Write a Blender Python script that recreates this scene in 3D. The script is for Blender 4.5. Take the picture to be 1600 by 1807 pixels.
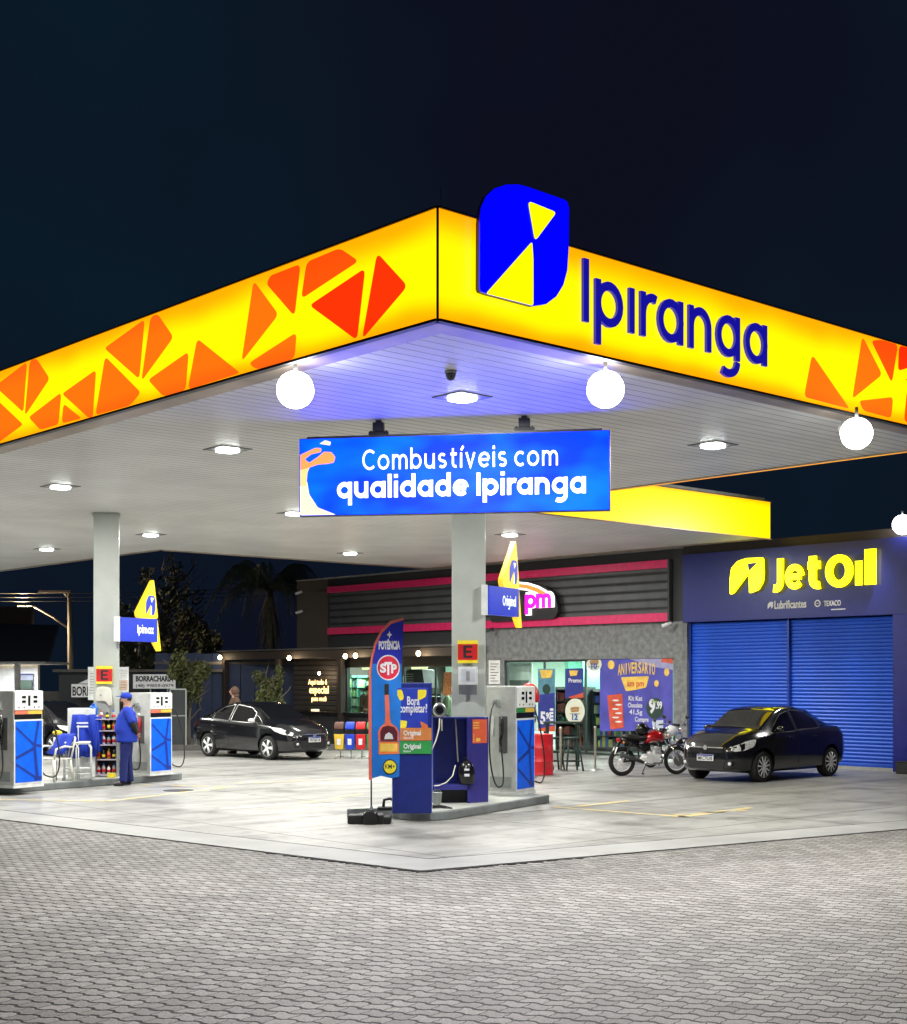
import bpy, bmesh, math, random
from mathutils import Vector, Matrix
R=math.radians; random.seed(11)
sc=bpy.context.scene
for o in list(bpy.data.objects): bpy.data.objects.remove(o)
COL=sc.collection
# ---------------------------------------------------------------- frame of the place
# world x runs along the right-hand canopy edge, world y along the left-hand one; the canopy corner stands at 0,0
TH=R(42); ux,uy=math.cos(TH),math.sin(TH); OX,OY,EYE=-.148,13.2,2.05; FOC=2500.0
def PD(px,py,D):
    x=(px-800)/FOC*D-OX; y=D-OY
    return Vector((x*ux+y*uy,-x*uy+y*ux,EYE-(py-1200)/FOC*D))
def PZ(px,py,z=0): return PD(px,py,(EYE-z)*FOC/(py-1200))
def PA(px,py,a):
    k=(px-800)/FOC; return PD(px,py,(a+OX*ux+OY*uy)/(k*ux+uy))
def PB(px,py,b):
    k=(px-800)/FOC; return PD(px,py,(b-OX*uy+OY*ux)/(-k*uy+ux))
VIEW=R(-42)      # rotz of a thing that faces the photographer squarely
# ---------------------------------------------------------------- camera
cam=bpy.data.cameras.new('camera'); co=bpy.data.objects.new('camera',cam); COL.objects.link(co)
c0=PD(800,1200,0); co.location=c0; co.rotation_euler=(R(90),0,R(-42))
cam.sensor_fit='HORIZONTAL'; cam.sensor_width=36; cam.lens=FOC/1600*36; cam.shift_y=(1200-903.5)/1600; cam.clip_end=600; cam.clip_start=.1
sc.camera=co
# ---------------------------------------------------------------- night sky
w=bpy.data.worlds.new("World"); sc.world=w; w.use_nodes=True
nt=w.node_tree; nt.nodes.clear()
out=nt.nodes.new('ShaderNodeOutputWorld'); bg=nt.nodes.new('ShaderNodeBackground')
tc=nt.nodes.new('ShaderNodeTexCoord'); ns=nt.nodes.new('ShaderNodeTexNoise'); ns.inputs['Scale'].default_value=2.2; ns.inputs['Detail'].default_value=3
rp=nt.nodes.new('ShaderNodeValToRGB'); rp.color_ramp.elements[0].position=.36; rp.color_ramp.elements[1].position=.66
rp.color_ramp.elements[0].color=(.0038,.0044,.0110,1); rp.color_ramp.elements[1].color=(.0028,.0105,.0200,1)
nt.links.new(tc.outputs['Generated'],ns.inputs['Vector']); nt.links.new(ns.outputs['Fac'],rp.inputs['Fac'])
nt.links.new(rp.outputs['Color'],bg.inputs['Color']); bg.inputs['Strength'].default_value=1.0
nt.links.new(bg.outputs[0],out.inputs[0])
sc.view_settings.view_transform='Standard'; sc.view_settings.look='None'; sc.view_settings.gamma=1
sc.view_settings.exposure=0.18
sc.render.engine='CYCLES'
try:
    sc.cycles.use_light_tree=True; sc.cycles.sample_clamp_indirect=4; sc.cycles.max_bounces=8; sc.cycles.transparent_max_bounces=24
except Exception: pass
# ---------------------------------------------------------------- materials
def lin(c):
    return tuple(((v/255)/12.92 if v/255<=.04045 else ((v/255+.055)/1.055)**2.4) for v in c)
MATS={}
def mat(name,rgb,rough=.5,metal=0,var=.12,scale=6,bump=0,bscale=None,emis=None,es=0,coat=0,alpha=1,trans=0,spec=.5,streak=False):
    if name in MATS: return MATS[name]
    m=bpy.data.materials.new(name); m.use_nodes=True; n=m.node_tree; b=n.nodes['Principled BSDF']
    b.inputs['Roughness'].default_value=rough; b.inputs['Metallic'].default_value=metal
    b.inputs['Specular IOR Level'].default_value=spec
    if coat: b.inputs['Coat Weight'].default_value=coat; b.inputs['Coat Roughness'].default_value=.04
    if trans: b.inputs['Transmission Weight'].default_value=trans
    if alpha<1: b.inputs['Alpha'].default_value=alpha
    tcn=n.nodes.new('ShaderNodeTexCoord'); nz=n.nodes.new('ShaderNodeTexNoise'); nz.inputs['Scale'].default_value=scale; nz.inputs['Detail'].default_value=5
    if streak:
        mp=n.nodes.new('ShaderNodeMapping'); mp.inputs['Scale'].default_value=(1,1,.12)
        n.links.new(tcn.outputs['Object'],mp.inputs['Vector']); n.links.new(mp.outputs[0],nz.inputs['Vector'])
    else: n.links.new(tcn.outputs['Object'],nz.inputs['Vector'])
    r=n.nodes.new('ShaderNodeValToRGB'); r.color_ramp.elements[0].position=.3; r.color_ramp.elements[1].position=.7
    r.color_ramp.elements[0].color=tuple(max(0,c*(1-var)) for c in rgb)+(1,); r.color_ramp.elements[1].color=tuple(min(1,c*(1+var)) for c in rgb)+(1,)
    n.links.new(nz.outputs['Fac'],r.inputs['Fac']); n.links.new(r.outputs['Color'],b.inputs['Base Color'])
    mr=n.nodes.new('ShaderNodeMapRange'); mr.inputs['To Min'].default_value=max(0.02,rough*.85); mr.inputs['To Max'].default_value=min(1,rough*1.2)
    n.links.new(nz.outputs['Fac'],mr.inputs['Value']); n.links.new(mr.outputs[0],b.inputs['Roughness'])
    if bump:
        n2=n.nodes.new('ShaderNodeTexNoise'); n2.inputs['Scale'].default_value=bscale or scale*6; n2.inputs['Detail'].default_value=4
        n.links.new(tcn.outputs['Object'],n2.inputs['Vector'])
        bp=n.nodes.new('ShaderNodeBump'); bp.inputs['Strength'].default_value=bump; bp.inputs['Distance'].default_value=.01
        n.links.new(n2.outputs['Fac'],bp.inputs['Height']); n.links.new(bp.outputs[0],b.inputs['Normal'])
    if emis:
        b.inputs['Emission Color'].default_value=tuple(emis)+(1,); b.inputs['Emission Strength'].default_value=es
    MATS[name]=m; return m
def nd(n,t,**k):
    x=n.nodes.new(t)
    for a,v in k.items(): setattr(x,a,v)
    return x
# ---------------------------------------------------------------- mesh kit
class MB:
    def __init__(s): s.v=[]; s.f=[]; s.m=[]; s.s=[]; s.T=None
    def pt(s,p):
        p=Vector(p)
        if s.T: p=s.T@p
        s.v.append(tuple(p)); return len(s.v)-1
    def face(s,idx,m=0,sm=False): s.f.append(tuple(idx)); s.m.append(m); s.s.append(sm)
    def poly(s,pts,m=0): s.face([s.pt(p) for p in pts],m); return s
    def box(s,x0,x1,y0,y1,z0,z1,m=0):
        i=[s.pt(p) for p in ((x0,y0,z0),(x1,y0,z0),(x1,y1,z0),(x0,y1,z0),(x0,y0,z1),(x1,y0,z1),(x1,y1,z1),(x0,y1,z1))]
        for q in ((3,2,1,0),(4,5,6,7),(0,1,5,4),(1,2,6,5),(2,3,7,6),(3,0,4,7)): s.face([i[k] for k in q],m)
        return s
    def prism(s,pts,vec,m=0,mside=None,fn=None):
        """pts: planar loop of 3d points, extruded by vec"""
        vec=Vector(vec); a=[s.pt(p) for p in pts]; b=[s.pt(Vector(p)+vec) for p in pts]; n=len(pts)
        s.face(a[::-1],m); s.face(b,m if fn is None else fn)
        for i in range(n): s.face((a[i],a[(i+1)%n],b[(i+1)%n],b[i]),m if mside is None else mside)
        return s
    def tube(s,path,r,n=8,m=0,caps=True,closed=False):
        P=[Vector(p) for p in path]; k=len(P); rr=r if isinstance(r,(list,tuple)) else [r]*k
        rings=[]; ref=None
        for i in range(k):
            if closed: t=(P[(i+1)%k]-P[i-1])
            else: t=(P[min(i+1,k-1)]-P[max(i-1,0)])
            t.normalize()
            if ref is None:
                ref=Vector((0,0,1)) if abs(t.z)<.9 else Vector((1,0,0))
            a=ref-t*ref.dot(t)
            if a.length<1e-4: a=Vector((1,0,0))-t*t.x
            a.normalize(); ref=a; b=t.cross(a)
            rings.append([s.pt(P[i]+(a*math.cos(2*math.pi*j/n)+b*math.sin(2*math.pi*j/n))*rr[i]) for j in range(n)])
        for i in range(k if closed else k-1):
            A,B=rings[i],rings[(i+1)%k]
            for j in range(n): s.face((A[j],A[(j+1)%n],B[(j+1)%n],B[j]),m,True)
        if caps and not closed: s.face(rings[0][::-1],m); s.face(rings[-1],m)
        return s
    def cyl(s,p0,p1,r,n=16,m=0,r2=None): return s.tube([p0,p1],[r,r if r2 is None else r2],n,m)
    def lathe(s,prof,c=(0,0,0),axis='z',n=24,m=0,mm=None):
        """prof: (r,h) list"""
        c=Vector(c); rings=[]
        for r,h in prof:
            ring=[]
            for j in range(n):
                q=2*math.pi*j/n; x,y=r*math.cos(q),r*math.sin(q)
                p=Vector((x,y,h)) if axis=='z' else (Vector((h,x,y)) if axis=='x' else Vector((y,h,x)))
                ring.append(s.pt(c+p))
            rings.append(ring)
        for i in range(len(rings)-1):
            for j in range(n): s.face((rings[i][j],rings[i][(j+1)%n],rings[i+1][(j+1)%n],rings[i+1][j]),m if mm is None else mm[i],True)
        s.face(rings[0][::-1],m if mm is None else mm[0]); s.face(rings[-1],m if mm is None else mm[-1])
        return s
    def ball(s,c,r,n=14,m=0):
        c=Vector(c); r=Vector(r if isinstance(r,(tuple,list)) else (r,r,r)); k=n//2; rings=[]
        for i in range(1,k):
            f=math.pi*i/k
            rings.append([s.pt(c+Vector((r.x*math.sin(f)*math.cos(2*math.pi*j/n),r.y*math.sin(f)*math.sin(2*math.pi*j/n),r.z*math.cos(f)))) for j in range(n)])
        t=s.pt(c+Vector((0,0,r.z))); b=s.pt(c-Vector((0,0,r.z)))
        for i in range(len(rings)-1):
            for j in range(n): s.face((rings[i][j],rings[i+1][j],rings[i+1][(j+1)%n],rings[i][(j+1)%n]),m,True)
        for j in range(n): s.face((t,rings[0][j],rings[0][(j+1)%n]),m,True); s.face((b,rings[-1][(j+1)%n],rings[-1][j]),m,True)
        return s
    def build(s,name,mats,parent=None,loc=None,rotz=None,bev=0,seg=2,smooth=None,fix=True):
        me=bpy.data.meshes.new(name); me.from_pydata(s.v,[],s.f)
        mats=mats if isinstance(mats,(list,tuple)) else [mats]
        for q in mats: me.materials.append(q)
        for p,mi,sm in zip(me.polygons,s.m,s.s): p.material_index=min(mi,len(mats)-1); p.use_smooth=sm if smooth is None else smooth
        if fix or bev:
            bm=bmesh.new(); bm.from_mesh(me)
            if bev:
                bmesh.ops.remove_doubles(bm,verts=bm.verts,dist=1e-5)
                ed=[e for e in bm.edges if len(e.link_faces)==2 and e.calc_face_angle(0)>R(35)]
                try: bmesh.ops.bevel(bm,geom=ed,offset=bev,segments=seg,affect='EDGES',profile=.6,clamp_overlap=True)
                except Exception: pass
            if fix: bmesh.ops.recalc_face_normals(bm,faces=bm.faces)
            bm.to_mesh(me); bm.free()
        o=bpy.data.objects.new(name,me); COL.objects.link(o)
        if parent: o.parent=parent
        if loc is not None: o.location=loc
        if rotz is not None: o.rotation_euler=(0,0,rotz)
        return o
def tag(o,label=None,cat=None,group=None,kind=None):
    if label: o['label']=label
    if cat: o['category']=cat
    if group: o['group']=group
    if kind: o['kind']=kind
    return o
def thing(name,label,cat,loc=(0,0,0),rotz=0,group=None,scale=1):
    o=bpy.data.objects.new(name,None); COL.objects.link(o); o.empty_display_size=.1
    o.location=loc; o.rotation_euler=(0,0,rotz)
    if scale!=1: o.scale=(scale,)*3 if not isinstance(scale,tuple) else scale
    return tag(o,label,cat,group)
def dup(root,loc=None,rotz=None,label=None,parent=None):
    c=root.copy(); COL.objects.link(c)
    if parent: c.parent=parent
    if loc is not None: c.location=loc
    if rotz is not None: c.rotation_euler=(0,0,rotz)
    if label: c['label']=label
    for ch in list(root.children): dup(ch,parent=c)
    return c
def arc(pts,r,n=4):
    """round the corners of a 2d loop"""
    o=[]; k=len(pts)
    for i in range(k):
        p=Vector(pts[i]); a=Vector(pts[i-1])-p; b=Vector(pts[(i+1)%k])-p
        d=min(r,a.length*.45,b.length*.45); a=p+a.normalized()*d; b=p+b.normalized()*d
        for j in range(n+1):
            t=j/n; o.append(tuple(a*(1-t)**2+p*2*t*(1-t)+b*t*t))
    return o
def mesh_of(ob):
    bpy.context.view_layer.update()
    dg=bpy.context.evaluated_depsgraph_get(); e=ob.evaluated_get(dg)
    return bpy.data.meshes.new_from_object(e)
def text(s,size,m,parent=None,name='lettering',loc=(0,0,0),rot=(R(90),0,0),ext=.004,bold=0,align='LEFT',fitw=None,shear=0,sp=1,world=None,fith=None,coff=None):
    cu=bpy.data.curves.new('t','FONT'); cu.body=s; cu.size=size; cu.extrude=ext; cu.offset=bold; cu.align_x=align; cu.shear=shear; cu.space_character=sp
    cu.resolution_u=4
    t=bpy.data.objects.new('t',cu); COL.objects.link(t); me=mesh_of(t); bpy.data.objects.remove(t); bpy.data.curves.remove(cu)
    xs=[v.co.x for v in me.vertices]
    if xs and fitw:
        w=max(xs)-min(xs); f=fitw/w; x0=min(xs) if align=='LEFT' else (max(xs)+min(xs))/2
        for v in me.vertices: v.co.x=(v.co.x-x0)*f
    if xs and fith:
        ys=[v.co.y for v in me.vertices]; f=fith/(max(ys)-min(ys))
        for v in me.vertices: v.co.y*=f
    me.materials.clear(); me.materials.append(m); me.name=name
    o=bpy.data.objects.new(name,me); COL.objects.link(o)
    if parent: o.parent=parent
    o.location=loc; o.rotation_euler=rot
    return o
def flat(pts,m,name,parent,y=-.004,th=.004,r=0):
    """an outline in the local x,z plane facing -y, given a thickness"""
    if r: pts=arc(pts,r)
    b=MB(); b.prism([(p[0],y,p[1]) for p in pts],(0,-th,0)); return b.build(name,m,parent)
def light(name,kind,loc,energy,color=(1,1,1),size=.5,rot=(0,0,0),spot=None,parent=None,blend=.5):
    l=bpy.data.lights.new(name,kind); l.energy=energy; l.color=color
    if kind=='AREA': l.shape='DISK'; l.size=size
    else: l.shadow_soft_size=size
    if kind=='SPOT': l.spot_size=R(spot or 90); l.spot_blend=blend
    o=bpy.data.objects.new(name,l); COL.objects.link(o); o.location=loc; o.rotation_euler=rot
    if parent: o.parent=parent
    return o
def aim(o,d): o.rotation_euler=Vector(d).to_track_quat('-Z','Y').to_euler()
# ---------------------------------------------------------------- shared materials
M={}
M['white']=mat('white paint',(.78,.79,.77),.45)
M['offwhite']=mat('off white plastic',(.66,.64,.55),.5)
M['black']=mat('black rubber',(.012,.012,.013),.55)
M['blackg']=mat('black gloss plastic',(.01,.01,.011),.2)
M['dark']=mat('dark grey metal',(.04,.042,.045),.5)
M['steel']=mat('brushed steel',(.55,.55,.53),.32,.9)
M['chrome']=mat('chrome',(.8,.8,.8),.12,1)
M['galv']=mat('galvanised grey',(.34,.36,.35),.5,.3)
M['pumpgrey']=mat('light grey pump steel',(.60,.61,.58),.42)
M['blue']=mat('bright royal blue panel',(.0,.125,.95),.4,spec=.25)
M['dblue']=mat('darker blue line',(.004,.03,.30),.35)
M['navy']=mat('navy blue steel',(.010,.022,.20),.35,bump=.05)
M['cloth']=mat('royal blue cloth',(.010,.04,.42),.85,bump=.5,bscale=40)
M['clothd']=mat('dark blue cloth',(.008,.02,.16),.88,bump=.5,bscale=40)
M['yellow']=mat('yellow sign face',(.85,.55,.0),.4)
M['red']=mat('red paint',(.62,.012,.02),.35)
M['pink']=mat('magenta red band',(.75,.016,.13),.4)
M['green']=mat('green print',(.03,.26,.06),.4)
M['orange']=mat('orange print',(.72,.17,.03),.4)
M['skin']=mat('skin',(.48,.26,.18),.5)
M['hair']=mat('dark hair',(.015,.010,.008),.7)
M['leather']=mat('black leather',(.012,.011,.011),.45)
M['wood']=mat('dark wood',(.030,.021,.017),.6,bump=.3)
M['concrete']=None
# ---------------------------------------------------------------- ground
def ground_mats():
    # interlocking pavers
    m=bpy.data.materials.new('interlocking pavers'); m.use_nodes=True; n=m.node_tree; b=n.nodes['Principled BSDF']; L=n.links.new
    tc=nd(n,'ShaderNodeTexCoord'); mp=nd(n,'ShaderNodeMapping'); mp.inputs['Rotation'].default_value=(0,0,R(68)); L(tc.outputs['Object'],mp.inputs['Vector'])
    sx=nd(n,'ShaderNodeSeparateXYZ'); L(mp.outputs[0],sx.inputs[0])
    def tri(src,per,amp,ph=0):
        a=nd(n,'ShaderNodeMath',operation='MULTIPLY'); a.inputs[1].default_value=2*math.pi/per; L(src,a.inputs[0])
        c=nd(n,'ShaderNodeMath',operation='ADD'); c.inputs[1].default_value=ph; L(a.outputs[0],c.inputs[0])
        s_=nd(n,'ShaderNodeMath',operation='SINE'); L(c.outputs[0],s_.inputs[0])
        q=nd(n,'ShaderNodeMath',operation='MULTIPLY'); q.inputs[1].default_value=amp*1.6; L(s_.outputs[0],q.inputs[0])
        k=nd(n,'ShaderNodeClamp'); k.inputs['Min'].default_value=-amp; k.inputs['Max'].default_value=amp; L(q.outputs[0],k.inputs['Value'])
        return k.outputs[0]
    def add(a,c):
        q=nd(n,'ShaderNodeMath',operation='ADD'); L(a,q.inputs[0]); L(c,q.inputs[1]); return q.outputs[0]
    wob=nd(n,'ShaderNodeTexNoise'); wob.inputs['Scale'].default_value=9; wob.inputs['Detail'].default_value=2; L(tc.outputs['Object'],wob.inputs['Vector'])
    wm=nd(n,'ShaderNodeMapRange'); wm.inputs['To Min'].default_value=-.011; wm.inputs['To Max'].default_value=.011; L(wob.outputs['Fac'],wm.inputs['Value'])
    X=add(add(sx.outputs['X'],tri(sx.outputs['Y'],.150,.005)),wm.outputs[0]); Y=add(add(sx.outputs['Y'],tri(sx.outputs['X'],.165,.0145,.6)),wm.outputs[0])
    cb=nd(n,'ShaderNodeCombineXYZ'); L(X,cb.inputs['X']); L(Y,cb.inputs['Y'])
    br=nd(n,'ShaderNodeTexBrick'); br.offset=.5; br.inputs['Scale'].default_value=1; br.inputs['Brick Width'].default_value=.165; br.inputs['Row Height'].default_value=.150
    br.inputs['Mortar Size'].default_value=.0045; br.inputs['Mortar Smooth'].default_value=.25; br.inputs['Bias'].default_value=0
    br.inputs['Color1'].default_value=(.222,.208,.192,1); br.inputs['Color2'].default_value=(.355,.338,.316,1); br.inputs['Mortar'].default_value=(.010,.009,.008,1)
    L(cb.outputs[0],br.inputs['Vector'])
    n1=nd(n,'ShaderNodeTexNoise'); n1.inputs['Scale'].default_value=.9; n1.inputs['Detail'].default_value=6; L(tc.outputs['Object'],n1.inputs['Vector'])
    r1=nd(n,'ShaderNodeValToRGB'); r1.color_ramp.elements[0].position=.3; r1.color_ramp.elements[1].position=.72
    r1.color_ramp.elements[0].color=(.84,.83,.82,1); r1.color_ramp.elements[1].color=(1.08,1.07,1.06,1); L(n1.outputs['Fac'],r1.inputs['Fac'])
    n2=nd(n,'ShaderNodeTexNoise'); n2.inputs['Scale'].default_value=90; n2.inputs['Detail'].default_value=4; L(tc.outputs['Object'],n2.inputs['Vector'])
    r2=nd(n,'ShaderNodeValToRGB'); r2.color_ramp.elements[0].position=.35; r2.color_ramp.elements[1].position=.68
    r2.color_ramp.elements[0].color=(.62,.62,.62,1); r2.color_ramp.elements[1].color=(1.25,1.25,1.25,1); L(n2.outputs['Fac'],r2.inputs['Fac'])
    x1=nd(n,'ShaderNodeMixRGB',blend_type='MULTIPLY'); x1.inputs[0].default_value=1; L(br.outputs['Color'],x1.inputs[1]); L(r1.outputs[0],x1.inputs[2])
    x2=nd(n,'ShaderNodeMixRGB',blend_type='MULTIPLY'); x2.inputs[0].default_value=1; L(x1.outputs[0],x2.inputs[1]); L(r2.outputs[0],x2.inputs[2])
    # long joints between the courses drawn wider, their groove shade painted into the colour
    pg_=nd(n,'ShaderNodeMath',operation='PINGPONG'); pg_.inputs[1].default_value=.075; L(Y,pg_.inputs[0])
    n5=nd(n,'ShaderNodeTexNoise'); n5.inputs['Scale'].default_value=4; n5.inputs['Detail'].default_value=3; L(tc.outputs['Object'],n5.inputs['Vector'])
    wd=nd(n,'ShaderNodeMapRange'); wd.inputs['From Min'].default_value=.35; wd.inputs['From Max'].default_value=.7; wd.inputs['To Min'].default_value=.015; wd.inputs['To Max'].default_value=.032; L(n5.outputs['Fac'],wd.inputs['Value'])
    ln=nd(n,'ShaderNodeMapRange'); L(pg_.outputs[0],ln.inputs['Value']); ln.inputs['From Min'].default_value=.006; L(wd.outputs[0],ln.inputs['From Max']); ln.inputs['To Min'].default_value=.03; ln.inputs['To Max'].default_value=1
    x3=nd(n,'ShaderNodeMixRGB',blend_type='MULTIPLY'); x3.inputs[0].default_value=1; L(x2.outputs[0],x3.inputs[1]); L(ln.outputs[0],x3.inputs[2])
    L(x3.outputs[0],b.inputs['Base Color']); b.inputs['Roughness'].default_value=.72; b.inputs['Specular IOR Level'].default_value=.35
    iv=nd(n,'ShaderNodeMath',operation='SUBTRACT'); iv.inputs[0].default_value=1; L(br.outputs['Fac'],iv.inputs[1])
    hh=nd(n,'ShaderNodeMath',operation='MULTIPLY_ADD'); L(n2.outputs['Fac'],hh.inputs[0]); hh.inputs[1].default_value=.25; mn=nd(n,'ShaderNodeMath',operation='MINIMUM'); L(iv.outputs[0],mn.inputs[0]); L(ln.outputs[0],mn.inputs[1]); L(mn.outputs[0],hh.inputs[2])
    bp=nd(n,'ShaderNodeBump'); bp.inputs['Strength'].default_value=.9; bp.inputs['Distance'].default_value=.012; L(hh.outputs[0],bp.inputs['Height']); L(bp.outputs[0],b.inputs['Normal'])
    M['pavers']=m
    # concrete slab with dirt, tyre smudges and saw-cut joints
    m=bpy.data.materials.new('worn concrete'); m.use_nodes=True; n=m.node_tree; b=n.nodes['Principled BSDF']; L=n.links.new
    tc=nd(n,'ShaderNodeTexCoord')
    def noise(sc_,det,p0,p1,c0_,c1_,st=None):
        q=nd(n,'ShaderNodeTexNoise'); q.inputs['Scale'].default_value=sc_; q.inputs['Detail'].default_value=det
        if st:
            mp=nd(n,'ShaderNodeMapping'); mp.inputs['Scale'].default_value=st; mp.inputs['Rotation'].default_value=(0,0,R(12)); L(tc.outputs['Object'],mp.inputs[0]); L(mp.outputs[0],q.inputs['Vector'])
        else: L(tc.outputs['Object'],q.inputs['Vector'])
        r=nd(n,'ShaderNodeValToRGB'); r.color_ramp.elements[0].position=p0; r.color_ramp.elements[1].position=p1
        r.color_ramp.elements[0].color=(c0_,c0_*.997,c0_*.985,1); r.color_ramp.elements[1].color=(c1_,c1_*.998,c1_*.99,1); L(q.outputs['Fac'],r.inputs['Fac']); return r.outputs[0],q
    a,_=noise(.35,7,.3,.7,.29,.40); c,_=noise(1.3,6,.36,.6,.74,1.05,(.35,1.6,1)); d,q3=noise(60,4,.3,.7,.86,1.08); e,_=noise(.9,8,.30,.44,.52,1.0,(1,.7,1))
    cur=a
    g2,_=noise(3.2,9,.30,.46,.70,1.0); g3,_=noise(.22,4,.35,.65,.82,1.06)
    for z in (c,d,e,g2,g3):
        x=nd(n,'ShaderNodeMixRGB',blend_type='MULTIPLY'); x.inputs[0].default_value=1; L(cur,x.inputs[1]); L(z,x.inputs[2]); cur=x.outputs[0]
    br=nd(n,'ShaderNodeTexBrick'); br.offset=0; br.inputs['Scale'].default_value=1; br.inputs['Brick Width'].default_value=3.4; br.inputs['Row Height'].default_value=3.4; br.inputs['Mortar Size'].default_value=.018
    br.inputs['Color1'].default_value=br.inputs['Color2'].default_value=(1,1,1,1); br.inputs['Mortar'].default_value=(.30,.30,.29,1)
    mp=nd(n,'ShaderNodeMapping'); mp.inputs['Location'].default_value=(1.2,1.05,0); L(tc.outputs['Object'],mp.inputs[0]); L(mp.outputs[0],br.inputs['Vector'])
    x=nd(n,'ShaderNodeMixRGB',blend_type='MULTIPLY'); x.inputs[0].default_value=1; L(cur,x.inputs[1]); L(br.outputs['Color'],x.inputs[2])
    L(x.outputs[0],b.inputs['Base Color']); b.inputs['Roughness'].default_value=.5; b.inputs['Specular IOR Level'].default_value=.4
    bp=nd(n,'ShaderNodeBump'); bp.inputs['Strength'].default_value=.25; bp.inputs['Distance'].default_value=.004; L(q3.outputs['Fac'],bp.inputs['Height']); L(bp.outputs[0],b.inputs['Normal'])
    M['concrete']=m
    M['kerb']=mat('grey kerb paint',(.17,.185,.185),.6,var=.25,scale=3,bump=.3)
    M['border']=mat('pale concrete border',(.315,.312,.298),.6,var=.18,scale=1.2,bump=.2,bscale=60)
    # worn yellow paint
    m=bpy.data.materials.new('worn yellow paint'); m.use_nodes=True; n=m.node_tree; b=n.nodes['Principled BSDF']; L=n.links.new
    tc=nd(n,'ShaderNodeTexCoord'); q=nd(n,'ShaderNodeTexNoise'); q.inputs['Scale'].default_value=5; q.inputs['Detail'].default_value=8; L(tc.outputs['Object'],q.inputs['Vector'])
    r=nd(n,'ShaderNodeValToRGB'); r.color_ramp.elements[0].position=.42; r.color_ramp.elements[1].position=.56; r.color_ramp.elements[0].color=(.42,.41,.37,1); r.color_ramp.elements[1].color=(.66,.50,.17,1)
    L(q.outputs['Fac'],r.inputs['Fac']); L(r.outputs[0],b.inputs['Base Color']); b.inputs['Roughness'].default_value=.6
    M['ypaint']=m
ground_mats()
tag(MB().poly([(-120,-120,-.045),(200,-120,-.045),(200,200,-.045),(-120,200,-.045)]).build('ground',mat('dark asphalt',(.045,.046,.048),.85,bump=.3),fix=False),kind='structure')
tag(MB().poly([(-45,-45,-.014),(45,-45,-.014),(45,14,-.014),(-45,60,-.014)]).build('paving',M['pavers'],fix=False),kind='structure')
K0,K1,K2=PZ(742,1536),PZ(0,1445),PZ(1600,1462)
dL=(K1-K0).normalized(); dR=(K2-K0).normalized()
def edge(off):
    # the kerb outline moved inwards by off
    c=K0+(dL+dR)*off/ (dL.cross(dR).length); return c+dL*70, c, c+dR*60
def slab(name,o0,z0,m,o1=None,rough=False):
    A=edge(o0); b=MB()
    if o1 is None:
        pts=[A[0],A[1],A[2],Vector((A[2].x,75,0)),Vector((A[0].x,75,0))]
    else:
        B=edge(o1); pts=None
        for P,Q in (((A[0],A[1]),(B[0],B[1])),((A[1],A[2]),(B[1],B[2]))):
            b.prism([(P[0].x,P[0].y,-.044),(P[1].x,P[1].y,-.044),(Q[1].x,Q[1].y,-.044),(Q[0].x,Q[0].y,-.044)],(0,0,.044+z0))
    if pts: b.prism([(p.x,p.y,-.044) for p in pts],(0,0,.044+z0))
    return tag(b.build(name,m),kind='structure')
slab('concrete_border',0,0,M['border'],.78)
slab('forecourt',.81,0,M['concrete'])
# chips of mortar and soil along the paver edge
b=MB(); rr=random.Random(4)
for d,lim in ((dL,2.6),(dR,2.2)):
    for i in range(70):
        t=rr.random()**1.6*lim; nrm=Vector((-d.y,d.x,0)); nrm=nrm if nrm.dot(K0-(K0+dL+dR))>0 else -nrm
        p=K0+d*t+nrm*(.01+rr.random()*.05); s=.012+rr.random()*.03
        ang=rr.random()*6; q=[(p.x+math.cos(ang+k*1.57)*s*(.6+rr.random()*.7),p.y+math.sin(ang+k*1.57)*s*(.6+rr.random()*.7),-.0135) for k in range(4)]
        b.prism(q,(0,0,.003+.006*rr.random()))
tag(b.build('soil_crumbs',mat('dark soil',(.018,.016,.014),.95)),'dark crumbled soil along the kerb corner of the pavers','soil',kind='stuff')
# painted markings
def stripe(pxs,wd=.10,z=.004):
    P=[PZ(*p) for p in pxs]; b=MB()
    for i in range(len(P)-1):
        d=(P[i+1]-P[i]).normalized(); nn=Vector((-d.y,d.x,0))*wd*.8
        e=d*0
        b.poly([P[i]-nn+Vector((0,0,z)),P[i+1]-nn+Vector((0,0,z)),P[i+1]+nn+Vector((0,0,z)),P[i]+nn+Vector((0,0,z))])
    return tag(b.build('painted_line',M['ypaint']),kind='structure')
stripe([(-60,1410),(185,1414)],.09); stripe([(190,1414),(410,1388)],.09); stripe([(250,1385),(398,1388)],.08); stripe([(530,1417),(600,1409)],.10); stripe([(585,1408),(640,1401)],.08)
stripe([(975,1424),(1215,1442)],.09); stripe([(1200,1442),(1325,1425)],.10); stripe([(1010,1424),(1110,1413)],.09); stripe([(420,1383),(600,1375)],.06); stripe([(1190,1438),(1320,1430)],.06)
# drain lid and stains
p=PZ(315,1395); tag(MB().cyl((p.x,p.y,.001),(p.x,p.y,.008),.28,28).build('manhole_cover',mat('dark cast iron',(.03,.03,.03),.6,bump=.6)),'round dark manhole cover let into the concrete near the far pump island','manhole cover')

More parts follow.
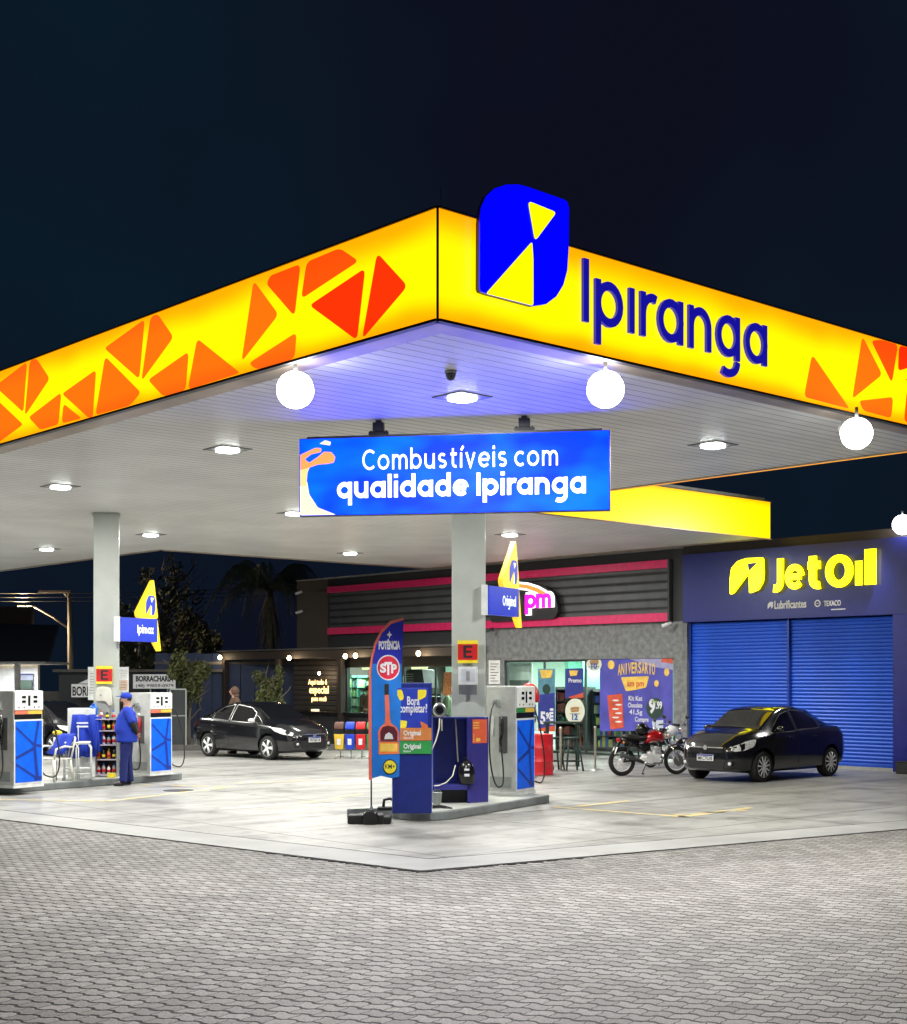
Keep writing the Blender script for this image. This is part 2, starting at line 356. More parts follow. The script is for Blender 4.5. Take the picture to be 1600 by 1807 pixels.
def island(name,pts,label):
    """raised kerb slab"""
    t=thing(name,label,'pump island',(0,0,0),0,'raised pump islands')
    P=arc(pts,.35,5)
    b=MB(); b.prism([(x,y,0.0) for x,y in P],(0,0,.128)); b.build('kerb',M['kerb'],t,bev=.02)
    q=arc([(x,y) for x,y in pts],.3,5)
    cx=sum(x for x,y in q)/len(q); cy=sum(y for x,y in q)/len(q)
    q=[(cx+(x-cx)*.97+0,cy+(y-cy)*.90) for x,y in q]
    b=MB(); b.prism([(x,y,.124) for x,y in q],(0,0,.008)); b.build('top_surface',mat('pale worn island concrete',(.40,.41,.38),.6,var=.2,scale=2,bump=.2),t)
    return t
e=Vector((math.cos(R(18)),math.sin(R(18)),0)); nn=Vector((-e.y,e.x,0))
A=PZ(716,1449); B=PZ(787,1448); Cc=PZ(980,1415)
e2=(Cc-B).normalized(); n2=Vector((-e2.y,e2.x,0))
A0=PZ(694,1441)
isl2=[(p.x,p.y) for p in (B,Cc,Cc+n2*1.55,B+n2*1.55-e2*.5,A0+n2*.15,A)]
island('pump_island',isl2,'nearer grey kerbed island with one fuel pump and a navy totem')
A=PZ(-90,1408); B=PZ(332,1375); e1=(B-A).normalized(); n1=Vector((-e1.y,e1.x,0))
island('pump_island',[(p.x,p.y) for p in (A-e1*2,B,B+n1*1.6,A-e1*2+n1*1.6)],'farther grey kerbed island at left with two fuel pumps and a worker beside it')
ISL2=(e2,n2); ISL1=(e1,n1)

# ---------------------------------------------------------------- canopy
CZ=5.42; CT=6.45; A1,B1,A2,B2,BB=10.3,10.2,19.5,22.6,46
def glow(name,c_mid,c_edge,z0,z1,st=1.0,band=.22,vary=.25):
    m=bpy.data.materials.new(name); m.use_nodes=True; n=m.node_tree; b=n.nodes['Principled BSDF']; L=n.links.new
    b.inputs['Roughness'].default_value=.35; b.inputs['Base Color'].default_value=tuple(.6*c for c in c_edge)+(1,)
    tc=nd(n,'ShaderNodeTexCoord'); sx=nd(n,'ShaderNodeSeparateXYZ'); L(tc.outputs['Object'],sx.inputs[0])
    nz=nd(n,'ShaderNodeTexNoise'); nz.inputs['Scale'].default_value=.9; nz.inputs['Detail'].default_value=1; L(tc.outputs['Object'],nz.inputs['Vector'])
    mr=nd(n,'ShaderNodeMapRange'); mr.inputs['From Min'].default_value=z0; mr.inputs['From Max'].default_value=z1; L(sx.outputs['Z'],mr.inputs['Value'])
    ad=nd(n,'ShaderNodeMath',operation='MULTIPLY_ADD'); L(nz.outputs['Fac'],ad.inputs[0]); ad.inputs[1].default_value=vary*.5; L(mr.outputs[0],ad.inputs[2])
    sb=nd(n,'ShaderNodeMath',operation='SUBTRACT'); L(ad.outputs[0],sb.inputs[0]); sb.inputs[1].default_value=vary*.25
    r=nd(n,'ShaderNodeValToRGB'); e=r.color_ramp.elements; e[0].position=0; e[0].color=c_edge+(1,); e[1].position=band; e[1].color=c_mid+(1,)
    k=e.new(1-band*1.5); k.color=c_mid+(1,); k=e.new(1); k.color=c_edge+(1,); r.color_ramp.interpolation='EASE'
    L(sb.outputs[0],r.inputs['Fac']); L(r.outputs[0],b.inputs['Emission Color']); b.inputs['Emission Strength'].default_value=st
    MATS[name]=m; return m
M['fasc']=glow('backlit yellow face',(1,.83,0.0),(1,.37,.0),CZ,CT,1.08,.24,.45)
M['fascr']=glow('backlit yellow rear face',(1,.85,0.0),(1,.40,.0),CZ-.12,CT-.05,1.1,.20,.15)
M['forg']=glow('backlit orange film',(1,.165,.003),(.92,.12,.004),CZ,CT,1.0)
M['fred']=glow('backlit red film',(1,.032,.001),(.9,.022,.001),CZ,CT,1.0)
M['fora']=glow('backlit red orange film',(1,.085,.002),(.95,.07,.002),CZ,CT,1.0)
def soffit_mat():
    m=bpy.data.materials.new('white slatted soffit'); m.use_nodes=True; n=m.node_tree; b=n.nodes['Principled BSDF']; L=n.links.new
    tc=nd(n,'ShaderNodeTexCoord'); sx=nd(n,'ShaderNodeSeparateXYZ'); L(tc.outputs['Object'],sx.inputs[0])
    fr=nd(n,'ShaderNodeMath',operation='PINGPONG'); fr.inputs[1].default_value=.1; L(sx.outputs['Y'],fr.inputs[0])
    r=nd(n,'ShaderNodeValToRGB'); e=r.color_ramp.elements; e[0].position=.004; e[1].position=.012; e[0].color=(.16,.15,.14,1); e[1].color=(1,1,1,1)
    L(fr.outputs[0],r.inputs['Fac'])
    nz=nd(n,'ShaderNodeTexNoise'); nz.inputs['Scale'].default_value=.8; L(tc.outputs['Object'],nz.inputs['Vector'])
    r2=nd(n,'ShaderNodeValToRGB'); r2.color_ramp.elements[0].color=(.76,.755,.73,1); r2.color_ramp.elements[1].color=(.88,.875,.85,1); r2.color_ramp.elements[0].position=.35; r2.color_ramp.elements[1].position=.65; L(nz.outputs['Fac'],r2.inputs['Fac'])
    x=nd(n,'ShaderNodeMixRGB',blend_type='MULTIPLY'); x.inputs[0].default_value=1; L(r.outputs[0],x.inputs[1]); L(r2.outputs[0],x.inputs[2]); L(x.outputs[0],b.inputs['Base Color'])
    b.inputs['Roughness'].default_value=.38
    bp=nd(n,'ShaderNodeBump'); bp.inputs['Strength'].default_value=.6; bp.inputs['Distance'].default_value=.01; L(r.outputs[0],bp.inputs['Height']); L(bp.outputs[0],b.inputs['Normal'])
    return m
M['soffit']=soffit_mat()
M['lip']=mat('beige brown lip metal',(.42,.34,.25),.32,.35,var=.3,scale=1.5,bump=.15,bscale=3)
M['colp']=mat('grey green column paint',(.47,.50,.465),.42,var=.06,scale=3,bump=.06)
cn=thing('canopy','large flat filling station canopy with glowing yellow fascia and white slatted soffit','canopy')
LW=.42
b=MB()
b.box(LW,A1-.1,LW,BB,CZ+.02,CZ+.06); b.box(A1-.1,A2-.1,B1+.1,B2-.1,CZ+.02,CZ+.06)
b.build('soffit',M['soffit'],cn)
b=MB(); b.box(.06,A1-.06,.06,BB,CZ+.3,CT-.05); b.box(A1-.06,A2-.06,B1+.06,B2-.06,CZ+.3,CT-.05); b.build('roof_deck',M['galv'],cn)
b=MB()      # the metal lip under the lit faces
b.box(.02,LW,LW,BB,CZ+.004,CZ+.05); b.box(.02,A1-.02,.02,LW,CZ+.004,CZ+.05); b.box(A1-.12,A1-.004,LW,B1,CZ+.002,CZ+.3); b.box(A1,A2,B1+.004,B1+.12,CZ+.002,CZ+.05)
b.box(A2-.12,A2-.004,B1+.13,B2,CZ+.003,CZ+.3); b.box(A1,A2-.13,B2-.12,B2-.004,CZ+.002,CZ+.3); b.box(A1-.12,A1-.004,B2,BB,CZ+.002,CZ+.3)
b.build('lip',M['lip'],cn,bev=.006)
b=MB(); b.box(0,.05,.012,BB,CZ,CT); b.build('fascia_panel',M['fasc'],cn)
b=MB(); b.box(.012,A1,0,.05,CZ,CT); b.build('fascia_panel',M['fasc'],cn)
b=MB(); b.box(A1-.045,A1+.005,.055,B1-.005,CZ,CT); b.build('fascia_panel',M['fasc'],cn)
b=MB(); b.box(A1+.02,A2,B1-.05,B1,CZ,CT-.16); b.build('fascia_panel',M['fascr'],cn)
b=MB(); b.box(A2-.002,A2+.048,B1+.002,B2,CZ,CT-.16); b.build('fascia_panel',M['lip'],cn)
b=MB(); b.box(A1+.05,A2,B2,B2+.05,CZ,CT-.16); b.box(A1-.045,A1+.005,B2+.06,BB,CZ,CT); b.build('fascia_panel',M['lip'],cn)
b=MB()
fr=mat('black fascia frame',(.02,.016,.012),.4)
b.box(-.006,.011,-.006,.011,CZ-.015,CT+.02)
b.box(-.02,.06,.012,BB,CT,CT+.018); b.box(.012,A1+.02,-.02,.06,CT,CT+.018); b.box(-.02,.06,.012,BB,CZ-.028,CZ-.001); b.box(.012,A1+.02,-.02,.06,CZ-.028,CZ-.001)
b.box(A1+.001,A1+.03,-.02,.04,CZ-.001,CT)
b.build('fascia_frame',fr,cn)
b=MB(); b.box(A1+.03,A2+.06,B1-.06,B1+.02,CZ-.02,CZ-.001); b.box(A1+.03,A2+.06,B1-.06,B1+.02,CT-.159,CT-.14); b.build('fascia_frame',M['lip'],cn)
# orange film shapes
def film(pts,ox,oy,s,pl,m,r=.08,clip=True):
    q=[]
    for x,y in pts:
        p=PA(ox+x/s,oy+y/s,0) if pl=='a' else PB(ox+x/s,oy+y/s,0); z=min(max(p.z,CZ+.004),CT-.004) if clip else p.z
        q.append((p.y if pl=='a' else p.x,z))
    q=arc(q,r,5); bb=MB()
    if pl=='a': bb.prism([(0.001,y,z) for y,z in q],(-.004,0,0))
    else: bb.prism([(x,0.001,z) for x,z in q],(0,-.004,0))
    return bb.build('film_shape',m,cn)
LS=[([(1365,95),(1475,215),(1310,415)],'fred'),([(1322,150),(1120,285),(1292,412)],'fred'),([(1110,128),(1230,78),(1298,125),(1090,262)],'fora'),([(1088,135),(978,178),(965,208),(1066,325)],'fora'),
 ([(918,195),(1008,318),(874,490)],'forg'),([(1074,382),(900,495),(930,528),(1066,478)],'forg'),([(714,405),(870,530),(680,590)],'forg'),([(683,452),(536,555),(592,615),(672,592)],'forg'),
 ([(545,328),(570,315),(628,400),(512,560)],'forg'),([(524,335),(378,440),(504,552)],'forg'),([(381,470),(510,600),(470,648),(346,682)],'forg'),([(348,518),(225,605),(322,698),(336,690)],'forg'),
 ([(222,600),(104,690),(146,735),(212,716)],'forg'),([(230,640),(296,694),(224,712)],'forg'),([(108,478),(132,465),(180,550),(90,685)],'forg'),([(98,482),(-18,578),(85,672)],'forg'),([(-60,580),(84,716),(-10,785),(-80,790)],'forg')]
for pts,mm in LS: film(pts,0,400,2.051,'a',M[mm])
RS=[([(1288,605),(1412,785),(1262,745)],'forg'),([(1453,545),(1518,672),(1420,752)],'forg'),([(1482,560),(1515,548),(1570,562),(1550,700)],'fora'),([(1574,568),(1640,585),(1700,620),(1570,660)],'fred'),([(1442,758),(1554,745),(1548,815),(1456,790)],'forg'),
 ([(1592,688),(1700,640),(1760,720),(1690,740)],'fred'),([(1600,720),(1710,770),(1640,840),(1590,825)],'fora')]
for pts,mm in RS: film(pts,740,300,1.8605,'b',M[mm])
# more of the same pattern round the far part of the left face
rr=random.Random(3)
for i in range(16):
    y=10.6+i*2.1; z=CZ+.5+rr.uniform(-.2,.2)
    q=arc([(y,z+.42),(y+.7,z),(y-.05,z-.42)] if i%2 else [(y,z+.42),(y-.7,z-.05),(y+.02,z-.42)],.08,5)
    MB().prism([(.001,a,c) for a,c in q],(-.004,0,0)).build('film_shape',M['forg'],cn)
# columns
def column(px,D,w,d,rot,z1=CZ+.03):
    p=PD(px,1200,D); b=MB(); b.T=Matrix.Translation((p.x,p.y,0))@Matrix.Rotation(rot,4,'Z')
    b.box(-w/2,w/2,-d/2,d/2,.13,z1); b.box(-w/2-.05,w/2+.05,-d/2-.05,d/2+.05,.13,.16)
    b.box(-w/2-.03,w/2+.03,-d/2-.03,d/2+.03,z1-.06,z1-.03)
    return b.build('column',M['colp'],cn,bev=.008),p
CR1=R(-42+12); CR2=R(-42-2)
COL1,P1=column(188,28.9,.50,.45,CR1); COL2,P2=column(827,23.25,.545,.45,CR2)
for (a,b_) in ((5.5,26.5),(15.2,16.4),(5.3,36.5)):
    b=MB(); b.box(a-.27,a+.27,b_-.27,b_+.27,-.001 if a<15 else -.001,CZ+.03); 
    if a<15: b.build('column',M['colp'],cn,bev=.008)
# ceiling lights
M['led']=mat('white led diffuser',(.9,.9,.9),.3,emis=(.93,1,.96),es=22)
M['ledframe']=mat('grey lamp frame',(.20,.20,.19),.4,.2)
def ceiling_light():
    t=thing('ceiling_light','','ceiling light',(0,0,0),0,'recessed lamps in the canopy soffit')
    b=MB(); b.box(-.26,.26,-.26,.26,-.012,.0); b.build('housing',M['ledframe'],t,bev=.003)
    b=MB(); P=arc([(-.15,-.15),(.15,-.15),(.15,.15),(-.15,.15)],.10,4); b.prism([(x,y,-.013) for x,y in P],(0,0,-.03)); b.build('diffuser',M['led'],t,bev=.012)
    light('lamp_light','AREA',(0,0,-.06),295,(1,.995,.94),.45,parent=t)
    return t
CL=[((2.7,2.62),'recessed lamp nearest the canopy corner, behind the dome camera'),((2.72,7.75),'recessed lamp of the front row, left of the blue screen'),((7.7,2.75),'recessed lamp right of the blue screen, under the sign lettering'),
 ((2.75,13.1),'recessed lamp farthest left in the front row of the soffit'),((8.0,7.9),'recessed lamp hidden behind the blue video screen'),((8.1,13.6),'recessed lamp cut by the lower left corner of the blue screen'),((8.1,19.3),'recessed lamp just right of the far column top'),
 ((7.95,24.3),'recessed lamp left of the far column, low in the soffit'),((14.5,20.0),'recessed lamp between the two columns over the parked black car'),((14.3,13.7),'recessed lamp right of the near column, above the triangular sign'),((2.75,18.8),'recessed lamp outside the left edge of the photo'),
 ((2.75,24.5),'recessed lamp far along the left canopy edge'),((8,30),'recessed lamp farthest back along the canopy')]
L0=ceiling_light()
for i,((a,b_),lb) in enumerate(CL):
    o=L0 if i==0 else dup(L0); o.location=(a,b_,CZ+.018); o['label']=lb
# flood lights on the rim
M['flood']=mat('glaring flood lens',(1,1,1),.3,emis=(.95,.99,1),es=16)
def floodlight(loc,dirv,label,name='floodlight',power=1050,r=.2,sp=150,grp='round floodlights under the canopy rim'):
    t=thing(name,label,'floodlight',loc,0,grp)
    q=Vector(dirv).normalized().to_track_quat('Y','Z').to_matrix().to_4x4()
    b=MB(); b.T=q; b.lathe([(r*.25,-r*1.25),(r*.45,-r*1.2),(r*.62,-r*.80),(r*.60,-r*.76)],axis='y',n=28)
    b.T=None; b.build('housing',M['white'],t)
    b=MB(); b.T=q; b.lathe([(r*.3,-r*.93),(r*.72,-r*.69),(r*.95,-r*.3),(r,0),(r*.95,r*.3),(r*.8,r*.6),(r*.5,r*.86),(r*.16,r*.98)],axis='y',n=32); b.build('lens',M['flood'],t)
    b=MB(); b.cyl((0,0,r*.95),(0,0,.33),.022,8); b.build('bracket',M['ledframe'],t)
    l=light('flood_light','SPOT',Vector(dirv).normalized()*(r+.06),power,(1,.975,.95),.15,spot=sp,parent=t,blend=.6); aim(l,dirv)
    return t
ZF=CZ-.28
for (px,py,dv,lb) in ((521,688,(-.85,-.35,-.62),'glaring round floodlight under the left canopy rim, nearest the corner'),(1068,687,(-.25,-.9,-.62),'glaring round floodlight under the right canopy rim, below the lettering'),(1511,765,(-.1,-.95,-.62),'glaring round floodlight at the right end of the canopy rim')):
    floodlight(PZ(px,py,ZF),dv,lb)
# emblem box
M['ebl']=mat('backlit deep blue face',(.0,.0,.3),.3,emis=(.0,.0,.92),es=1.0)
M['eye']=mat('backlit lemon face',(.8,.7,0),.3,emis=(1,.93,.0),es=1.1)
em=thing('emblem_sign','tall blue rounded emblem box with two yellow triangles rising above the yellow fascia','sign')
def emb(pts,y,th,m,name,r=0,dz=0):
    q=[(lambda p:(p.x,p.z))(PB(840+x/6.95,300+yy/6.95,y)) for x,yy in pts]
    if r: q=arc(q,r,5)
    bb=MB(); bb.prism([(x,y+.0,z) for x,z in q],(0,th,0)); return bb.build(name,m,em)
EO=[(45,1450),(48,640),(70,460),(130,320),(235,225),(370,180),(520,178),(640,210),(1075,362),(1120,392),(1140,470),(1135,960),(1118,1230),(1070,1410),(985,1550),(860,1645),(700,1668),(140,1520),(60,1492)]
emb(EO,-.09,.015,M['ebl'],'face'); emb(EO,-.074,.06,mat('blue emblem side',(.05,.03,.22),.4),'casing')
emb([(640,380),(985,520),(725,870)],-.098,.006,M['eye'],'upper_triangle',.05); emb([(688,880),(702,1100),(702,1664),(125,1515)],-.098,.006,M['eye'],'lower_triangle',.03)
# the big lettering on the right face
M['ltr']=mat('deep blue sign letter',(.02,.02,.45),.35,emis=(.006,.004,.27),es=1.0)
ls=thing('fascia_lettering','big dark blue word Ipıranga on the right face of the yellow fascia','sign lettering')
# ---------------------------------------------------------------- round monoline alphabet
def El(cx,cy,rx,ry,a0,a1,n=14): return [(cx+rx*math.cos(R(a0+(a1-a0)*i/n)),cy+ry*math.sin(R(a0+(a1-a0)*i/n))) for i in range(n+1)]
def glyph(c):
    """returns strokes (kind, pts), advance. c = curve (inset so that the outline touches the line), s = straight stem"""
    A=1.42; D=-.42; g=[]; W=.82
    if c in 'aáâãdqg': g.append(('c',El(.41,.5,.41,.5,0,360,22)))
    if c in 'aáâã': g.append(('s',[(W,0),(W,1)]))
    elif c=='d': g.append(('s',[(W,0),(W,A)]))
    elif c=='q': g.append(('s',[(W,D),(W,1)]))
    elif c=='g': g.append(('s',[(W,-.05),(W,1)])); g.append(('x',El(.42,-.08,.40,.30,0,-130)))
    elif c=='b': g+= [('c',El(.41,.5,.41,.5,0,360,22)),('s',[(0,0),(0,A)])]
    elif c=='p': g+= [('c',El(.41,.5,.41,.5,0,360,22)),('s',[(0,D),(0,1)])]
    elif c=='n': g+= [('s',[(0,0),(0,1)]),('c',El(.37,.55,.37,.45,180,0)+[(.74,.0)])]; W=.74
    elif c=='h': g+= [('s',[(0,0),(0,A)]),('c',El(.37,.55,.37,.45,180,0)+[(.74,.0)])]; W=.74
    elif c=='m': g+= [('s',[(0,0),(0,1)]),('c',El(.30,.6,.30,.40,180,0)+[(.60,.0)]),('c',El(.90,.6,.30,.40,180,0)+[(1.2,.0)])]; W=1.2
    elif c=='u': g+= [('s',[(.74,0),(.74,1)]),('c',[(0,1.0)]+El(.37,.42,.37,.42,180,360))]; W=.74
    elif c=='r': g+= [('s',[(0,0),(0,1)]),('c',El(.36,.52,.36,.48,180,66))]; W=.25
    elif c=='ı': g+= [('s',[(0,0),(0,1)])]; W=0
    elif c=='i': g+= [('s',[(0,0),(0,1)]),('s',[(0,1.18),(0,1.40)])]; W=0
    elif c=='í': g+= [('s',[(0,0),(0,1)]),('x',[(0,1.15),(.2,1.42)])]; W=.02
    elif c in 'lI': g+= [('s',[(0,0),(0,A if c=='l' else 1.36)])]; W=0
    elif c=='t': g+= [('x',[(.22,1.30),(.22,.32)]+El(.46,.32,.24,.23,180,290,8)),('x',[(0,.92),(.56,.92)])]; W=.5
    elif c=='e': g+= [('c',El(.42,.5,.42,.5,4,318,20)),('x',[(.03,.50),(.80,.50)])]; W=.82
    elif c=='c': g+= [('c',El(.42,.5,.42,.5,50,310,18))]; W=.66
    elif c=='o': g+= [('c',El(.43,.5,.43,.5,0,360,22))]; W=.86
    elif c=='s': g+= [('c',El(.32,.75,.28,.25,40,235,10)+El(.32,.25,.28,.25,60,-140,10)[1:])]; W=.60
    elif c=='v': g+= [('x',[(0,1),(.36,.06),(.72,1)])]; W=.72
    elif c=='x': g+= [('x',[(0,1),(.66,0)]),('x',[(.66,1),(0,0)])]; W=.66
    elif c=='C': g+= [('C',El(.58,.5,.58,.5,48,312,20))]; W=.95
    elif c=='O': g+= [('C',El(.62,.5,.62,.5,0,360,26))]; W=1.24
    elif c=='J': g+= [('x',[(.5,1.36),(.5,.35)]+El(.18,.35,.32,.26,0,-105,8))]; W=.5
    elif c=='T': g+= [('x',[(.45,1.36),(.45,0)]),('x',[(0,1.27),(.9,1.27)])]; W=.9
    elif c=='B': g+= [('s',[(0,0),(0,1.36)]),('x',[(0,1.27),(.4,1.27)]+El(.4,1.0,.26,.27,90,-90,8)+[(0,.73)]),('x',[(.4,.73)]+El(.42,.4,.32,.33,90,-90,8)+[(0,.07)])]; W=.72
    elif c=='?': g+= [('x',El(.3,1.05,.3,.26,170,-50,8)+[(.32,.4)]),('s',[(.32,0),(.32,.2)])]; W=.6
    elif c=='L': g+= [('s',[(0,0),(0,1.36)]),('x',[(0,.08),(.62,.08)])]; W=.6
    elif c=='f': g+= [('x',El(.46,1.15,.24,.24,90,180,6)+[(.22,0)]),('x',[(0,.92),(.55,.92)])]; W=.45
    elif c==' ': return [],.42
    return g,W
def word(s,w,mtl,parent,name,O,xd,nd_,L,xh,th=.02,track=.30,per=False,slope=0,squash=1):
    """write s from point O along unit xd, facing nd_, to the length L, x-height xh; w = stroke weight in x-heights"""
    O=Vector(O); xd=Vector(xd).normalized(); nd_=Vector(nd_).normalized(); tot=0; lay=[]
    for i,ch in enumerate(s):
        g,W=glyph(ch); lay.append((g,tot)); tot+=W+(w+track if ch!=' ' else 0)
    tot-=track; fx=L/tot; fw=w*min(fx,xh)
    allb=MB(); k=0; objs=[]
    for (g,x0),ch in zip(lay,s):
        bb=MB() if per else allb
        for kind,pts in g:
            q=[]
            for x,y in pts:
                if kind=='c': y=y if (ch in 'nhm' and y==0) or (ch=='u' and y==1.0) else w/2+y*(1-w)
                elif kind=='C': y=w/2+y*(1.36-w)
                q.append(Vector(((x0+x+w/2)*fx,y*xh)))
            q=[v for i_,v in enumerate(q) if i_==0 or (v-q[i_-1]).length>1e-5]
            closed=(q[0]-q[-1]).length<1e-6
            if closed: q=q[:-1]
            n=len(q); lft=[]; rgt=[]
            for i in range(n):
                if closed: t=q[(i+1)%n]-q[i-1]; 
                else: t=q[min(i+1,n-1)]-q[max(i-1,0)]
                t.normalize(); nn=Vector((-t.y,t.x))
                m_=1
                if not closed and 0<i<n-1:
                    a=(q[i]-q[i-1]).normalized(); m_=1/max(.5,abs(a.dot(t)))
                # weight keeps its look when letters are stretched
                off=Vector((nn.x*w*fx/2,nn.y*w*xh/2))*m_
                lft.append(q[i]+off); rgt.append(q[i]-off)
            dz=k*.0006; k=(k+1)%7
            def P(v,f): return O+xd*v.x+Vector((0,0,v.y+slope*v.x))+nd_*(th+dz if f else 0)
            ia=[bb.pt(P(v,1)) for v in lft]; ib=[bb.pt(P(v,1)) for v in rgt]; ja=[bb.pt(P(v,0)) for v in lft]; jb=[bb.pt(P(v,0)) for v in rgt]
            for i in range(n if closed else n-1):
                j=(i+1)%n
                bb.face((ia[i],ib[i],ib[j],ia[j])); bb.face((ja[i],ia[i],ia[j],ja[j])); bb.face((ib[i],jb[i],jb[j],ib[j]))
            if not closed:
                bb.face((ia[0],ja[0],jb[0],ib[0])); bb.face((ia[-1],ib[-1],jb[-1],ja[-1]))
        if per and bb.v: objs.append(bb.build(name,mtl,parent))
    if not per: objs.append(allb.build(name,mtl,parent))
    return objs
p0=PB(1029,570,-.03); p1=PB(1353,644,-.03); xh=PB(1080,503,-.03).z-PB(1080,582,-.03).z
word('Ipıranga',.195,M['ltr'],ls,'letter',(p0.x,-.002,(p0.z+PB(1347,643,-.03).z)/2),(1,0,0),(0,-1,0),p1.x-p0.x,xh*1.02,.035,.24,per=True)
# lightning rod
b=MB(); b.cyl((0,0,0),(0,0,.42),.003,6); b.cyl((0,0,0),(0,0,.06),.012,8); tag(b.build('lightning_rod',M['dark'],None,(.35,.35,CT-.05)),'thin dark rod standing on the canopy roof at its corner','lightning rod')
# dome camera
p=PZ(795,658,CZ); t=thing('dome_camera','small grey dome camera on the soffit near the canopy corner','camera',(p.x,p.y,CZ+.02),scale=.62)
b=MB(); b.lathe([(.10,-.05),(.11,-.0)],n=18); b.build('mount',M['ledframe'],t); b=MB(); b.lathe([(.02,-.17),(.06,-.15),(.085,-.10),(.09,-.05)],n=18); b.build('dome',M['dark'],t)
# ---------------------------------------------------------------- video screen
def screen_mat():
    m=bpy.data.materials.new('blue led screen'); m.use_nodes=True; n=m.node_tree; b=n.nodes['Principled BSDF']; L=n.links.new
    b.inputs['Base Color'].default_value=(.004,.004,.008,1); b.inputs['Roughness'].default_value=.9; b.inputs['Specular IOR Level'].default_value=.05
    tc=nd(n,'ShaderNodeTexCoord'); mp=nd(n,'ShaderNodeMapping'); mp.inputs['Scale'].default_value=(.9,1,1.6); L(tc.outputs['Object'],mp.inputs[0])
    nz=nd(n,'ShaderNodeTexNoise'); nz.inputs['Scale'].default_value=1.1; nz.inputs['Detail'].default_value=2; L(mp.outputs[0],nz.inputs['Vector'])
    r=nd(n,'ShaderNodeValToRGB'); e=r.color_ramp.elements; e[0].position=.38; e[1].position=.66; e[0].color=(.0,.007,.60,1); e[1].color=(.0,.028,.64,1); L(nz.outputs['Fac'],r.inputs['Fac'])
    sx=nd(n,'ShaderNodeSeparateXYZ'); L(tc.outputs['Object'],sx.inputs[0])
    pp=nd(n,'ShaderNodeMath',operation='PINGPONG'); pp.inputs[1].default_value=.011; L(sx.outputs['Z'],pp.inputs[0])
    mr=nd(n,'ShaderNodeMapRange'); mr.inputs['From Max'].default_value=.004; mr.inputs['To Min'].default_value=.72; L(pp.outputs[0],mr.inputs['Value'])
    x=nd(n,'ShaderNodeMixRGB',blend_type='MULTIPLY'); x.inputs[0].default_value=1; L(r.outputs[0],x.inputs[1]); L(mr.outputs[0],x.inputs[2])
    L(x.outputs[0],b.inputs['Emission Color']); b.inputs['Emission Strength'].default_value=9.0
    return m
M['screen']=screen_mat()
SL_=PD(528,910,18.62); SR_=PD(1076,902,17.95)
xd=Vector((SR_.x-SL_.x,SR_.y-SL_.y,0)); SW=xd.length; ang=math.atan2(xd.y,xd.x)
sg=thing('led_sign','wide blue glowing video screen with white words hanging from the canopy soffit','screen',((SL_.x+SR_.x)/2,(SL_.y+SR_.y)/2,4.20),ang)
sh=1.02
b=MB(); b.box(-SW/2,SW/2,.0,.12,0,sh); b.build('cabinet',M['dark'],sg,bev=.006)
b=MB(); b.box(-SW/2+.012,SW/2-.012,-.008,.002,.012,sh-.012); b.build('screen',M['screen'],sg)
b=MB(); b.box(-SW/2+.10,SW/2-.10,.015,.10,sh,sh+.025); b.build('cabinet_top',M['dark'],sg)
def spx(px,py):   # picture position on the screen -> local x,z
    x=(px-528)/548*SW-SW/2; top=773-(px-528)*13/548; bot=910-(px-528)*8/548
    return x,(bot-py)/(bot-top)*sh
M['scw']=mat('white screen pixels',(.2,.2,.2),.4,emis=(1,.98,1),es=1.6)
M['sco']=mat('orange screen pixels',(.2,.1,.05),.4,emis=(1,.33,.07),es=1.1)
M['scy']=mat('cream screen pixels',(.2,.15,.05),.4,emis=(1,.62,.22),es=1.15)
M['scp']=mat('pale screen pixels',(.2,.2,.1),.4,emis=(1,.84,.50),es=1.2)
def sflat(pts,m,name,y=-.010,r=.02,th=.003): 
    q=[spx(*p) for p in pts]; q=[(max(-SW/2+.013,min(SW/2-.013,x)),max(.013,min(sh-.013,z))) for x,z in q]
    return flat(q,m,name,sg,y,th,r)
x0,z0=spx(643,829); x1,_=spx(987,823); word('Combustíveis com',.17,M['scw'],sg,'caption',(x0,-.009,z0),(1,0,0),(0,-1,0),x1-x0,.195,.003,.28)
x0,z0=spx(597,879); x1,_=spx(1035,873); word('qualidade Ipiranga',.28,M['scw'],sg,'caption',(x0,-.009,z0),(1,0,0),(0,-1,0),x1-x0,.215,.003,.17)
# splash picture at the left end of the screen (crop coordinates, 2.58 px per source px)
def q_(L_): return [(500+x/2.58,600+y/2.58) for x,y in L_]
sflat(q_([(78,660),(110,640),(120,700),(160,760),(245,797),(78,802)]),M['scp'],'splash_shape',-.010)
sflat(q_([(78,560),(130,560),(112,600),(106,662),(78,662)]),M['scy'],'splash_shape',-.0105)
sflat(q_([(78,520),(150,488),(178,490),(176,508),(130,518),(100,540),(120,556),(160,530),(190,506),(225,508),(243,530),(236,556),(205,562),(160,565),(132,575),(78,590)]),M['sco'],'splash_shape',-.0112,.015)
sflat(q_([(168,470),(195,454),(222,462),(218,478),(195,474)]),M['scp'],'splash_shape',-.0112,.01)
for px in (670,928):
    x=(px-528)/548*SW-SW/2
    b=MB(); b.box(x-.035,x+.035,.03,.09,sh+.02,5.42-4.20+.02); b.box(x-.07,x+.07,.01,.11,sh+.075,sh+.19); b.box(x-.13,x+.13,.035,.085,sh+.03,sh+.075)
    b.cyl((x-.1,.06,sh+.02),(x-.1,.06,sh+.09),.012,6); b.cyl((x+.1,.06,sh+.02),(x+.1,.06,sh+.09),.012,6); b.build('hanger',M['black'],sg,bev=.004)
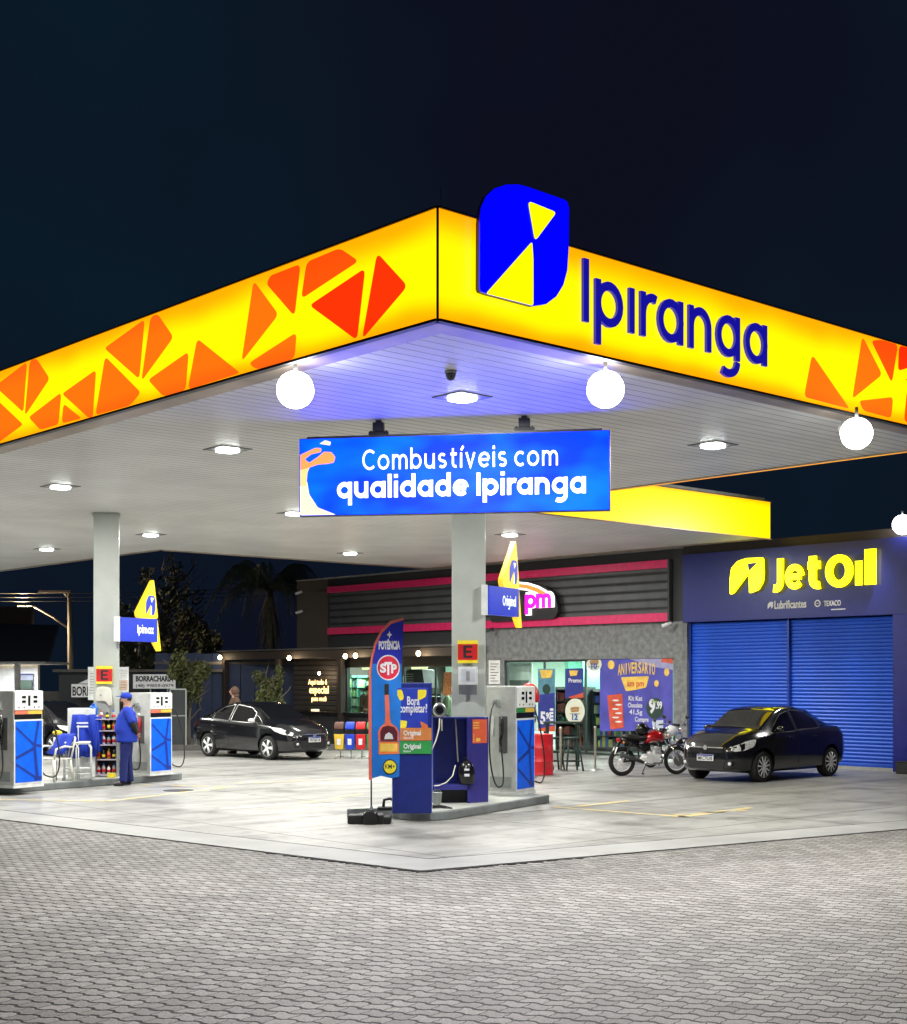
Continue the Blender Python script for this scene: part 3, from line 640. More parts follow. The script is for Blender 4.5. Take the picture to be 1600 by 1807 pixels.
# ---------------------------------------------------------------- blade signs
M['bys']=mat('lit yellow blade',(.6,.45,0),.35,emis=(1,.68,.03),es=.75)
M['bbs']=mat('lit blue blade',(.01,.03,.3),.35,emis=(.004,.02,.42),es=.8)
M['bws']=mat('lit white letters',(.6,.6,.6),.35,emis=(.8,.9,1),es=.9)
def blade(loc,rot,word_,label,s=1.0,lm='bbs'):
    t=thing('blade_sign',label,'sign',loc,rot,'triangular blade signs on the columns',s)
    b=MB(); b.box(0,1.08,-.05,.05,-.24,.24); b.build('name_panel',M[lm],t,bev=.006)
    b=MB(); b.box(-.12,-.002,-.03,.03,-.25,.25); b.build('bracket',M['white'],t)
    b=MB(); P=arc([(.98,1.08),(.48,.36),(.52,.243),(1.11,.243)],.08,5); b.prism([(x,-.045,z) for x,z in P],(0,.09,0)); b.build('triangle',M['bys'],t)
    b=MB(); P=arc([(1.09,.24),(1.20,-.42),(1.14,-.43),(.99,-.245),(1.083,-.245)],.03,4); b.prism([(x,-.045,z) for x,z in P],(0,.09,0)); b.build('triangle_tip',M['bys'],t)
    P=arc([(.74,.32),(.74,.58),(.82,.72),(.98,.72),(1.02,.64),(1.02,.44),(.98,.32),(.91,.31),(.89,.55)],.04,3); flat(P,M['bbs'],'emblem',t,-.046,.006)
    flat(arc([(.87,.68),(.97,.67),(.90,.57)],.02,3),M['bws'],'emblem_mark',t,-.053,.003)
    flat([(.86,.33),(.905,.52),(.905,.32)],M['bws'],'emblem_mark',t,-.053,.003)
    word(word_,.24,M['bws'],t,'caption',(.48,-.051,-.07),(1,0,0),(0,-1,0),.48,.125,.003,.2)
    return t
d=R(60-42)
p=PD(210,1110,28.6); blade((p.x,p.y,p.z),d,'Ipimax','lit blue and yellow blade sign on the farther column at left')
p=PD(858,1062,23.0); blade((p.x,p.y,p.z+.03),d,'Original','lit blue and yellow blade sign on the nearer column, before the shop sign',.98)
# things on the columns
M['yel2']=mat('yellow sticker',(.85,.68,.03),.45); M['redst']=mat('red sticker',(.55,.01,.015),.45); M['wbox']=mat('white plastic box',(.7,.71,.72),.35)
def column_sign(P,D,px,py,rot,label,s=1):
    q=PD(px,py,D); t=thing('letter_sign',label,'sign',tuple(q),rot,'letter signs on the columns',s)
    b=MB(); b.box(-.165,.165,-.006,0,-.185,.185); b.build('plate',M['yel2'],t,bev=.001)
    b=MB(); b.box(-.16,.16,-.0075,-.0055,-.135,.125); b.build('red_field',M['redst'],t)
    b=MB(); b.box(-.07,-.025,-.0105,-.0076,-.10,.10); b.box(-.025,.075,-.0105,-.0076,.065,.10); b.box(-.025,.06,-.0105,-.0076,-.018,.018); b.box(-.025,.075,-.0105,-.0076,-.10,-.065); b.build('letter',M['black'],t)
column_sign(P2,22.96,825,1150,CR2,'red and yellow E sign on the nearer column above the white box')
column_sign(P1,28.60,184,1191,CR1,'red and yellow E sign on the farther column above the cream dispenser',.98)
q=PD(826,1193,22.95); t=thing('dispenser_box','white wall box with sloping underside on the nearer column','box',tuple(q),CR2)
b=MB(); b.prism([(-.155,0,-.14),(-.155,-.16,-.14),(-.155,-.16,.15),(-.155,0,.15)],(.31,0,0)); b.build('case',M['wbox'],t,bev=.012)
b=MB(); b.prism([(-.15,-.003,-.14),(-.15,-.10,-.14),(-.15,-.003,-.30)],(.29,0,0)); b.build('underside',M['galv'],t)
b=MB(); b.box(-.11,.11,-.165,-.159,-.09,.11); b.build('front_label',mat('pale label',(.55,.58,.62),.4),t); b=MB(); b.box(-.03,.03,-.17,-.164,-.07,.08); b.build('window_slot',M['galv'],t,bev=.003)
q=PD(183,1235,28.58); t=thing('towel_dispenser','cream rounded dispenser with grey lower part on the farther column','dispenser',tuple(q),CR1)
b=MB(); b.prism([(x,0,z) for x,z in arc([(-.17,-.02),(-.14,.24),(.0,.28),(.15,.23),(.17,-.10),(.10,-.13),(.05,-.03)],.07,4)],(0,-.2,0)); b.build('cover',M['offwhite'],t,bev=.02)
b=MB(); b.prism([(x,-.01,z) for x,z in arc([(-.14,-.03),(.13,-.05),(.12,-.22),(.04,-.27),(-.11,-.16)],.04,3)],(0,-.14,0)); b.build('lower_case',M['galv'],t,bev=.01)
b=MB(); b.cyl((-.05,-.2,.10),(-.05,-.212,.10),.02,10); b.build('lock',M['galv'],t)
# price poster board behind the far column
def paper(t,x,z,w_,h_,y=-.012,m=None,rows=5,ink=None,seed=1):
    m=m or M['white']; b=MB(); b.box(x,x+w_,y-.002,y,z,z+h_); o=b.build('sheet',m,t); rr=random.Random(seed); b=MB()
    for i in range(rows):
        zz=z+h_*(1-(i+.8)/(rows+.7)); l=w_*(.45+.4*rr.random()); MB().box(x+(w_-l)/2,x+(w_+l)/2,y-.0035,y-.0022,zz-h_*.016,zz+h_*.016).build('print_line',ink or M['dark'],o)
    return o
q=PD(192,1206,29.35); t=thing('price_board','white price board sticking out behind the farther column','board',tuple(q),CR1)
b=MB(); b.box(-.42,.40,0,.03,-.34,.34); b.build('board',M['white'],t,bev=.004)
paper(t,.20,.12,.18,.18,-.004,mat('print paper',(.75,.75,.72),.5),3,M['galv'],2); paper(t,.20,-.13,.18,.2,-.004,mat('peach print',(.7,.5,.4),.5),3,M['wood'],3)
text('12',.16,mat('blue ink',(.02,.1,.4),.5),t,'number',(.23,-.006,-.30),bold=.004); paper(t,-.41,-.25,.14,.5,-.004,mat('print paper2',(.7,.7,.7),.5),8,M['galv'],4)
# ---------------------------------------------------------------- fuel pumps
def pump(loc,rot,label,cols,noz,scale):
    t=thing('fuel_pump',label,'fuel pump',loc,rot,'fuel pumps on the islands',scale)
    w_,d_=.34,.28
    b=MB(); b.box(-w_,w_,-d_,d_,0,1.80); b.build('body',M['pumpgrey'],t,bev=.012)
    b=MB(); b.box(-w_-.02,w_+.02,-d_-.02,d_+.02,-.002,.05); b.build('plinth',M['white'],t,bev=.004)
    b=MB(); b.box(-w_+.005,w_-.005,-d_-.025,-d_-.001,1.44,1.79); b.build('display_head',M['white'],t,bev=.012)
    for x,x2,z,z2 in ((-.17,-.08,1.66,1.705),(-.17,-.08,1.575,1.62),(.10,.19,1.66,1.705),(.10,.19,1.575,1.62),(-.025,.025,1.52,1.71)):
        MB().box(x,x2,-d_-.031,-d_-.026,z,z2).build('display',M['blackg'],t)
    for x in (-.25,-.13,.11,.22): MB().box(x,x+.02,-d_-.031,-d_-.026,1.48,1.505).build('button',M['blackg'],t)
    b=MB(); b.box(-w_+.02,-.02,-d_-.018,-d_-.001,1.365,1.43); b.build('grade_strip',cols[0],t); b=MB(); b.box(-.02,w_-.02,-d_-.018,-d_-.001,1.365,1.43); b.build('grade_strip',cols[1],t)
    b=MB(); b.box(-w_+.02,w_-.03,-d_-.012,-d_-.001,1.27,1.36); b.build('card_slot',M['blackg'],t)
    b=MB(); b.box(-w_+.0,w_-.0,-d_-.012,-d_-.001,.06,1.262); b.build('front_frame',M['white'],t,bev=.004)
    b=MB(); b.box(-w_+.03,w_-.03,-d_-.02,-d_-.0125,.10,1.235); pn=b.build('front_panel',M['blue'],t)
    X=lambda u:-w_+.03+u*(2*w_-.06); Z=lambda v:.10+v*1.135
    b=MB()
    for i,(p,q,wd) in enumerate((((0,.90),(.70,.60),.05),((.86,1),(.70,.56),.06),((0,.40),(.74,.56),.06),((.70,.60),(.82,.04),.07),((0,.30),(.76,.06),.05),((.72,.60),(1,.58),.05),((.70,.04),(1,.06),.07))):
        a=Vector((X(p[0]),Z(p[1]))); c=Vector((X(q[0]),Z(q[1]))); dd=(c-a).normalized(); nn=Vector((-dd.y,dd.x))*wd/2
        cl=lambda v:(max(X(0)+.001,min(X(1)-.001,v.x)),max(Z(0)+.001,min(Z(1)-.001,v.y)))
        y=-d_-.0215-.0004*i; b.poly([(cl(k)[0],y,cl(k)[1]) for k in (a-nn,c-nn,c+nn,a+nn)])
    b.build('line_pattern',M['dblue'],pn,fix=False)
    for sx in (-1,1):
        b=MB(); x=sx*w_
        # nozzle cradle in the end face
        b.box(*sorted((x,x+sx*.012)),-.13,.03,.70,1.30); b.build('nozzle_recess',mat('dark recess steel',(.12,.12,.12),.5),t,bev=.003)
        b=MB(); b.box(*sorted((x,x+sx*.02)),.13,.17,.98,1.30); b.build('side_light_strip',M['white'],t,bev=.004)
        nzc=noz[0] if sx<0 else noz[1]
        b=MB(); b.tube([(x+sx*.05,-.05,1.26),(x+sx*.07,-.06,1.17),(x+sx*.06,-.05,1.02)],[.018,.035,.03],8); b.tube([(x+sx*.06,-.05,1.02),(x+sx*.055,-.02,.90),(x+sx*.05,-.03,.80)],[.03,.026,.02],8); 
        b.tube([(x+sx*.09,-.08,1.18),(x+sx*.12,-.10,1.06),(x+sx*.08,-.06,.96)],.010,6)
        nz=b.build('nozzle',nzc,t)
        b=MB(); b.tube([(x+sx*.05,-.05,1.26),(x+sx*.04,-.02,1.33),(x+sx*.03,.02,1.36)],.013,6); b.build('spout',M['steel'],nz)
        b=MB(); b.box(*sorted((x,x+sx*.08)),.02,.12,1.50,1.58); b.box(*sorted((x,x+sx*.06)),-.02,.06,1.44,1.50); b.build('hose_swivel',M['galv'],t,bev=.006)
        pts=[]; 
        fy=0 if sx<0 else -.22
        P0=Vector((x+sx*.08,.07+fy,1.54)); C1=Vector((x+sx*(.50 if sx<0 else .42),.02+fy,1.40)); C2=Vector((x+sx*.62,-.10+fy,.0)); P3=Vector((x+sx*.20,-.12+fy*.6,.16))
        for i in range(15):
            s_=i/14; pts.append(P0*(1-s_)**3+C1*3*s_*(1-s_)**2+C2*3*s_*s_*(1-s_)+P3*s_**3)
        Q1=Vector((x+sx*.06,-.12,.18)); Q2=Vector((x+sx*.03,-.05,.6)); Q3=Vector((x+sx*.05,-.03,.80))
        for i in range(1,9):
            s_=i/8; pts.append(P3*(1-s_)**3+Q1*3*s_*(1-s_)**2+Q2*3*s_*s_*(1-s_)+Q3*s_**3)
        b=MB(); b.tube(pts,.014,7); b.build('hose',M['black'],t)
    b=MB(); b.box(-w_-.008,-w_+.002,-.2,.2,.12,.3); b.build('vent_plate',M['galv'],t)
    return t
st_g,st_y,st_r=M['green'],mat('amber strip',(.8,.5,.06),.4),mat('coral strip',(.8,.18,.10),.4)
nb=M['blackg']; nr=mat('red nozzle',(.6,.01,.03),.35); ny=mat('yellow nozzle',(.8,.6,.03),.35)
q=PZ(900,1400,.132); pump((q.x,q.y,.132),R(18),'fuel pump with green and yellow strip on the nearer island behind the navy service unit',(st_g,st_y),(nb,nb),(1,1,1.01))
q=PZ(266,1367,.132); pump((q.x,q.y,.132),R(18),'fuel pump with red and yellow nozzles behind the standing worker',(st_r,st_y),(nr,ny),(.95,.95,.925))
q=PZ(30,1388,.132); pump((q.x,q.y,.132),R(18),'fuel pump at the left edge of the photo beside the white plastic chair',(st_r,st_y),(nb,nb),(1,1,.96))
# ---------------------------------------------------------------- shop and workshop (front plane x=AS; local x = -world y)
AS=19.9
def SX(px,py,y=0): p=PA(px,py,AS+y); return (-p.y,p.z)
def sxs(px,y=0): return SX(px,1200,y)[0]
M['fdark']=mat('charcoal render',(.035,.036,.040),.6,var=.15,bump=.2)
M['fbrown']=mat('dark brown render',(.055,.042,.036),.65,var=.15,bump=.2)
M['wallg']=mat('mottled grey stone wall',(.195,.20,.20),.6,var=.35,scale=7,bump=.6,bscale=30)
def slat_mat(name,c,per,rough=.45,dark=.25):
    m=bpy.data.materials.new(name); m.use_nodes=True; n=m.node_tree; b=n.nodes['Principled BSDF']; L=n.links.new
    tc=nd(n,'ShaderNodeTexCoord'); sx=nd(n,'ShaderNodeSeparateXYZ'); L(tc.outputs['Object'],sx.inputs[0])
    pp=nd(n,'ShaderNodeMath',operation='PINGPONG'); pp.inputs[1].default_value=per/2; L(sx.outputs['Z'],pp.inputs[0])
    mr=nd(n,'ShaderNodeMapRange'); mr.inputs['From Max'].default_value=per*.22; mr.inputs['To Min'].default_value=dark; L(pp.outputs[0],mr.inputs['Value'])
    nz=nd(n,'ShaderNodeTexNoise'); nz.inputs['Scale'].default_value=2.5; nz.inputs['Detail'].default_value=5; L(tc.outputs['Object'],nz.inputs['Vector'])
    r=nd(n,'ShaderNodeValToRGB'); r.color_ramp.elements[0].position=.3; r.color_ramp.elements[1].position=.7; r.color_ramp.elements[0].color=tuple(v*.8 for v in c)+(1,); r.color_ramp.elements[1].color=tuple(v*1.15 for v in c)+(1,); L(nz.outputs['Fac'],r.inputs['Fac'])
    x=nd(n,'ShaderNodeMixRGB',blend_type='MULTIPLY'); x.inputs[0].default_value=1; L(r.outputs[0],x.inputs[1]); L(mr.outputs[0],x.inputs[2]); L(x.outputs[0],b.inputs['Base Color']); b.inputs['Roughness'].default_value=rough
    bp=nd(n,'ShaderNodeBump'); bp.inputs['Strength'].default_value=.8; bp.inputs['Distance'].default_value=.02; L(mr.outputs[0],bp.inputs['Height']); L(bp.outputs[0],b.inputs['Normal'])
    return m
M['clad']=slat_mat('charcoal slatted cladding',(.075,.078,.082),.23,.4,.15)
M['boards']=slat_mat('black timber boards',(.045,.04,.038),.17,.55,.2)
M['navyp']=mat('navy blue composite panel',(.012,.018,.17),.30,.15,var=.06)
M['shut']=mat('blue roller shutter steel',(.012,.10,.66),.38,.1,var=.12,scale=1.4,streak=True)
M['mint']=mat('mint green wall',(.22,.60,.46),.6,var=.05)
M['inwhite']=mat('pale interior wall',(.55,.68,.60),.6,var=.05)
M['infloor']=mat('grey shop floor tiles',(.32,.33,.32),.3)
def glassmat():
    m=bpy.data.materials.new('clear shop glass'); m.use_nodes=True; n=m.node_tree; n.nodes.clear(); L=n.links.new
    o=nd(n,'ShaderNodeOutputMaterial'); mx=nd(n,'ShaderNodeMixShader'); t=nd(n,'ShaderNodeBsdfTransparent'); g=nd(n,'ShaderNodeBsdfGlossy'); g.inputs['Roughness'].default_value=.02
    t.inputs['Color'].default_value=(.90,.97,.94,1); lw=nd(n,'ShaderNodeLayerWeight'); lw.inputs['Blend'].default_value=.5; pw=nd(n,'ShaderNodeMath',operation='POWER'); pw.inputs[1].default_value=4; L(lw.outputs['Facing'],pw.inputs[0]); f=nd(n,'ShaderNodeMath',operation='MULTIPLY_ADD'); f.inputs[1].default_value=.6; f.inputs[2].default_value=.03; L(pw.outputs[0],f.inputs[0])
    L(f.outputs[0],mx.inputs[0]); L(t.outputs[0],mx.inputs[1]); L(g.outputs[0],mx.inputs[2]); L(mx.outputs[0],o.inputs[0]); return m
M['glass']=glassmat()
X0=-29.73; X1=-13.1; ZT=5.42
wl,wr=sxs(889),sxs(1188); wt=2.62
bl,br=sxs(608),-21.3; bb0,bt=.80,2.52
st=thing('shop_building','dark charcoal convenience shop with two magenta bands and slatted cladding over lit windows','shop',(AS,0,0),R(-90))
def sb(name,m,*boxes,bev=0,par=None):
    b=MB()
    for q in boxes: b.box(*q)
    return b.build(name,m,par or st,bev=bev)
sb('wall',M['fdark'],(X0,X1,0,.25,3.56,ZT),)
sb('wall',M['wallg'],(-21.3,X1,0.0,.22,wt,3.555),(wr,X1-.0,0.0,.22,0,wt-.001),(-21.3,wl,0.0,.22,0,wt-.001))
sb('wall',M['fdark'],(X0,-21.301,.0,.22,bt,3.555),(X0,bl,0.0,.22,0,bt-.001),(bl+.001,-21.301,.0,.22,0,bb0))
sb('end_wall',M['fbrown'],(X0-.0,X0+1.74,-.14,-.002,2.95,ZT-.01),(X0-.02,X0+.2,-.0,9,0,ZT-.012))
sb('roof',M['fdark'],(X0+.2,X1,.25,9,ZT-.3,ZT-.15))
sb('parapet_trim',mat('pale aluminium trim',(.45,.44,.42),.4,.4),(X0-.03,X1,-.16,.28,ZT,ZT+.04))
xl,xr=-27.99,-13.49
sb('cladding',M['clad'],(xl,xr,-.06,-.002,3.78,4.96))
for z in (3.70,4.95):
    b=MB(); b.box(xl,xr,-.16,-.061,z-.005,z+.205) if z>4 else b.box(xl,xr,-.16,-.061,3.56,3.785); b.build('magenta_band',M['pink'],st,bev=.006)
sb('cladding_end',M['dark'],(xr,xr+.06,-.16,-.0,3.56,5.155))
# windows: frame + panes
M['frame']=mat('dark aluminium frame',(.05,.055,.055),.4,.4)
for (a,c,z0,z1,nn_) in ((wl,wr,0.02,wt,4),(bl,br,bb0,bt,4)):
    wd=thing('w','','w'); tb=MB()
    tb.box(a,c,.06,.12,z1-.06,z1-.001); tb.box(a,c,.06,.12,z0,z0+.05)
    for i in range(nn_+1):
        x=a+(c-a)*i/nn_; tb.box(x-.025,x+.025,.058,.122,z0+.051,z1-.061) if 0<i<nn_ else (tb.box(*( (x,x+.05) if i==0 else (x-.05,x)),.058,.122,z0+.051,z1-.061))
    bpy.data.objects.remove(wd); w_=tb.build('window',M['frame'],st)
    for i in range(nn_):
        x=a+(c-a)*i/nn_; y=a+(c-a)*(i+1)/nn_; MB().box(x+.02,y-.02,.085,.093,z0+.04,z1-.05).build('pane',M['glass'],w_)
# interior shell
FZ=.06
sb('interior_floor',M['infloor'],(X0+.3,X1-.2,.25,6.5,.0,FZ))
sb('interior_wall',M['inwhite'],(X0+.3,X1-.2,6.4,6.5,FZ,3.2)); sb('interior_wall',M['mint'],(-20.3,-20.15,3.2,6.4,FZ,3.2)); sb('interior_wall',M['inwhite'],(X1-.3,X1-.2,.25,6.4,FZ,3.2))
sb('interior_ceiling',M['white'],(X0+.3,X1-.2,.25,6.4,2.95,3.0))
M['warm']=mat('interior lamp panel',(.9,.9,.8),.4,emis=(.95,1,.86),es=6)
for x in (-28,-25.5,-23,-18.5,-16,-14.3):
    for y in (1.4,4.2): sb('ceiling_panel',M['warm'],(x-.3,x+.3,y-.3,y+.3,2.925,2.948))
    light('shop_light','AREA',(x,2.6,2.88),290,(.88,1,.92),.9,parent=st)
# coloured band of wall behind the panes, doors and boxes
sb('interior_partition',M['mint'],(-19.0,-17.5,2.6,2.7,FZ,2.95)); dA,dB=sxs(893,.6),sxs(938,.6); sb('interior_door_frame',M['white'],(dA,dB,.6,.64,2.05,2.56),(dA,dA+.12,.6,.64,FZ,2.049),(dB-.12,dB,.6,.64,FZ,2.049)); sb('interior_door',mat('grey interior door',(.22,.21,.21),.5),(dA+.121,dB-.121,.62,.66,FZ,2.048)); sb('interior_counter',M['white'],(dA+.121,dA+.7,.5,.6,FZ,1.55))
# Jet workshop
wk=thing('workshop_building','navy blue workshop front with two closed royal blue roller shutters beside the shop','workshop',(AS,0,0),R(-90))
s1,s2,s3=-12.92,-9.97,-7.11
sb('fascia_panel',M['navyp'],(X1+.06,-2,-.10,.14,3.52,5.24),par=wk,bev=.004)
sb('parapet',M['fbrown'],(X1+.002,-2,.02,.4,5.243,5.46),par=wk); sb('side_wall',M['fdark'],(X1+.003,X1+.16,.145,.3,0,5.24),par=wk)
sb('pillar',mat('navy painted pillar',(.012,.018,.24),.35),(s3+.03,-4.6,-.10,.14,0,3.518),par=wk,bev=.004)
sb('back_wall',M['fdark'],(X1+.17,-2,.5,.7,0,5.2),par=wk)
sb('kerb_step',mat('pale sill',(.5,.5,.46),.6),(s1-.1,s3+.2,-.02,.3,-.001,.06),par=wk)
for a,c in ((s1,s2-.03),(s2+.03,s3)):
    b=MB(); z=.065; n=40; h=(3.50-z)/n
    for i in range(n):
        z0=z+i*h; b.prism([(a,.16,z0),(a,.142,z0+h*.15),(a,.132,z0+h*.5),(a,.142,z0+h*.85),(a,.16,z0+h)],(c-a,0,0))
    s_=b.build('roller_shutter',M['shut'],wk)
    MB().box(a,c,.10,.17,.062,.13).build('bottom_rail',M['shut'],s_,bev=.004)
sb('guide_rail',mat('blue guide rail',(.012,.05,.36),.35),(s2-.028,s2+.028,.06,.2,.06,3.515),par=wk); sb('guide_rail',MATS['blue guide rail'],(s1-.05,s1-.002,.08,.2,.06,3.515),par=wk)
sb('edge_post',M['wallg'],(X1+.004,s1-.06,-.0,.14,0,3.518),par=wk)
# yellow 3d letters
M['jet']=mat('backlit lemon letters',(.8,.7,0),.35,emis=(1,.90,.0),es=2.4); M['jets']=mat('mustard letter side',(.45,.30,.02),.4)
jo=thing('workshop_sign','backlit yellow Jet Oıl sign with leaf emblem on the navy workshop front','sign',(AS,0,0),R(-90))
def jp(pts,m,name,y,th,r=.04):
    q=arc([SX(1180+x/3.81,840+yy/3.81,-.16) for x,yy in pts],r,5); b=MB(); b.prism([(x,y,z) for x,z in q],(0,-th,0)); return b.build(name,m,jo)
LO=[(418,798),(418,690),(428,620),(470,572),(530,553),(640,548),(645,650),(640,710),(610,765),(548,790),(545,650),(440,790)]
jp([(540,590),(608,582),(548,640)],M['navyp'],'emblem_hole',-.226,.004,.02)
jp(LO,M['jet'],'emblem',-.16,.06,.05)
for (s_,xa,xb,ya,wg,xh_,nm) in (('J',1359,1383,1043,.34,.56,0),('e',1387,1419,1041,.25,.60,0),('t',1421,1452,1038,.32,.57,0),('ı',1511,1522,1033,.5,.58,0),('l',1527.5,1546,1032,.5,.58,1)):
    x0,z0=SX(xa,ya,-.16); x1,_=SX(xb,ya,-.16)
    if s_ in 'ıl': b=MB(); b.box(x0,x1,-.22,-.16,z0,z0+(.55 if s_=='ı' else .80)); b.build('letter',M['jet'],jo)
    else: word(s_,wg,M['jet'],jo,'letter',(x0,-.16,z0),(1,0,0),(0,-1,0),x1-x0,xh_,.06)
# big O as a ring
x0,z0=SX(1458,1038,-.16); x1,z1=SX(1506,977,-.16); cx,cz=(x0+x1)/2,(z0+z1)/2
b=MB(); n=40
for i in range(n):
    a0,a1=2*math.pi*i/n,2*math.pi*(i+1)/n; ro=((x1-x0)/2,(z1-z0)/2); ri=(ro[0]*.48,ro[1]*.56)
    P=[(cx+ro[0]*math.cos(a0),cz+ro[1]*math.sin(a0)),(cx+ro[0]*math.cos(a1),cz+ro[1]*math.sin(a1)),(cx+ri[0]*math.cos(a1),cz+ri[1]*math.sin(a1)),(cx+ri[0]*math.cos(a0),cz+ri[1]*math.sin(a0))]
    F=[b.pt((x,-.22,z)) for x,z in P]; G=[b.pt((x,-.16,z)) for x,z in P]; b.face(F); b.face((F[0],F[1],G[1],G[0])); b.face((F[2],F[3],G[3],G[2]))
b.build('letter',M['jet'],jo)
M['wprint']=mat('white print',(.75,.75,.78),.4)
x0,z0=SX(1366,1072,-.11); x1,_=SX(1422,1070,-.11); t2=tag(text('Lubrificantes',.3,M['wprint'],None,'brand_lettering',(0,0,0),fitw=x1-x0,bold=.006,fith=.20),'small white word Lubrificantes with leaf mark under the yellow sign','lettering'); 
def place_front(o,x,z,y): o.location=(AS+y,-x,z); o.rotation_euler=(R(90),0,R(-90))
place_front(t2,x0,z0-.03,-.105)
l2=MB(); l2.prism([(x,0,z) for x,z in arc([(-.20,0),(-.19,.12),(-.13,.17),(-.04,.17),(-.04,.05),(-.09,.0),(-.10,.08)],.02,3)],(0,-.004,0)); o=l2.build('mark',M['wprint'],t2); o.rotation_euler=(R(-90),0,0)
x0,z0=SX(1453,1071,-.11); x1,_=SX(1483,1069,-.11); t3=tag(text('TEXACO',.3,M['wprint'],None,'brand_lettering',fitw=x1-x0,bold=.006,fith=.13),'small white word TEXACO with ring mark near the right shutter','lettering'); place_front(t3,x0,z0+.02,-.105)
b=MB()
for i in range(16):
    a0,a1=2*math.pi*i/16,2*math.pi*(i+1)/16; b.poly([(-.17+.085*math.cos(a0),.07+.085*math.sin(a0),0.001),(-.17+.085*math.cos(a1),.07+.085*math.sin(a1),0.001),(-.17+.055*math.cos(a1),.07+.055*math.sin(a1),0.001),(-.17+.055*math.cos(a0),.07+.055*math.sin(a0),0.001)])
b.box(-.20,-.14,.062,.078,0,.002); b.box(.2,.58,-.10,-.075,-.001,.003); b.build('mark',M['wprint'],t3)
# magenta "pm" sign with swoosh
ap=thing('shop_sign','magenta and orange shop sign lettering with a swoosh on the slatted cladding','sign',(AS,0,0),R(-90))
M['mag']=mat('backlit magenta',(.6,.0,.4),.35,emis=(.85,.0,.55),es=1.0); M['wlit']=mat('backlit white',(.8,.8,.8),.35,emis=(1,.93,.97),es=1.2); M['olit']=mat('backlit orange',(.8,.3,0),.35,emis=(1,.22,.06),es=1.0)
y=-.30
def ribbon(pts,w_,m,name,y,th,par):
    b=MB(); n=len(pts); V=[Vector(p) for p in pts]; A_,B_=[],[]
    for i in range(n):
        t=(V[min(i+1,n-1)]-V[max(i-1,0)]).normalized(); nn=Vector((-t.y,t.x)); w2=(w_[0]+(w_[1]-w_[0])*i/(n-1))/2 if isinstance(w_,tuple) else w_/2
        A_.append(V[i]+nn*w2); B_.append(V[i]-nn*w2)
    for i in range(n-1):
        P=[A_[i],A_[i+1],B_[i+1],B_[i]]; f=[b.pt((p.x,y-th,p.y)) for p in P]; g=[b.pt((p.x,y,p.y)) for p in P]; b.face(f); b.face((f[0],f[1],g[1],g[0])); b.face((f[2],f[3],g[3],g[2]))
    return b.build(name,m,par)
x0,z0=SX(925,1088,-.3); x1,_=SX(975,1082,-.3)
for wgt,m_,yy,nm in ((.62,M['wlit'],-.28,'letter_outline'),(.30,M['mag'],-.315,'letter')):
    word('pm',wgt,m_,ap,nm,(x0+.06,yy,z0+.22),(1,0,0),(0,-1,0),x1-x0-.1 if nm=='letter' else x1-x0,.40 if nm=='letter' else .46,.03,.02 if wgt<.5 else -.1,slope=.0)
xa,za=SX(872,1088,-.3)
for wgt,m_,yy,nm in ((.62,M['wlit'],-.28,'letter_outline'),(.30,M['olit'],-.315,'letter')):
    word('am',wgt,m_,ap,nm,(xa,yy,z0+.24),(1,0,0),(0,-1,0),.95 if nm=='letter' else 1.0,.38 if nm=='letter' else .44,.03,.02)
sw=[SX(x,y_,-.3) for x,y_ in ((872,1046),(890,1037),(910,1033),(930,1035),(948,1041),(960,1048),(968,1057))]
ribbon(sw,(.20,.26),M['wlit'],'swoosh_outline',-.28,.03,ap); ribbon(sw[:-1]+[((sw[-1][0]*.6+sw[-2][0]*.4),(sw[-1][1]*.6+sw[-2][1]*.4))],(.08,.14),M['olit'],'swoosh',-.315,.02,ap)
b=MB(); q=[SX(x,y_,-.2) for x,y_ in ((868,1034),(930,1026),(965,1035),(982,1050),(988,1078),(980,1092),(868,1098))]; b.prism([(x,-.165,z) for x,z in arc(q,.1,4)],(0,-.10,0)); b.build('backing',M['black'],ap)
# --- posters and stickers on the glass (each hangs just in front of its pane)
M['pviol']=mat('violet blue print',(.08,.075,.42),.4,var=.25,scale=2); M['pnavy']=mat('navy print',(.03,.04,.26),.4,var=.2); M['pgold']=mat('gold print',(.85,.55,.10),.4,var=.2); M['pred']=mat('brick red print',(.62,.09,.04),.4,var=.2); M['pteal']=mat('teal print',(.10,.26,.34),.4,var=.2)
M['pdk']=mat('dark green print',(.02,.05,.04),.4); M['pcream']=mat('cream print',(.72,.72,.58),.4,var=.06)
def poster(name,pxs,label,m,y=.04,grp=None,back=True):
    q=[SX(px,py,y) for px,py in pxs]; t=thing(name,label,'poster',(AS,0,0),R(-90),grp)
    b=MB(); b.prism([(x,y,z) for x,z in q],(0,.004,0)); b.build('sheet',m,t); return t
def pin(t,pxs,m,name,y=.035,r=0):
    q=[SX(px,py,y) for px,py in pxs]; q=arc(q,r,3) if r else q
    b=MB(); b.prism([(x,y,z) for x,z in q],(0,.0035,0)); return b.build(name,m,t)
def ptext(t,s,pxl,pyb,pxr,h,m,y=.0335,bold=.004,name='caption'):
    x0,z0=SX(pxl,pyb,y); x1,_=SX(pxr,pyb,y); return text(s,h*1.35,m,t,name,(x0,y,z0),(R(90),0,0),.001,bold,fitw=x1-x0)
def ell(cx,cy,rx,ry,n=20): return [(cx+rx*math.cos(2*math.pi*i/n),cy+ry*math.sin(2*math.pi*i/n)) for i in range(n)]
t=poster('window_poster',((1058,1163),(1187,1161),(1187,1289),(1058,1290)),'large violet window poster with golden ANIVERSÁRIO title and a red wrapper bar',M['pviol'])
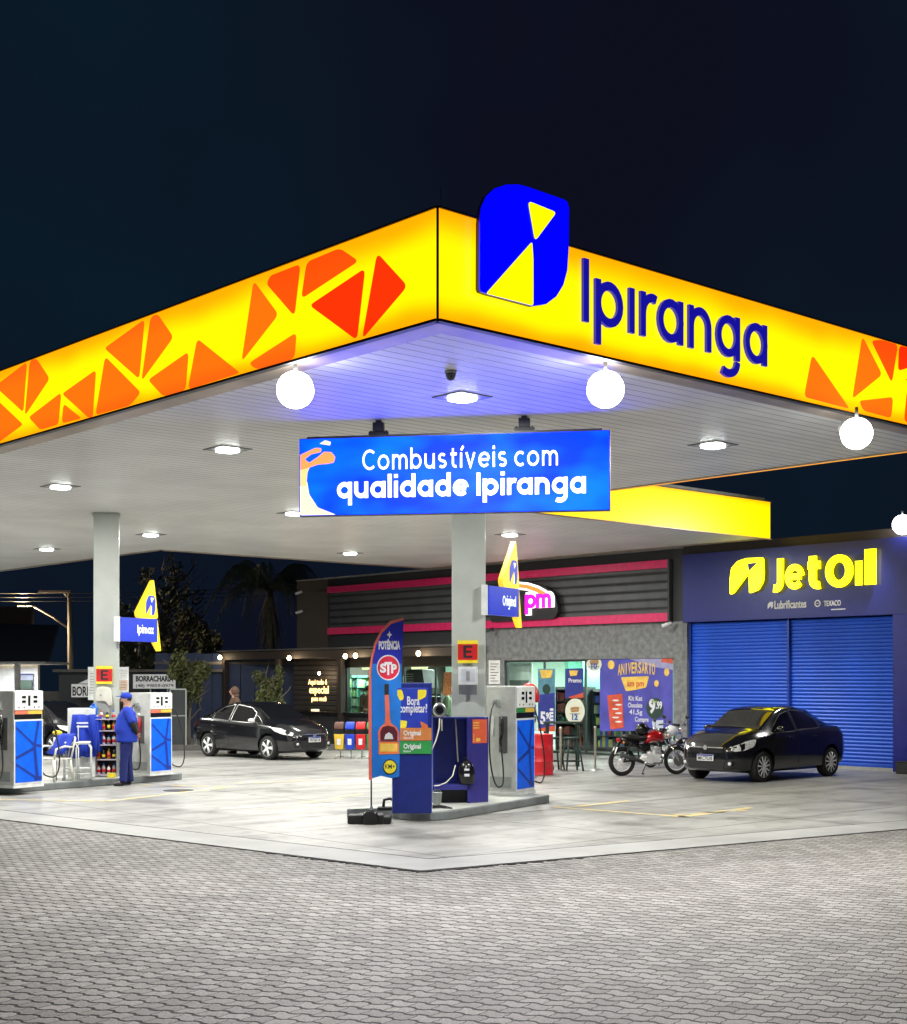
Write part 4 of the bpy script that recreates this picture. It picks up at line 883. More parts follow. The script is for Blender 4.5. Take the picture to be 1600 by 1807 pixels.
pin(t,((1108,1162),(1187,1161.5),(1187,1182),(1150,1176)),mat('lilac print',(.35,.33,.55),.4),'print_patch'); pin(t,((1168,1161.5),(1187,1161.5),(1187,1171),(1166,1168)),M['pred'],'print_patch',.032)
for i,(ch,xx) in enumerate(zip('ANIVERSÁRIO',[1090+i*6.0 for i in range(11)])):
    dy=-3.4*math.sin(math.pi*i/10); ptext(t,ch,xx+(1.8 if ch=='I' else 0),1191+dy*.9-i*.1,xx+(5.4 if ch!='I' else 3.6),.30,M['pgold'],.031,.01,'title')
pin(t,((1095,1195),(1145,1193),(1140,1213),(1122,1217),(1104,1220)),M['pgold'],'plate',.031,.05); ptext(t,'am pm',1106,1211,1136,.17,M['pred'],.0285,.006)
pin(t,((1071,1227),(1098,1224),(1100,1284),(1077,1287)),M['pred'],'wrapper',.031,.03)
for i in range(6): pin(t,ell(1086+((i%2)*5),1236+i*7.5,6,1.6,10),M['wprint'],'wrapper_print',.0285)
for (s_,l,y_,r_) in (('Kit Kat',1109,1236,1133),('Chocolate',1108,1248,1133),('41,5g',1110,1260,1133),('Compre',1120,1273,1144)): ptext(t,s_,l,y_,r_,.13,M['wprint'],.031,.003)
pin(t,ell(1155,1250,15,19),M['pdk'],'price_disc',.031); ptext(t,'9',1145,1257,1156,.36,M['wprint'],.028,.02,'price'); ptext(t,',99',1157,1250,1168,.19,M['wprint'],.028,.01,'price'); ptext(t,'Por',1150,1240,1159,.08,mat('lime print',(.4,.7,.1),.4),.028,.004,'price')
for c in ((1078,1173,6,8),(1158,1206,4,6),(1176,1186,4.5,7)): pin(t,ell(*c),M['pgold'],'coin',.0315)
pin(t,((1150,1272),(1170,1270),(1170,1286),(1152,1287)),mat('pale cup print',(.55,.6,.7),.4),'cup_print',.031,.03)
t=poster('window_poster',((949,1180),(979,1180),(979,1291),(949,1290)),'tall narrow blue window poster beside the red drum',M['pnavy'])
pin(t,((949,1180),(979,1180),(979,1222),(949,1226)),M['pteal'],'print_patch'); pin(t,((952,1182),(975,1182),(972,1196),(956,1197)),M['pgold'],'title_plate',.031,.03); ptext(t,'5',953,1276,962,.34,M['wprint'],.031,.02,'price'); ptext(t,'90',963,1268,972,.18,M['wprint'],.031,.01,'price'); pin(t,((949,1286),(979,1280),(979,1291),(949,1290)),M['pred'],'print_patch',.0325)
pin(t,ell(964,1216,7,9),M['pdk'],'price_disc',.0315)
for k in range(5): pin(t,((970,1250+k*6),(976,1250+k*6),(976,1254+k*6),(970,1254+k*6)),M['wprint'],'print_patch',.0318)
t=poster('window_poster',((925,1240),(948,1240),(948,1290),(925,1290)),'pale window poster half hidden behind the near fuel pump',M['inwhite'],.045); pin(t,((928,1243),(945,1243),(945,1262),(928,1262)),M['pnavy'],'print_patch',.04); ptext(t,'3,99',928,1275,946,.2,M['pdk'],.04,.01,'price')
t=poster('window_poster',((997,1180),(1029,1179),(1029,1230),(997,1232)),'small blue window poster above the oval menu sign',M['pnavy']); pin(t,((1004,1183),(1020,1183),(1017,1192),(1006,1193)),M['pgold'],'title_plate',.031,.02); pin(t,((1003,1230),(1029,1222),(1029,1231),(1003,1232)),M['pred'],'print_patch',.031); ptext(t,'Promo',1003,1204,1026,.12,M['wprint'],.031,.003)
for (c,lb,num) in (((1014,1255,17,22.5),'cream oval menu sign with the number 12 hanging in the shop window','12'),((1048,1172,13.5,12.5),'pale round sign at the very top of the shop window','10')):
    t=thing('oval_sign',lb,'sign',(AS,0,0),R(-90),'oval signs on the shop window'); q=[SX(x,y_,.02) for x,y_ in ell(*c,26)]
    b=MB(); b.prism([(x,.02,min(z,wt-.02)) for x,z in q],(0,.012,0)); b.build('disc',M['pcream'],t)
    cx,cy=c[0],c[1]; pin(t,((cx-8,cy-7),(cx+8,cy-8),(cx+7,cy+1),(cx-7,cy+2)),mat('food print',(.4,.22,.09),.4,var=.5,scale=30),'food_print',.014,.05)
    pin(t,((cx-9,cy+4),(cx+9,cy+4),(cx+9,cy+5),(cx-9,cy+5)),M['dark'],'print_line',.014); ptext(t,num,cx-5,cy+c[3]*.66,cx+5,.16,mat('blue ink',(.02,.1,.4),.5),.012,.008,'number')
t=poster('notice_sheet',((862,1165),(882,1165),(882,1207),(862,1207)),'white printed notice on the shop wall just right of the near column',M['white'],-.02)
for k in range(7): pin(t,((865,1171+k*5),(879-(k%3)*3,1171+k*5),(879-(k%3)*3,1172.2+k*5),(865,1172.2+k*5)),M['dark'],'print_line',-.025)
# goods racks inside
rack_extra=[(-18.6,3.4,'goods rack deep inside the shop behind the tall blue poster',11),(-17.2,3.6,'goods rack deep inside the shop behind the bar table',12)]
def rack(x,y,w_,h_,d_,label,cols,rot=0,rows=5,frame=None,lit=False,name='shelf_rack',cat='shelf',seed=0):
    t=thing(name,label,cat,(AS+y,-x,FZ),R(-90)+rot,'racks of goods inside the shop'); rr=random.Random(seed)
    b=MB(); b.box(-w_/2,w_/2,d_/2-.03,d_/2,0,h_); b.box(-w_/2,-w_/2+.03,-d_/2,d_/2-.031,0,h_); b.box(w_/2-.03,w_/2,-d_/2,d_/2-.031,0,h_); b.build('frame',frame or M['dark'],t)
    b=MB()
    for r in range(rows+1): z=.1+(h_-.2)*r/rows; b.box(-w_/2+.031,w_/2-.031,-d_/2,d_/2-.032,z,z+.02)
    b.build('shelf_boards',frame or M['dark'],t)
    b=MB()
    for r in range(rows):
        z=.125+(h_-.2)*r/rows; x_=-w_/2+.04
        while x_<w_/2-.12:
            ww=rr.uniform(.06,.13); hh=rr.uniform(.5,.85)*(h_-.2)/rows; b.box(x_,x_+ww-.008,-d_/2+rr.uniform(.01,.06),d_/2-.06,z,z+hh,rr.randrange(len(cols))); x_+=ww
    g=b.build('goods',cols,t); g['kind']='stuff'
    if lit: light('fridge_light','AREA',(0,-d_/2-.05,h_-.1),14,(.8,1,.95),.3,parent=t)
    return t
gc=[mat('goods %d'%i,c,.4) for i,c in enumerate([(.02,.10,.06),(.03,.03,.03),(.25,.05,.04),(.30,.28,.20),(.03,.06,.25),(.10,.20,.12),(.35,.30,.05)])]
gw=[mat('bottles %d'%i,c,.3) for i,c in enumerate([(.5,.7,.6),(.2,.5,.3),(.7,.75,.7),(.1,.35,.25),(.45,.6,.2)])]
rack(-17.7,.9,1.1,1.80,.5,'dark green goods rack in the window behind the bar stools',gc[:3],seed=1); rack(-16.5,1.2,1.2,1.75,.5,'goods rack in the window behind the oval menu sign',gc,seed=2)
rack(-15.6,1.6,1.1,1.7,.5,'goods rack in the window left of the violet poster',gc[1:],seed=3)
for k,(px,lb) in enumerate(((622,'lit drinks fridge at the left end of the shop window'),(648,'lit drinks fridge behind the man in brown'),(690,'lit drinks fridge right of the feather banner'))):
    rack(sxs(px,1.5),1.5,1.15,2.15,.5,lb,gw,rows=6,frame=M['mint'],lit=True,name='drinks_fridge',cat='fridge',seed=4+k)
rack(sxs(768,1.5),1.5,1.1,1.55,.5,'dark goods rack behind the man in the green jacket',gc,seed=7)
rack(sxs(735,1.2),1.2,1.2,1.1,.5,'low goods rack right of the black machine',gc[2:],rows=3,seed=8)
for x_,y_,lb,sd_ in rack_extra: rack(x_,y_,1.2,1.9,.5,lb,gc+gw[:2],seed=sd_)
def hang(name,label,cat,pxs,y,m,th=.05):
    q=[SX(px,py,y) for px,py in pxs]; b=MB(); b.prism([(x,y,z) for x,z in q],(0,th,0)); return tag(b.build(name,m,None,(AS,0,0),R(-90)),label,cat)
hang('menu_board','pale yellow lit menu board in the shop window above the flag','board',((724,1173),(755,1173),(752,1180),(726,1181)),1.2,mat('lit menu',(.7,.7,.4),.4,emis=(.9,.9,.5),es=1.2))
hang('menu_board','pale yellow lit menu board over the drinks fridges','board',((637,1174),(654,1174),(654,1181),(639,1182)),1.2,MATS['lit menu'])
t=thing('black_machine','black ventilated machine seen above the navy totem','machine',(AS,0,0),R(-90)); q=[SX(px,py,.9) for px,py in ((712,1214),(713,1186),(722,1181),(745,1182),(749,1214))]
b=MB(); b.prism([(x,.9,z) for x,z in q],(0,.6,0)); b.build('case',M['black'],t); 
for k in range(5): x0,z0=SX(716,1190+k*4.2,.88); MB().box(x0,x0+.35,.885,.899,z0,z0+.018).build('vent',M['galv'],t)
poster('window_poster',((783,1186),(797,1186),(799,1226),(781,1226)),'brown and orange food poster left of the near column',mat('food poster',(.35,.16,.06),.4,var=.6,scale=20))
# --- timber wall, pergola, bar
tw=thing('timber_wall','black horizontal board wall with warm glowing words at the left end of the shop','wall',(AS,0,0),R(-90))
xa,xb=sxs(527),sxs(604); b=MB(); b.box(xa,xb,-.22,-.15,0,3.0); b.build('board_panel',M['boards'],tw); b=MB(); b.box(xb+.003,xb+.16,-.26,-.0,0,3.0); b.build('end_post',M['wood'],tw,bev=.01)
M['glowt']=mat('warm glowing letters',(.8,.6,.3),.4,emis=(1,.62,.25),es=2.2)
for (s_,l,yb,r_,h_) in (('Aqui tudo é',543,1207.5,576,.16),('especial',545,1223,579,.24),('para você',549,1236.5,575,.15)):
    x0,z0=SX(l,yb,-.24); x1,_=SX(r_,yb,-.24); text(s_,h_*1.5,M['glowt'],tw,'glowing_words',(x0,-.225,z0),(R(90),0,0),.004,.006,fitw=x1-x0)
def lampb(px,py,D,label,p=18,name='bulb_lamp',r=.07,grp='warm bulbs under the pergola'):
    q=PD(px,py,D); t=thing(name,label,'lamp',tuple(q),0,grp)
    MB().lathe([(r*.2,-r*1.1),(r*.8,-r*.7),(r,0),(r*.75,r*.7),(r*.35,r*1.1)],n=14).build('bulb',mat('warm bulb',(1,.9,.7),.4,emis=(1,.80,.48),es=18),t)
    MB().cyl((0,0,r*1.1),(0,0,r*2.2),r*.4,10).build('socket',M['black'],t)
    light('bulb_light','POINT',(0,-.0,-.12),p*.5,(1,.72,.42),.05,parent=t); return t
pg=thing('pergola','dark timber pergola in front of the left shop window','pergola',(AS,0,0),R(-90))
yp=-1.25
xL,xR=sxs(390,yp),sxs(805,yp); zr=SX(530,1147,yp)[1]
b=MB(); b.box(xL-.1,xR,yp-.1,-.165,zr,zr+.05); b.build('roof_sheet',M['dark'],pg); b=MB(); b.box(xL-.12,xR,yp-.14,yp-.101,zr-.0,zr+.05); b.build('roof_edge',mat('dark roof edge',(.07,.068,.066),.5),pg)
b=MB(); b.box(xL,xR,yp-.06,yp+.06,zr-.28,zr-.02); b.build('beam',M['wood'],pg,bev=.01)
for px in (397,491,602,705): x=sxs(px,yp); MB().box(x-.08,x+.08,yp-.08,yp+.08,0,zr-.285).build('post',M['wood'],pg,bev=.01)
for k in range(14):
    x=xL+(xR-xL)*(k+.5)/14; MB().box(x-.03,x+.03,yp+.062,-.17,zr-.16,zr-.02).build('rafter',M['wood'],pg)
DD=lambda px:(AS+yp-.25+8.72)/((px-800)/FOC*.743+.669)
for px,py,lb,pw in ((388,1160,'warm bulb at the left corner of the pergola',10),(510,1161,'warm bulb between the pergola posts',22),(609,1158,'warm bulb over the shop window, left of a pair',14),(627,1157,'warm bulb over the shop window, right of a pair',14),(738,1153,'warm bulb right of the flag, over the shop window',22)): lampb(px,py,DD(px),lb,pw)
lampb(563,1188,PA(563,1188,AS-.35).dot(Vector((uy,ux,0)))*0+46.9,'small warm wall lamp above the glowing words',12,r=.05)
bt_=thing('bar_counter','long dark bar counter behind the coloured bins','counter',(AS,0,0),R(-90)); x0=sxs(520,-1.0); x1=sxs(664,-1.0)
MB().box(x0,x1,-1.25,-.75,.95,1.03).build('counter_top',M['blackg'],bt_,bev=.01); MB().box(x0+.1,x1-.1,-1.05,-.85,0,.948).build('front_panel',M['fdark'],bt_)
p=SX(556,1261,-1.0); MB().box(p[0]-.09,p[0]+.09,-1.1,-.9,1.032,1.10).build('lit_dish',mat('lit dish',(.8,.7,.5),.4,emis=(1,.8,.5),es=1),bt_)
# cctv + wall fittings
for (px,py,lb) in ((1176,1102,'white bullet camera under the right end of the magenta band'),(862,1112,'dark bullet camera under the magenta band beside the near column'),(527,1046,'small bullet camera high on the left corner of the shop'),(528,1080,'small bullet camera lower on the left corner of the shop')):
    q=PA(px,py,AS-.3); t=thing('bullet_camera',lb,'camera',tuple(q),VIEW,'bullet cameras on the shop wall'); mm=M['white'] if px>1000 or px<600 else M['dark']
    MB().cyl((-.12,-.02,-.04),(.12,.0,.04),.045,12).build('body',mm,t); MB().cyl((.05,0,0),(.02,.28,.06),.015,6).build('arm',mm,t)
# roof floodlight at right
p=PA(1592,926,AS-.3); floodlight(tuple(p),(-.6,.5,-.6),'glaring floodlight on the workshop roof at the right edge of the photo','floodlight',500,.22,140,'roof floodlight')
p=PA(1597,1356,AS-.5); t=thing('waste_box','dark box against the right pillar of the workshop','box',(p.x,p.y,0),R(-90)); MB().box(-.12,.4,-.2,.2,0,.24).build('case',M['dark'],t,bev=.02); MB().box(-.13,.41,-.21,.21,.24,.27).build('lid',M['black'],t,bev=.01)
# ---------------------------------------------------------------- cars
M['carb']=mat('black car paint',(.008,.008,.010),.18,0,var=.05,coat=1)
M['cart']=mat('tinted car glass',(.006,.006,.007),.05,coat=.6)
M['tyre']=mat('tyre rubber',(.014,.014,.014),.8,bump=.3); M['alloy']=mat('silver alloy',(.82,.82,.82),.35,.15); M['lampc']=mat('clear lamp lens',(.88,.9,.9),.15,.1,var=.3,scale=25,coat=1); M['tail']=mat('red tail lens',(.45,.005,.01),.15,coat=1)
M['under']=mat('car underside',(.01,.01,.01),.9)
def interp(T,x):
    if x<=T[0][0]: return T[0][1]
    for i in range(len(T)-1):
        a,b=T[i],T[i+1]
        if x<=b[0]:
            t=(x-a[0])/(b[0]-a[0]); t=t*t*(3-2*t) if len(a)>2 else t
            return a[1]+(b[1]-a[1])*t
    return T[-1][1]
def car(name,label,loc,rot,S,group='parked black cars'):
    """S: dict of side outline tables; x forward, origin mid wheelbase on the ground"""
    t=thing(name,label,'car',loc,rot,group)
    top,belt,bot,hw,rw=S['top'],S['belt'],S['bot'],S['hw'],S['rw']
    x0,x1=S['x0'],S['x1']; NX=64; xs=[x0+(x1-x0)*(0.5-0.5*math.cos(math.pi*i/NX))*.35+(x1-x0)*i/NX*.65 for i in range(NX+1)]
    def sec(x):
        zt,zb,z0,w_=interp(top,x),interp(belt,x),interp(bot,x),interp(hw,x); zb=min(zb,zt-.02); r=interp(rw,x)
        return [(.0,z0),(w_*.80,z0),(w_*.955,z0+.05),(w_*.995,z0+.22),(w_*1.0,z0+(zb-z0)*.55),(w_*.985,zb-.10),(w_*.955,zb-.005),(w_*.925,zb+.02),
                (w_*(.925+(r-.925)*.5),zb+.02+(zt-zb-.06)*.52),(w_*r,zt-.055),(w_*r*.93,zt-.018),(w_*r*.6,zt-.002),(0,zt+.008)]
    def side_y(x,z):
        s=sec(x)[2:11]
        for a,b in zip(s,s[1:]):
            if a[1]<=z<=b[1]: u=(z-a[1])/max(1e-6,b[1]-a[1]); return a[0]+(b[0]-a[0])*u
        return s[-1][0] if z>s[-1][1] else s[0][0]
    b=MB(); rings=[]
    for x in xs:
        s=sec(x); rings.append([b.pt((x,-y,z)) for y,z in s]+[b.pt((x,y,z)) for y,z in s[-2:0:-1]])
    n=len(rings[0])
    for i in range(NX):
        for j in range(n): b.face((rings[i][j],rings[i][(j+1)%n],rings[i+1][(j+1)%n],rings[i+1][j]),0,True)
    b.face(rings[0][::-1]); b.face(rings[-1])
    body=b.build('body',[M['carb']],t,smooth=True)
    # cut the wheel arches
    wb=S['wb']; wr=.31
    cut=MB()
    for x in (-wb/2,wb/2):
        for sd in (-1,1): cut.lathe([(wr+.055,-.26),(wr+.055,.26)],(0,0,0),'y',28); 
        k=len(cut.v)
    cut=MB()
    for x in (-wb/2,wb/2):
        for sd in (-1,1):
            c_=MB(); c_.lathe([(wr+.055,-.26),(wr+.055,.26)],(x,sd*.80,wr+.02),'y',28)
            off=len(cut.v); cut.v+=c_.v; cut.f+=[tuple(i+off for i in f) for f in c_.f]; cut.m+=c_.m; cut.s+=c_.s
    co_=cut.build('cutter',M['under'],t)
    md=body.modifiers.new('b','BOOLEAN'); md.operation='DIFFERENCE'; md.object=co_; md.solver='EXACT'
    me=mesh_of(body); body.modifiers.clear(); body.data=me; bpy.data.objects.remove(co_)
    for p in me.polygons: p.use_smooth=True
    try: me.set_sharp_from_angle(angle=R(40))
    except Exception: pass
    # conforming patches on the flanks
    def patch(outline,nm,m,sd,off=.006,r=.03,nz=7):
        q=arc(outline,r,4) if r else outline; bm=bmesh.new()
        vs=[bm.verts.new((x,0,z)) for x,z in q]; f=bm.faces.new(vs); 
        for c in range(1,26):
            xx=x0+(x1-x0)*c/26; bmesh.ops.bisect_plane(bm,geom=bm.verts[:]+bm.edges[:]+bm.faces[:],plane_co=(xx,0,0),plane_no=(1,0,0))
        for c in range(1,14):
            zz=.2+c*.1; bmesh.ops.bisect_plane(bm,geom=bm.verts[:]+bm.edges[:]+bm.faces[:],plane_co=(0,0,zz),plane_no=(0,0,1))
        for v in bm.verts: v.co.y=sd*(side_y(v.co.x,v.co.z)+off)
        bmesh.ops.solidify(bm,geom=bm.faces[:],thickness=.004); bmesh.ops.recalc_face_normals(bm,faces=bm.faces)
        me=bpy.data.meshes.new(nm); bm.to_mesh(me); bm.free(); me.materials.append(m)
        o=bpy.data.objects.new(nm,me); COL.objects.link(o); o.parent=t; return o
    def tpatch(fn,u0,u1,v0,v1,nm,m,nu=12,nv=10,off=.005):
        b=MB(); g=[]
        for i in range(nu+1):
            g.append([b.pt(fn(u0+(u1-u0)*i/nu,v0+(v1-v0)*j/nv,off)) for j in range(nv+1)])
        for i in range(nu):
            for j in range(nv): b.face((g[i][j],g[i+1][j],g[i+1][j+1],g[i][j+1]),0,True)
        return b.build(nm,m,t,fix=False)
    def topfn(x,v,off):   # v -1..1 across the top of the section at x
        s=sec(x)[9:]; w_=s[0][0]; y=v*w_; ay=abs(y); z=s[-1][1]
        P=sorted([(a,c) for a,c in s])
        for a,c in zip(P,P[1:]):
            if a[0]<=ay<=c[0]: u=(ay-a[0])/max(1e-6,c[0]-a[0]); z=a[1]+(c[1]-a[1])*u
        return (x,y,z+off)
    tpatch(topfn,S['ws'][0],S['ws'][1],-.93,.93,'windscreen',M['cart']); tpatch(topfn,S['rs'][0],S['rs'][1],-.90,.90,'rear_window',M['cart'])
    wn=S['win']
    for sd in (-1,1):
        for k,o in enumerate(wn):
            if S.get('trim'):
                cx=sum(p[0] for p in o)/len(o); cz=sum(p[1] for p in o)/len(o)
                patch([(cx+(x-cx)*1.06,cz+(z-cz)*1.10) for x,z in o],'window_trim',S['trim'],sd,.004,.04)
            patch(o,'side_window',M['cart'],sd,.010)
        patch(S['head'],'headlight',M['lampc'],sd,.010,.05); patch(S['tailp'],'tail_lamp',M['tail'],sd,.010,.04)
        for x in S['handle']: 
            z=S['hz']; b=MB(); y=sd*(side_y(x,z)+.015); b.box(x-.09,x+.09,y-.012,y+.012,z-.015,z+.015); b.build('door_handle',S['hmat'],t,bev=.008)
        for x in S['seam']:
            b=MB(); n_=10
            for i in range(n_):
                za=.34+(S['seamtop']-.34)*i/n_; zb=.34+(S['seamtop']-.34)*(i+1)/n_; ya,yb=sd*(side_y(x,za)+.002),sd*(side_y(x,zb)+.002)
                b.poly([(x-.004,ya,za),(x+.004,ya,za),(x+.004,yb,zb),(x-.004,yb,zb)])
            b.build('door_seam',M['under'],t,fix=False)
        # mirror
        mx,mz=S['mir']; y=sd*(side_y(mx,mz)); b=MB(); b.ball((mx,y+sd*.12,mz+.03),(.07,.10,.065),14); b.cyl((mx,y-sd*.01,mz-.01),(mx,y+sd*.08,mz+.01),.02,8); b.build('mirror',S['mmat'],t)
    # front
    xf=x1; g=S['front']
    b=MB(); b.prism([(xf+.012,y,z) for y,z in arc(g['grille'],.04,4)],(-.10,0,0)); b.build('grille',M['blackg'],t,bev=.006)
    for z in g['bars']: MB().box(xf+.0,xf+.03,-g['bw'],g['bw'],z,z+.022).build('grille_bar',M['chrome'],t,bev=.006)
    b=MB(); b.prism([(xf+.014,y,z) for y,z in arc(g['intake'],.04,4)],(-.14,0,0)); b.build('air_intake',M['black'],t,bev=.006)
    pz=g['plate']; pl=MB().box(xf+.03,xf+.045,-.2,.2,pz,pz+.13).build('number_plate',M['white'],t,bev=.004)
    MB().box(xf+.0455,xf+.047,-.19,.19,pz+.098,pz+.126).build('plate_band',mat('plate blue',(.01,.02,.3),.4),pl)
    tt=text(g['ptext'],.1,M['black'],pl,'plate_number',(xf+.0455,-.17,pz+.018),(R(90),0,R(90)),.0005,.003,fitw=.34)
    if g.get('badge'): MB().cyl((xf+.02,0,g['badge']),(xf+.042,0,g['badge']),.05,16).build('badge',M['chrome'],t)
    for sd in (-1,1):
        fx=xf-.13; b=MB(); P=arc(g['fog'],.03,4); b.prism([(xf-.02,sd*y,z) for y,z in P],(-.30,0,0)); b.build('fog_recess',g.get('fogm',M['black']),t,bev=.006)
        MB().ball((xf-.045,sd*g['fogc'][0],g['fogc'][1]),(.04,.055,.05),12).build('fog_lamp',M['lampc'],t)
    MB().box(x0-.03,x0+.05,-.19,.19,.62,.74).build('number_plate',M['white'],t,bev=.004)
    b=MB(); b.box(-wb/2-.1,wb/2+.1,-.55,.55,.17,.30); b.cyl((wb/2,-.7,wr),(wb/2,.7,wr),.05,8); b.cyl((-wb/2,-.7,wr),(-wb/2,.7,wr),.05,8); b.build('underbody',M['under'],t)
    # interior: dark seats visible through nothing; wheels
    for x in (-wb/2,wb/2):
        for sd in (-1,1):
            w_=thing('wheel','','x'); 
            for k in ('label','category'):
                if k in w_: del w_[k]
            w_.parent=t; w_.location=(x,sd*.745,wr)
            b=MB(); b.lathe([(wr*.72,-.09),(wr*.94,-.10),(wr,-.07),(wr,.07),(wr*.94,.10),(wr*.72,.09)],axis='y',n=36); b.build('tyre',M['tyre'],w_)
            b=MB(); o_=sd*.075; b.lathe([(wr*.73,o_),(wr*.70,o_+sd*.020),(wr*.64,o_-sd*.01),(wr*.62,-sd*.06)],axis='y',n=36)
            nsp=S['spokes']
            for i in range(nsp):
                a=2*math.pi*i/nsp+.3
                for da in ((-.13,.13) if nsp<8 else (0,)):
                    r1_=.05; b.tube([(math.sin(a)*r1_,o_+sd*.012,math.cos(a)*r1_),(math.sin(a+da)*wr*.67,o_+sd*.006,math.cos(a+da)*wr*.67)],[.030,.022] if nsp<8 else [.018,.022],5)
            b.cyl((0,o_-sd*.01,0),(0,o_+sd*.028,0),.05,14); b.build('rim',M['alloy'],w_)
            MB().cyl((0,-sd*.06,0),(0,o_-sd*.035,0),wr*.60,20).build('brake_disc',M['under'],w_)
    return t
S1=dict(x0=-2.08,x1=2.10,wb=2.49,
 top=[(-2.08,.86),(-1.98,1.02,1),(-1.60,1.10),(-1.50,1.13),(-.98,1.38,1),(-.25,1.480,1),(.18,1.468),(.55,1.38),(1.15,1.06),(1.30,1.01),(1.75,.90),(2.0,.76),(2.10,.66)],
 belt=[(-2.08,.80),(-1.6,1.03),(-.8,1.00),(0,.955),(.9,.90),(1.3,.86),(1.8,.76),(2.10,.60)],
 bot=[(-2.08,.40),(-1.9,.27),(-1.5,.20),(1.5,.18),(1.9,.20),(2.10,.26)],
 hw=[(-2.08,.60),(-2.0,.74),(-1.75,.83),(-1,.86),(.9,.86),(1.5,.83),(1.85,.72),(2.03,.58),(2.10,.46)],
 rw=[(-2.08,.80),(-1.4,.80),(-.9,.66),(.3,.66),(.9,.72),(1.3,.82),(2.1,.82)],
 ws=(.40,1.20),rs=(-1.55,-1.0),
 win=[[(-.28,.985),(.62,.95),(.60,1.20),(.36,1.325),(-.22,1.395)],[(.68,.95),(1.00,.935),(.68,1.14)],[(-.38,.99),(-1.02,1.03),(-1.04,1.16),(-.80,1.32),(-.34,1.395)],[(-1.10,1.04),(-1.42,1.065),(-1.12,1.20)]],trim=M['steel'],
 head=[(1.34,.85),(1.66,.82),(1.985,.70),(1.98,.63),(1.74,.67),(1.50,.75)],tailp=[(-2.02,.96),(-1.78,.99),(-1.80,.84),(-2.03,.76)],handle=[-.95,-.12],hz=.84,hmat=M['carb'],seam=[-1.08,-.32,.98],seamtop=.93,mir=(.68,.97),mmat=M['alloy'],
 front=dict(grille=[(-.38,.66),(.38,.66),(.36,.58),(-.36,.58)],bars=[.655],bw=.37,intake=[(-.46,.50),(.46,.50),(.40,.30),(-.40,.30)],plate=.46,ptext='IWX6F18',fog=[(.44,.52),(.60,.50),(.58,.33),(.46,.33)],fogc=(.52,.42),badge=.62),spokes=5)
S2=dict(x0=-2.05,x1=2.05,wb=2.52,
 top=[(-2.05,.86),(-1.96,1.05,1),(-1.5,1.12),(-1.35,1.16),(-.78,1.43,1),(-.15,1.515,1),(.2,1.50),(.50,1.42),(1.08,1.09),(1.22,1.05),(1.65,.96),(1.93,.80),(2.05,.68)],
 belt=[(-2.05,.80),(-1.6,1.05),(-.8,1.04),(0,1.0),(.9,.94),(1.3,.88),(1.8,.78),(2.05,.62)],
 bot=[(-2.05,.40),(-1.9,.28),(-1.5,.21),(1.5,.19),(1.85,.21),(2.05,.27)],
 hw=[(-2.05,.60),(-1.97,.74),(-1.75,.83),(-1,.865),(.9,.865),(1.45,.84),(1.8,.74),(1.98,.61),(2.05,.50)],
 rw=[(-2.05,.80),(-1.4,.80),(-.9,.66),(.3,.66),(.9,.72),(1.3,.82),(2.1,.82)],
 ws=(.36,1.13),rs=(-1.38,-.82),
 win=[[(.08,1.015),(.94,.98),(.78,1.09),(.40,1.33),(.10,1.405)],[(-.0,1.02),(-.80,1.06),(-.84,1.20),(-.52,1.385),(-.0,1.425)],[(-.92,1.07),(-1.26,1.095),(-.94,1.23)]],trim=mat('charcoal window frame',(.045,.045,.05),.4),
 head=[(1.46,.87),(1.74,.82),(1.985,.71),(1.975,.62),(1.76,.655),(1.56,.72)],tailp=[(-2.0,1.0),(-1.76,1.02),(-1.80,.88),(-2.02,.80)],handle=[-.60,.32],hz=.89,hmat=M['carb'],seam=[-.84,.03,.94],seamtop=.97,mir=(.76,1.02),mmat=M['carb'],
 front=dict(grille=[(-.42,.70),(.42,.70),(.40,.60),(-.40,.60)],bars=[.69],bw=.42,intake=[(-.48,.46),(.48,.46),(.42,.29),(-.42,.29)],plate=.43,ptext='MKC7G18',fog=[(.47,.44),(.62,.42),(.60,.34),(.49,.33)],fogc=(.54,.385),badge=.70),spokes=11)
def put_car(wx,wy,rot,sd,wb):
    """ground point under the near front wheel -> origin"""
    p=PZ(wx,wy); f=Vector((math.cos(rot),math.sin(rot),0)); l=Vector((-f.y,f.x,0)); return p-f*wb/2-l*sd*.80
r1=R(-43-42); car('parked_car','black sedan with silver window trim parked before the timber wall and bins',put_car(473,1341,r1,-1,2.49),r1,S1)
r2=R(180+44-42); car('parked_car','black sedan with dark window frames parked nose out before the blue shutters',put_car(1345,1380,r2,1,2.52),r2,S2)
r3=R(-42-35); q=PZ(85,1330); S3=dict(S1); S3['trim']=None; car('parked_car','dark car mostly hidden behind the left pump and the hanging blue jackets',(q.x,q.y,0),r3,S3)
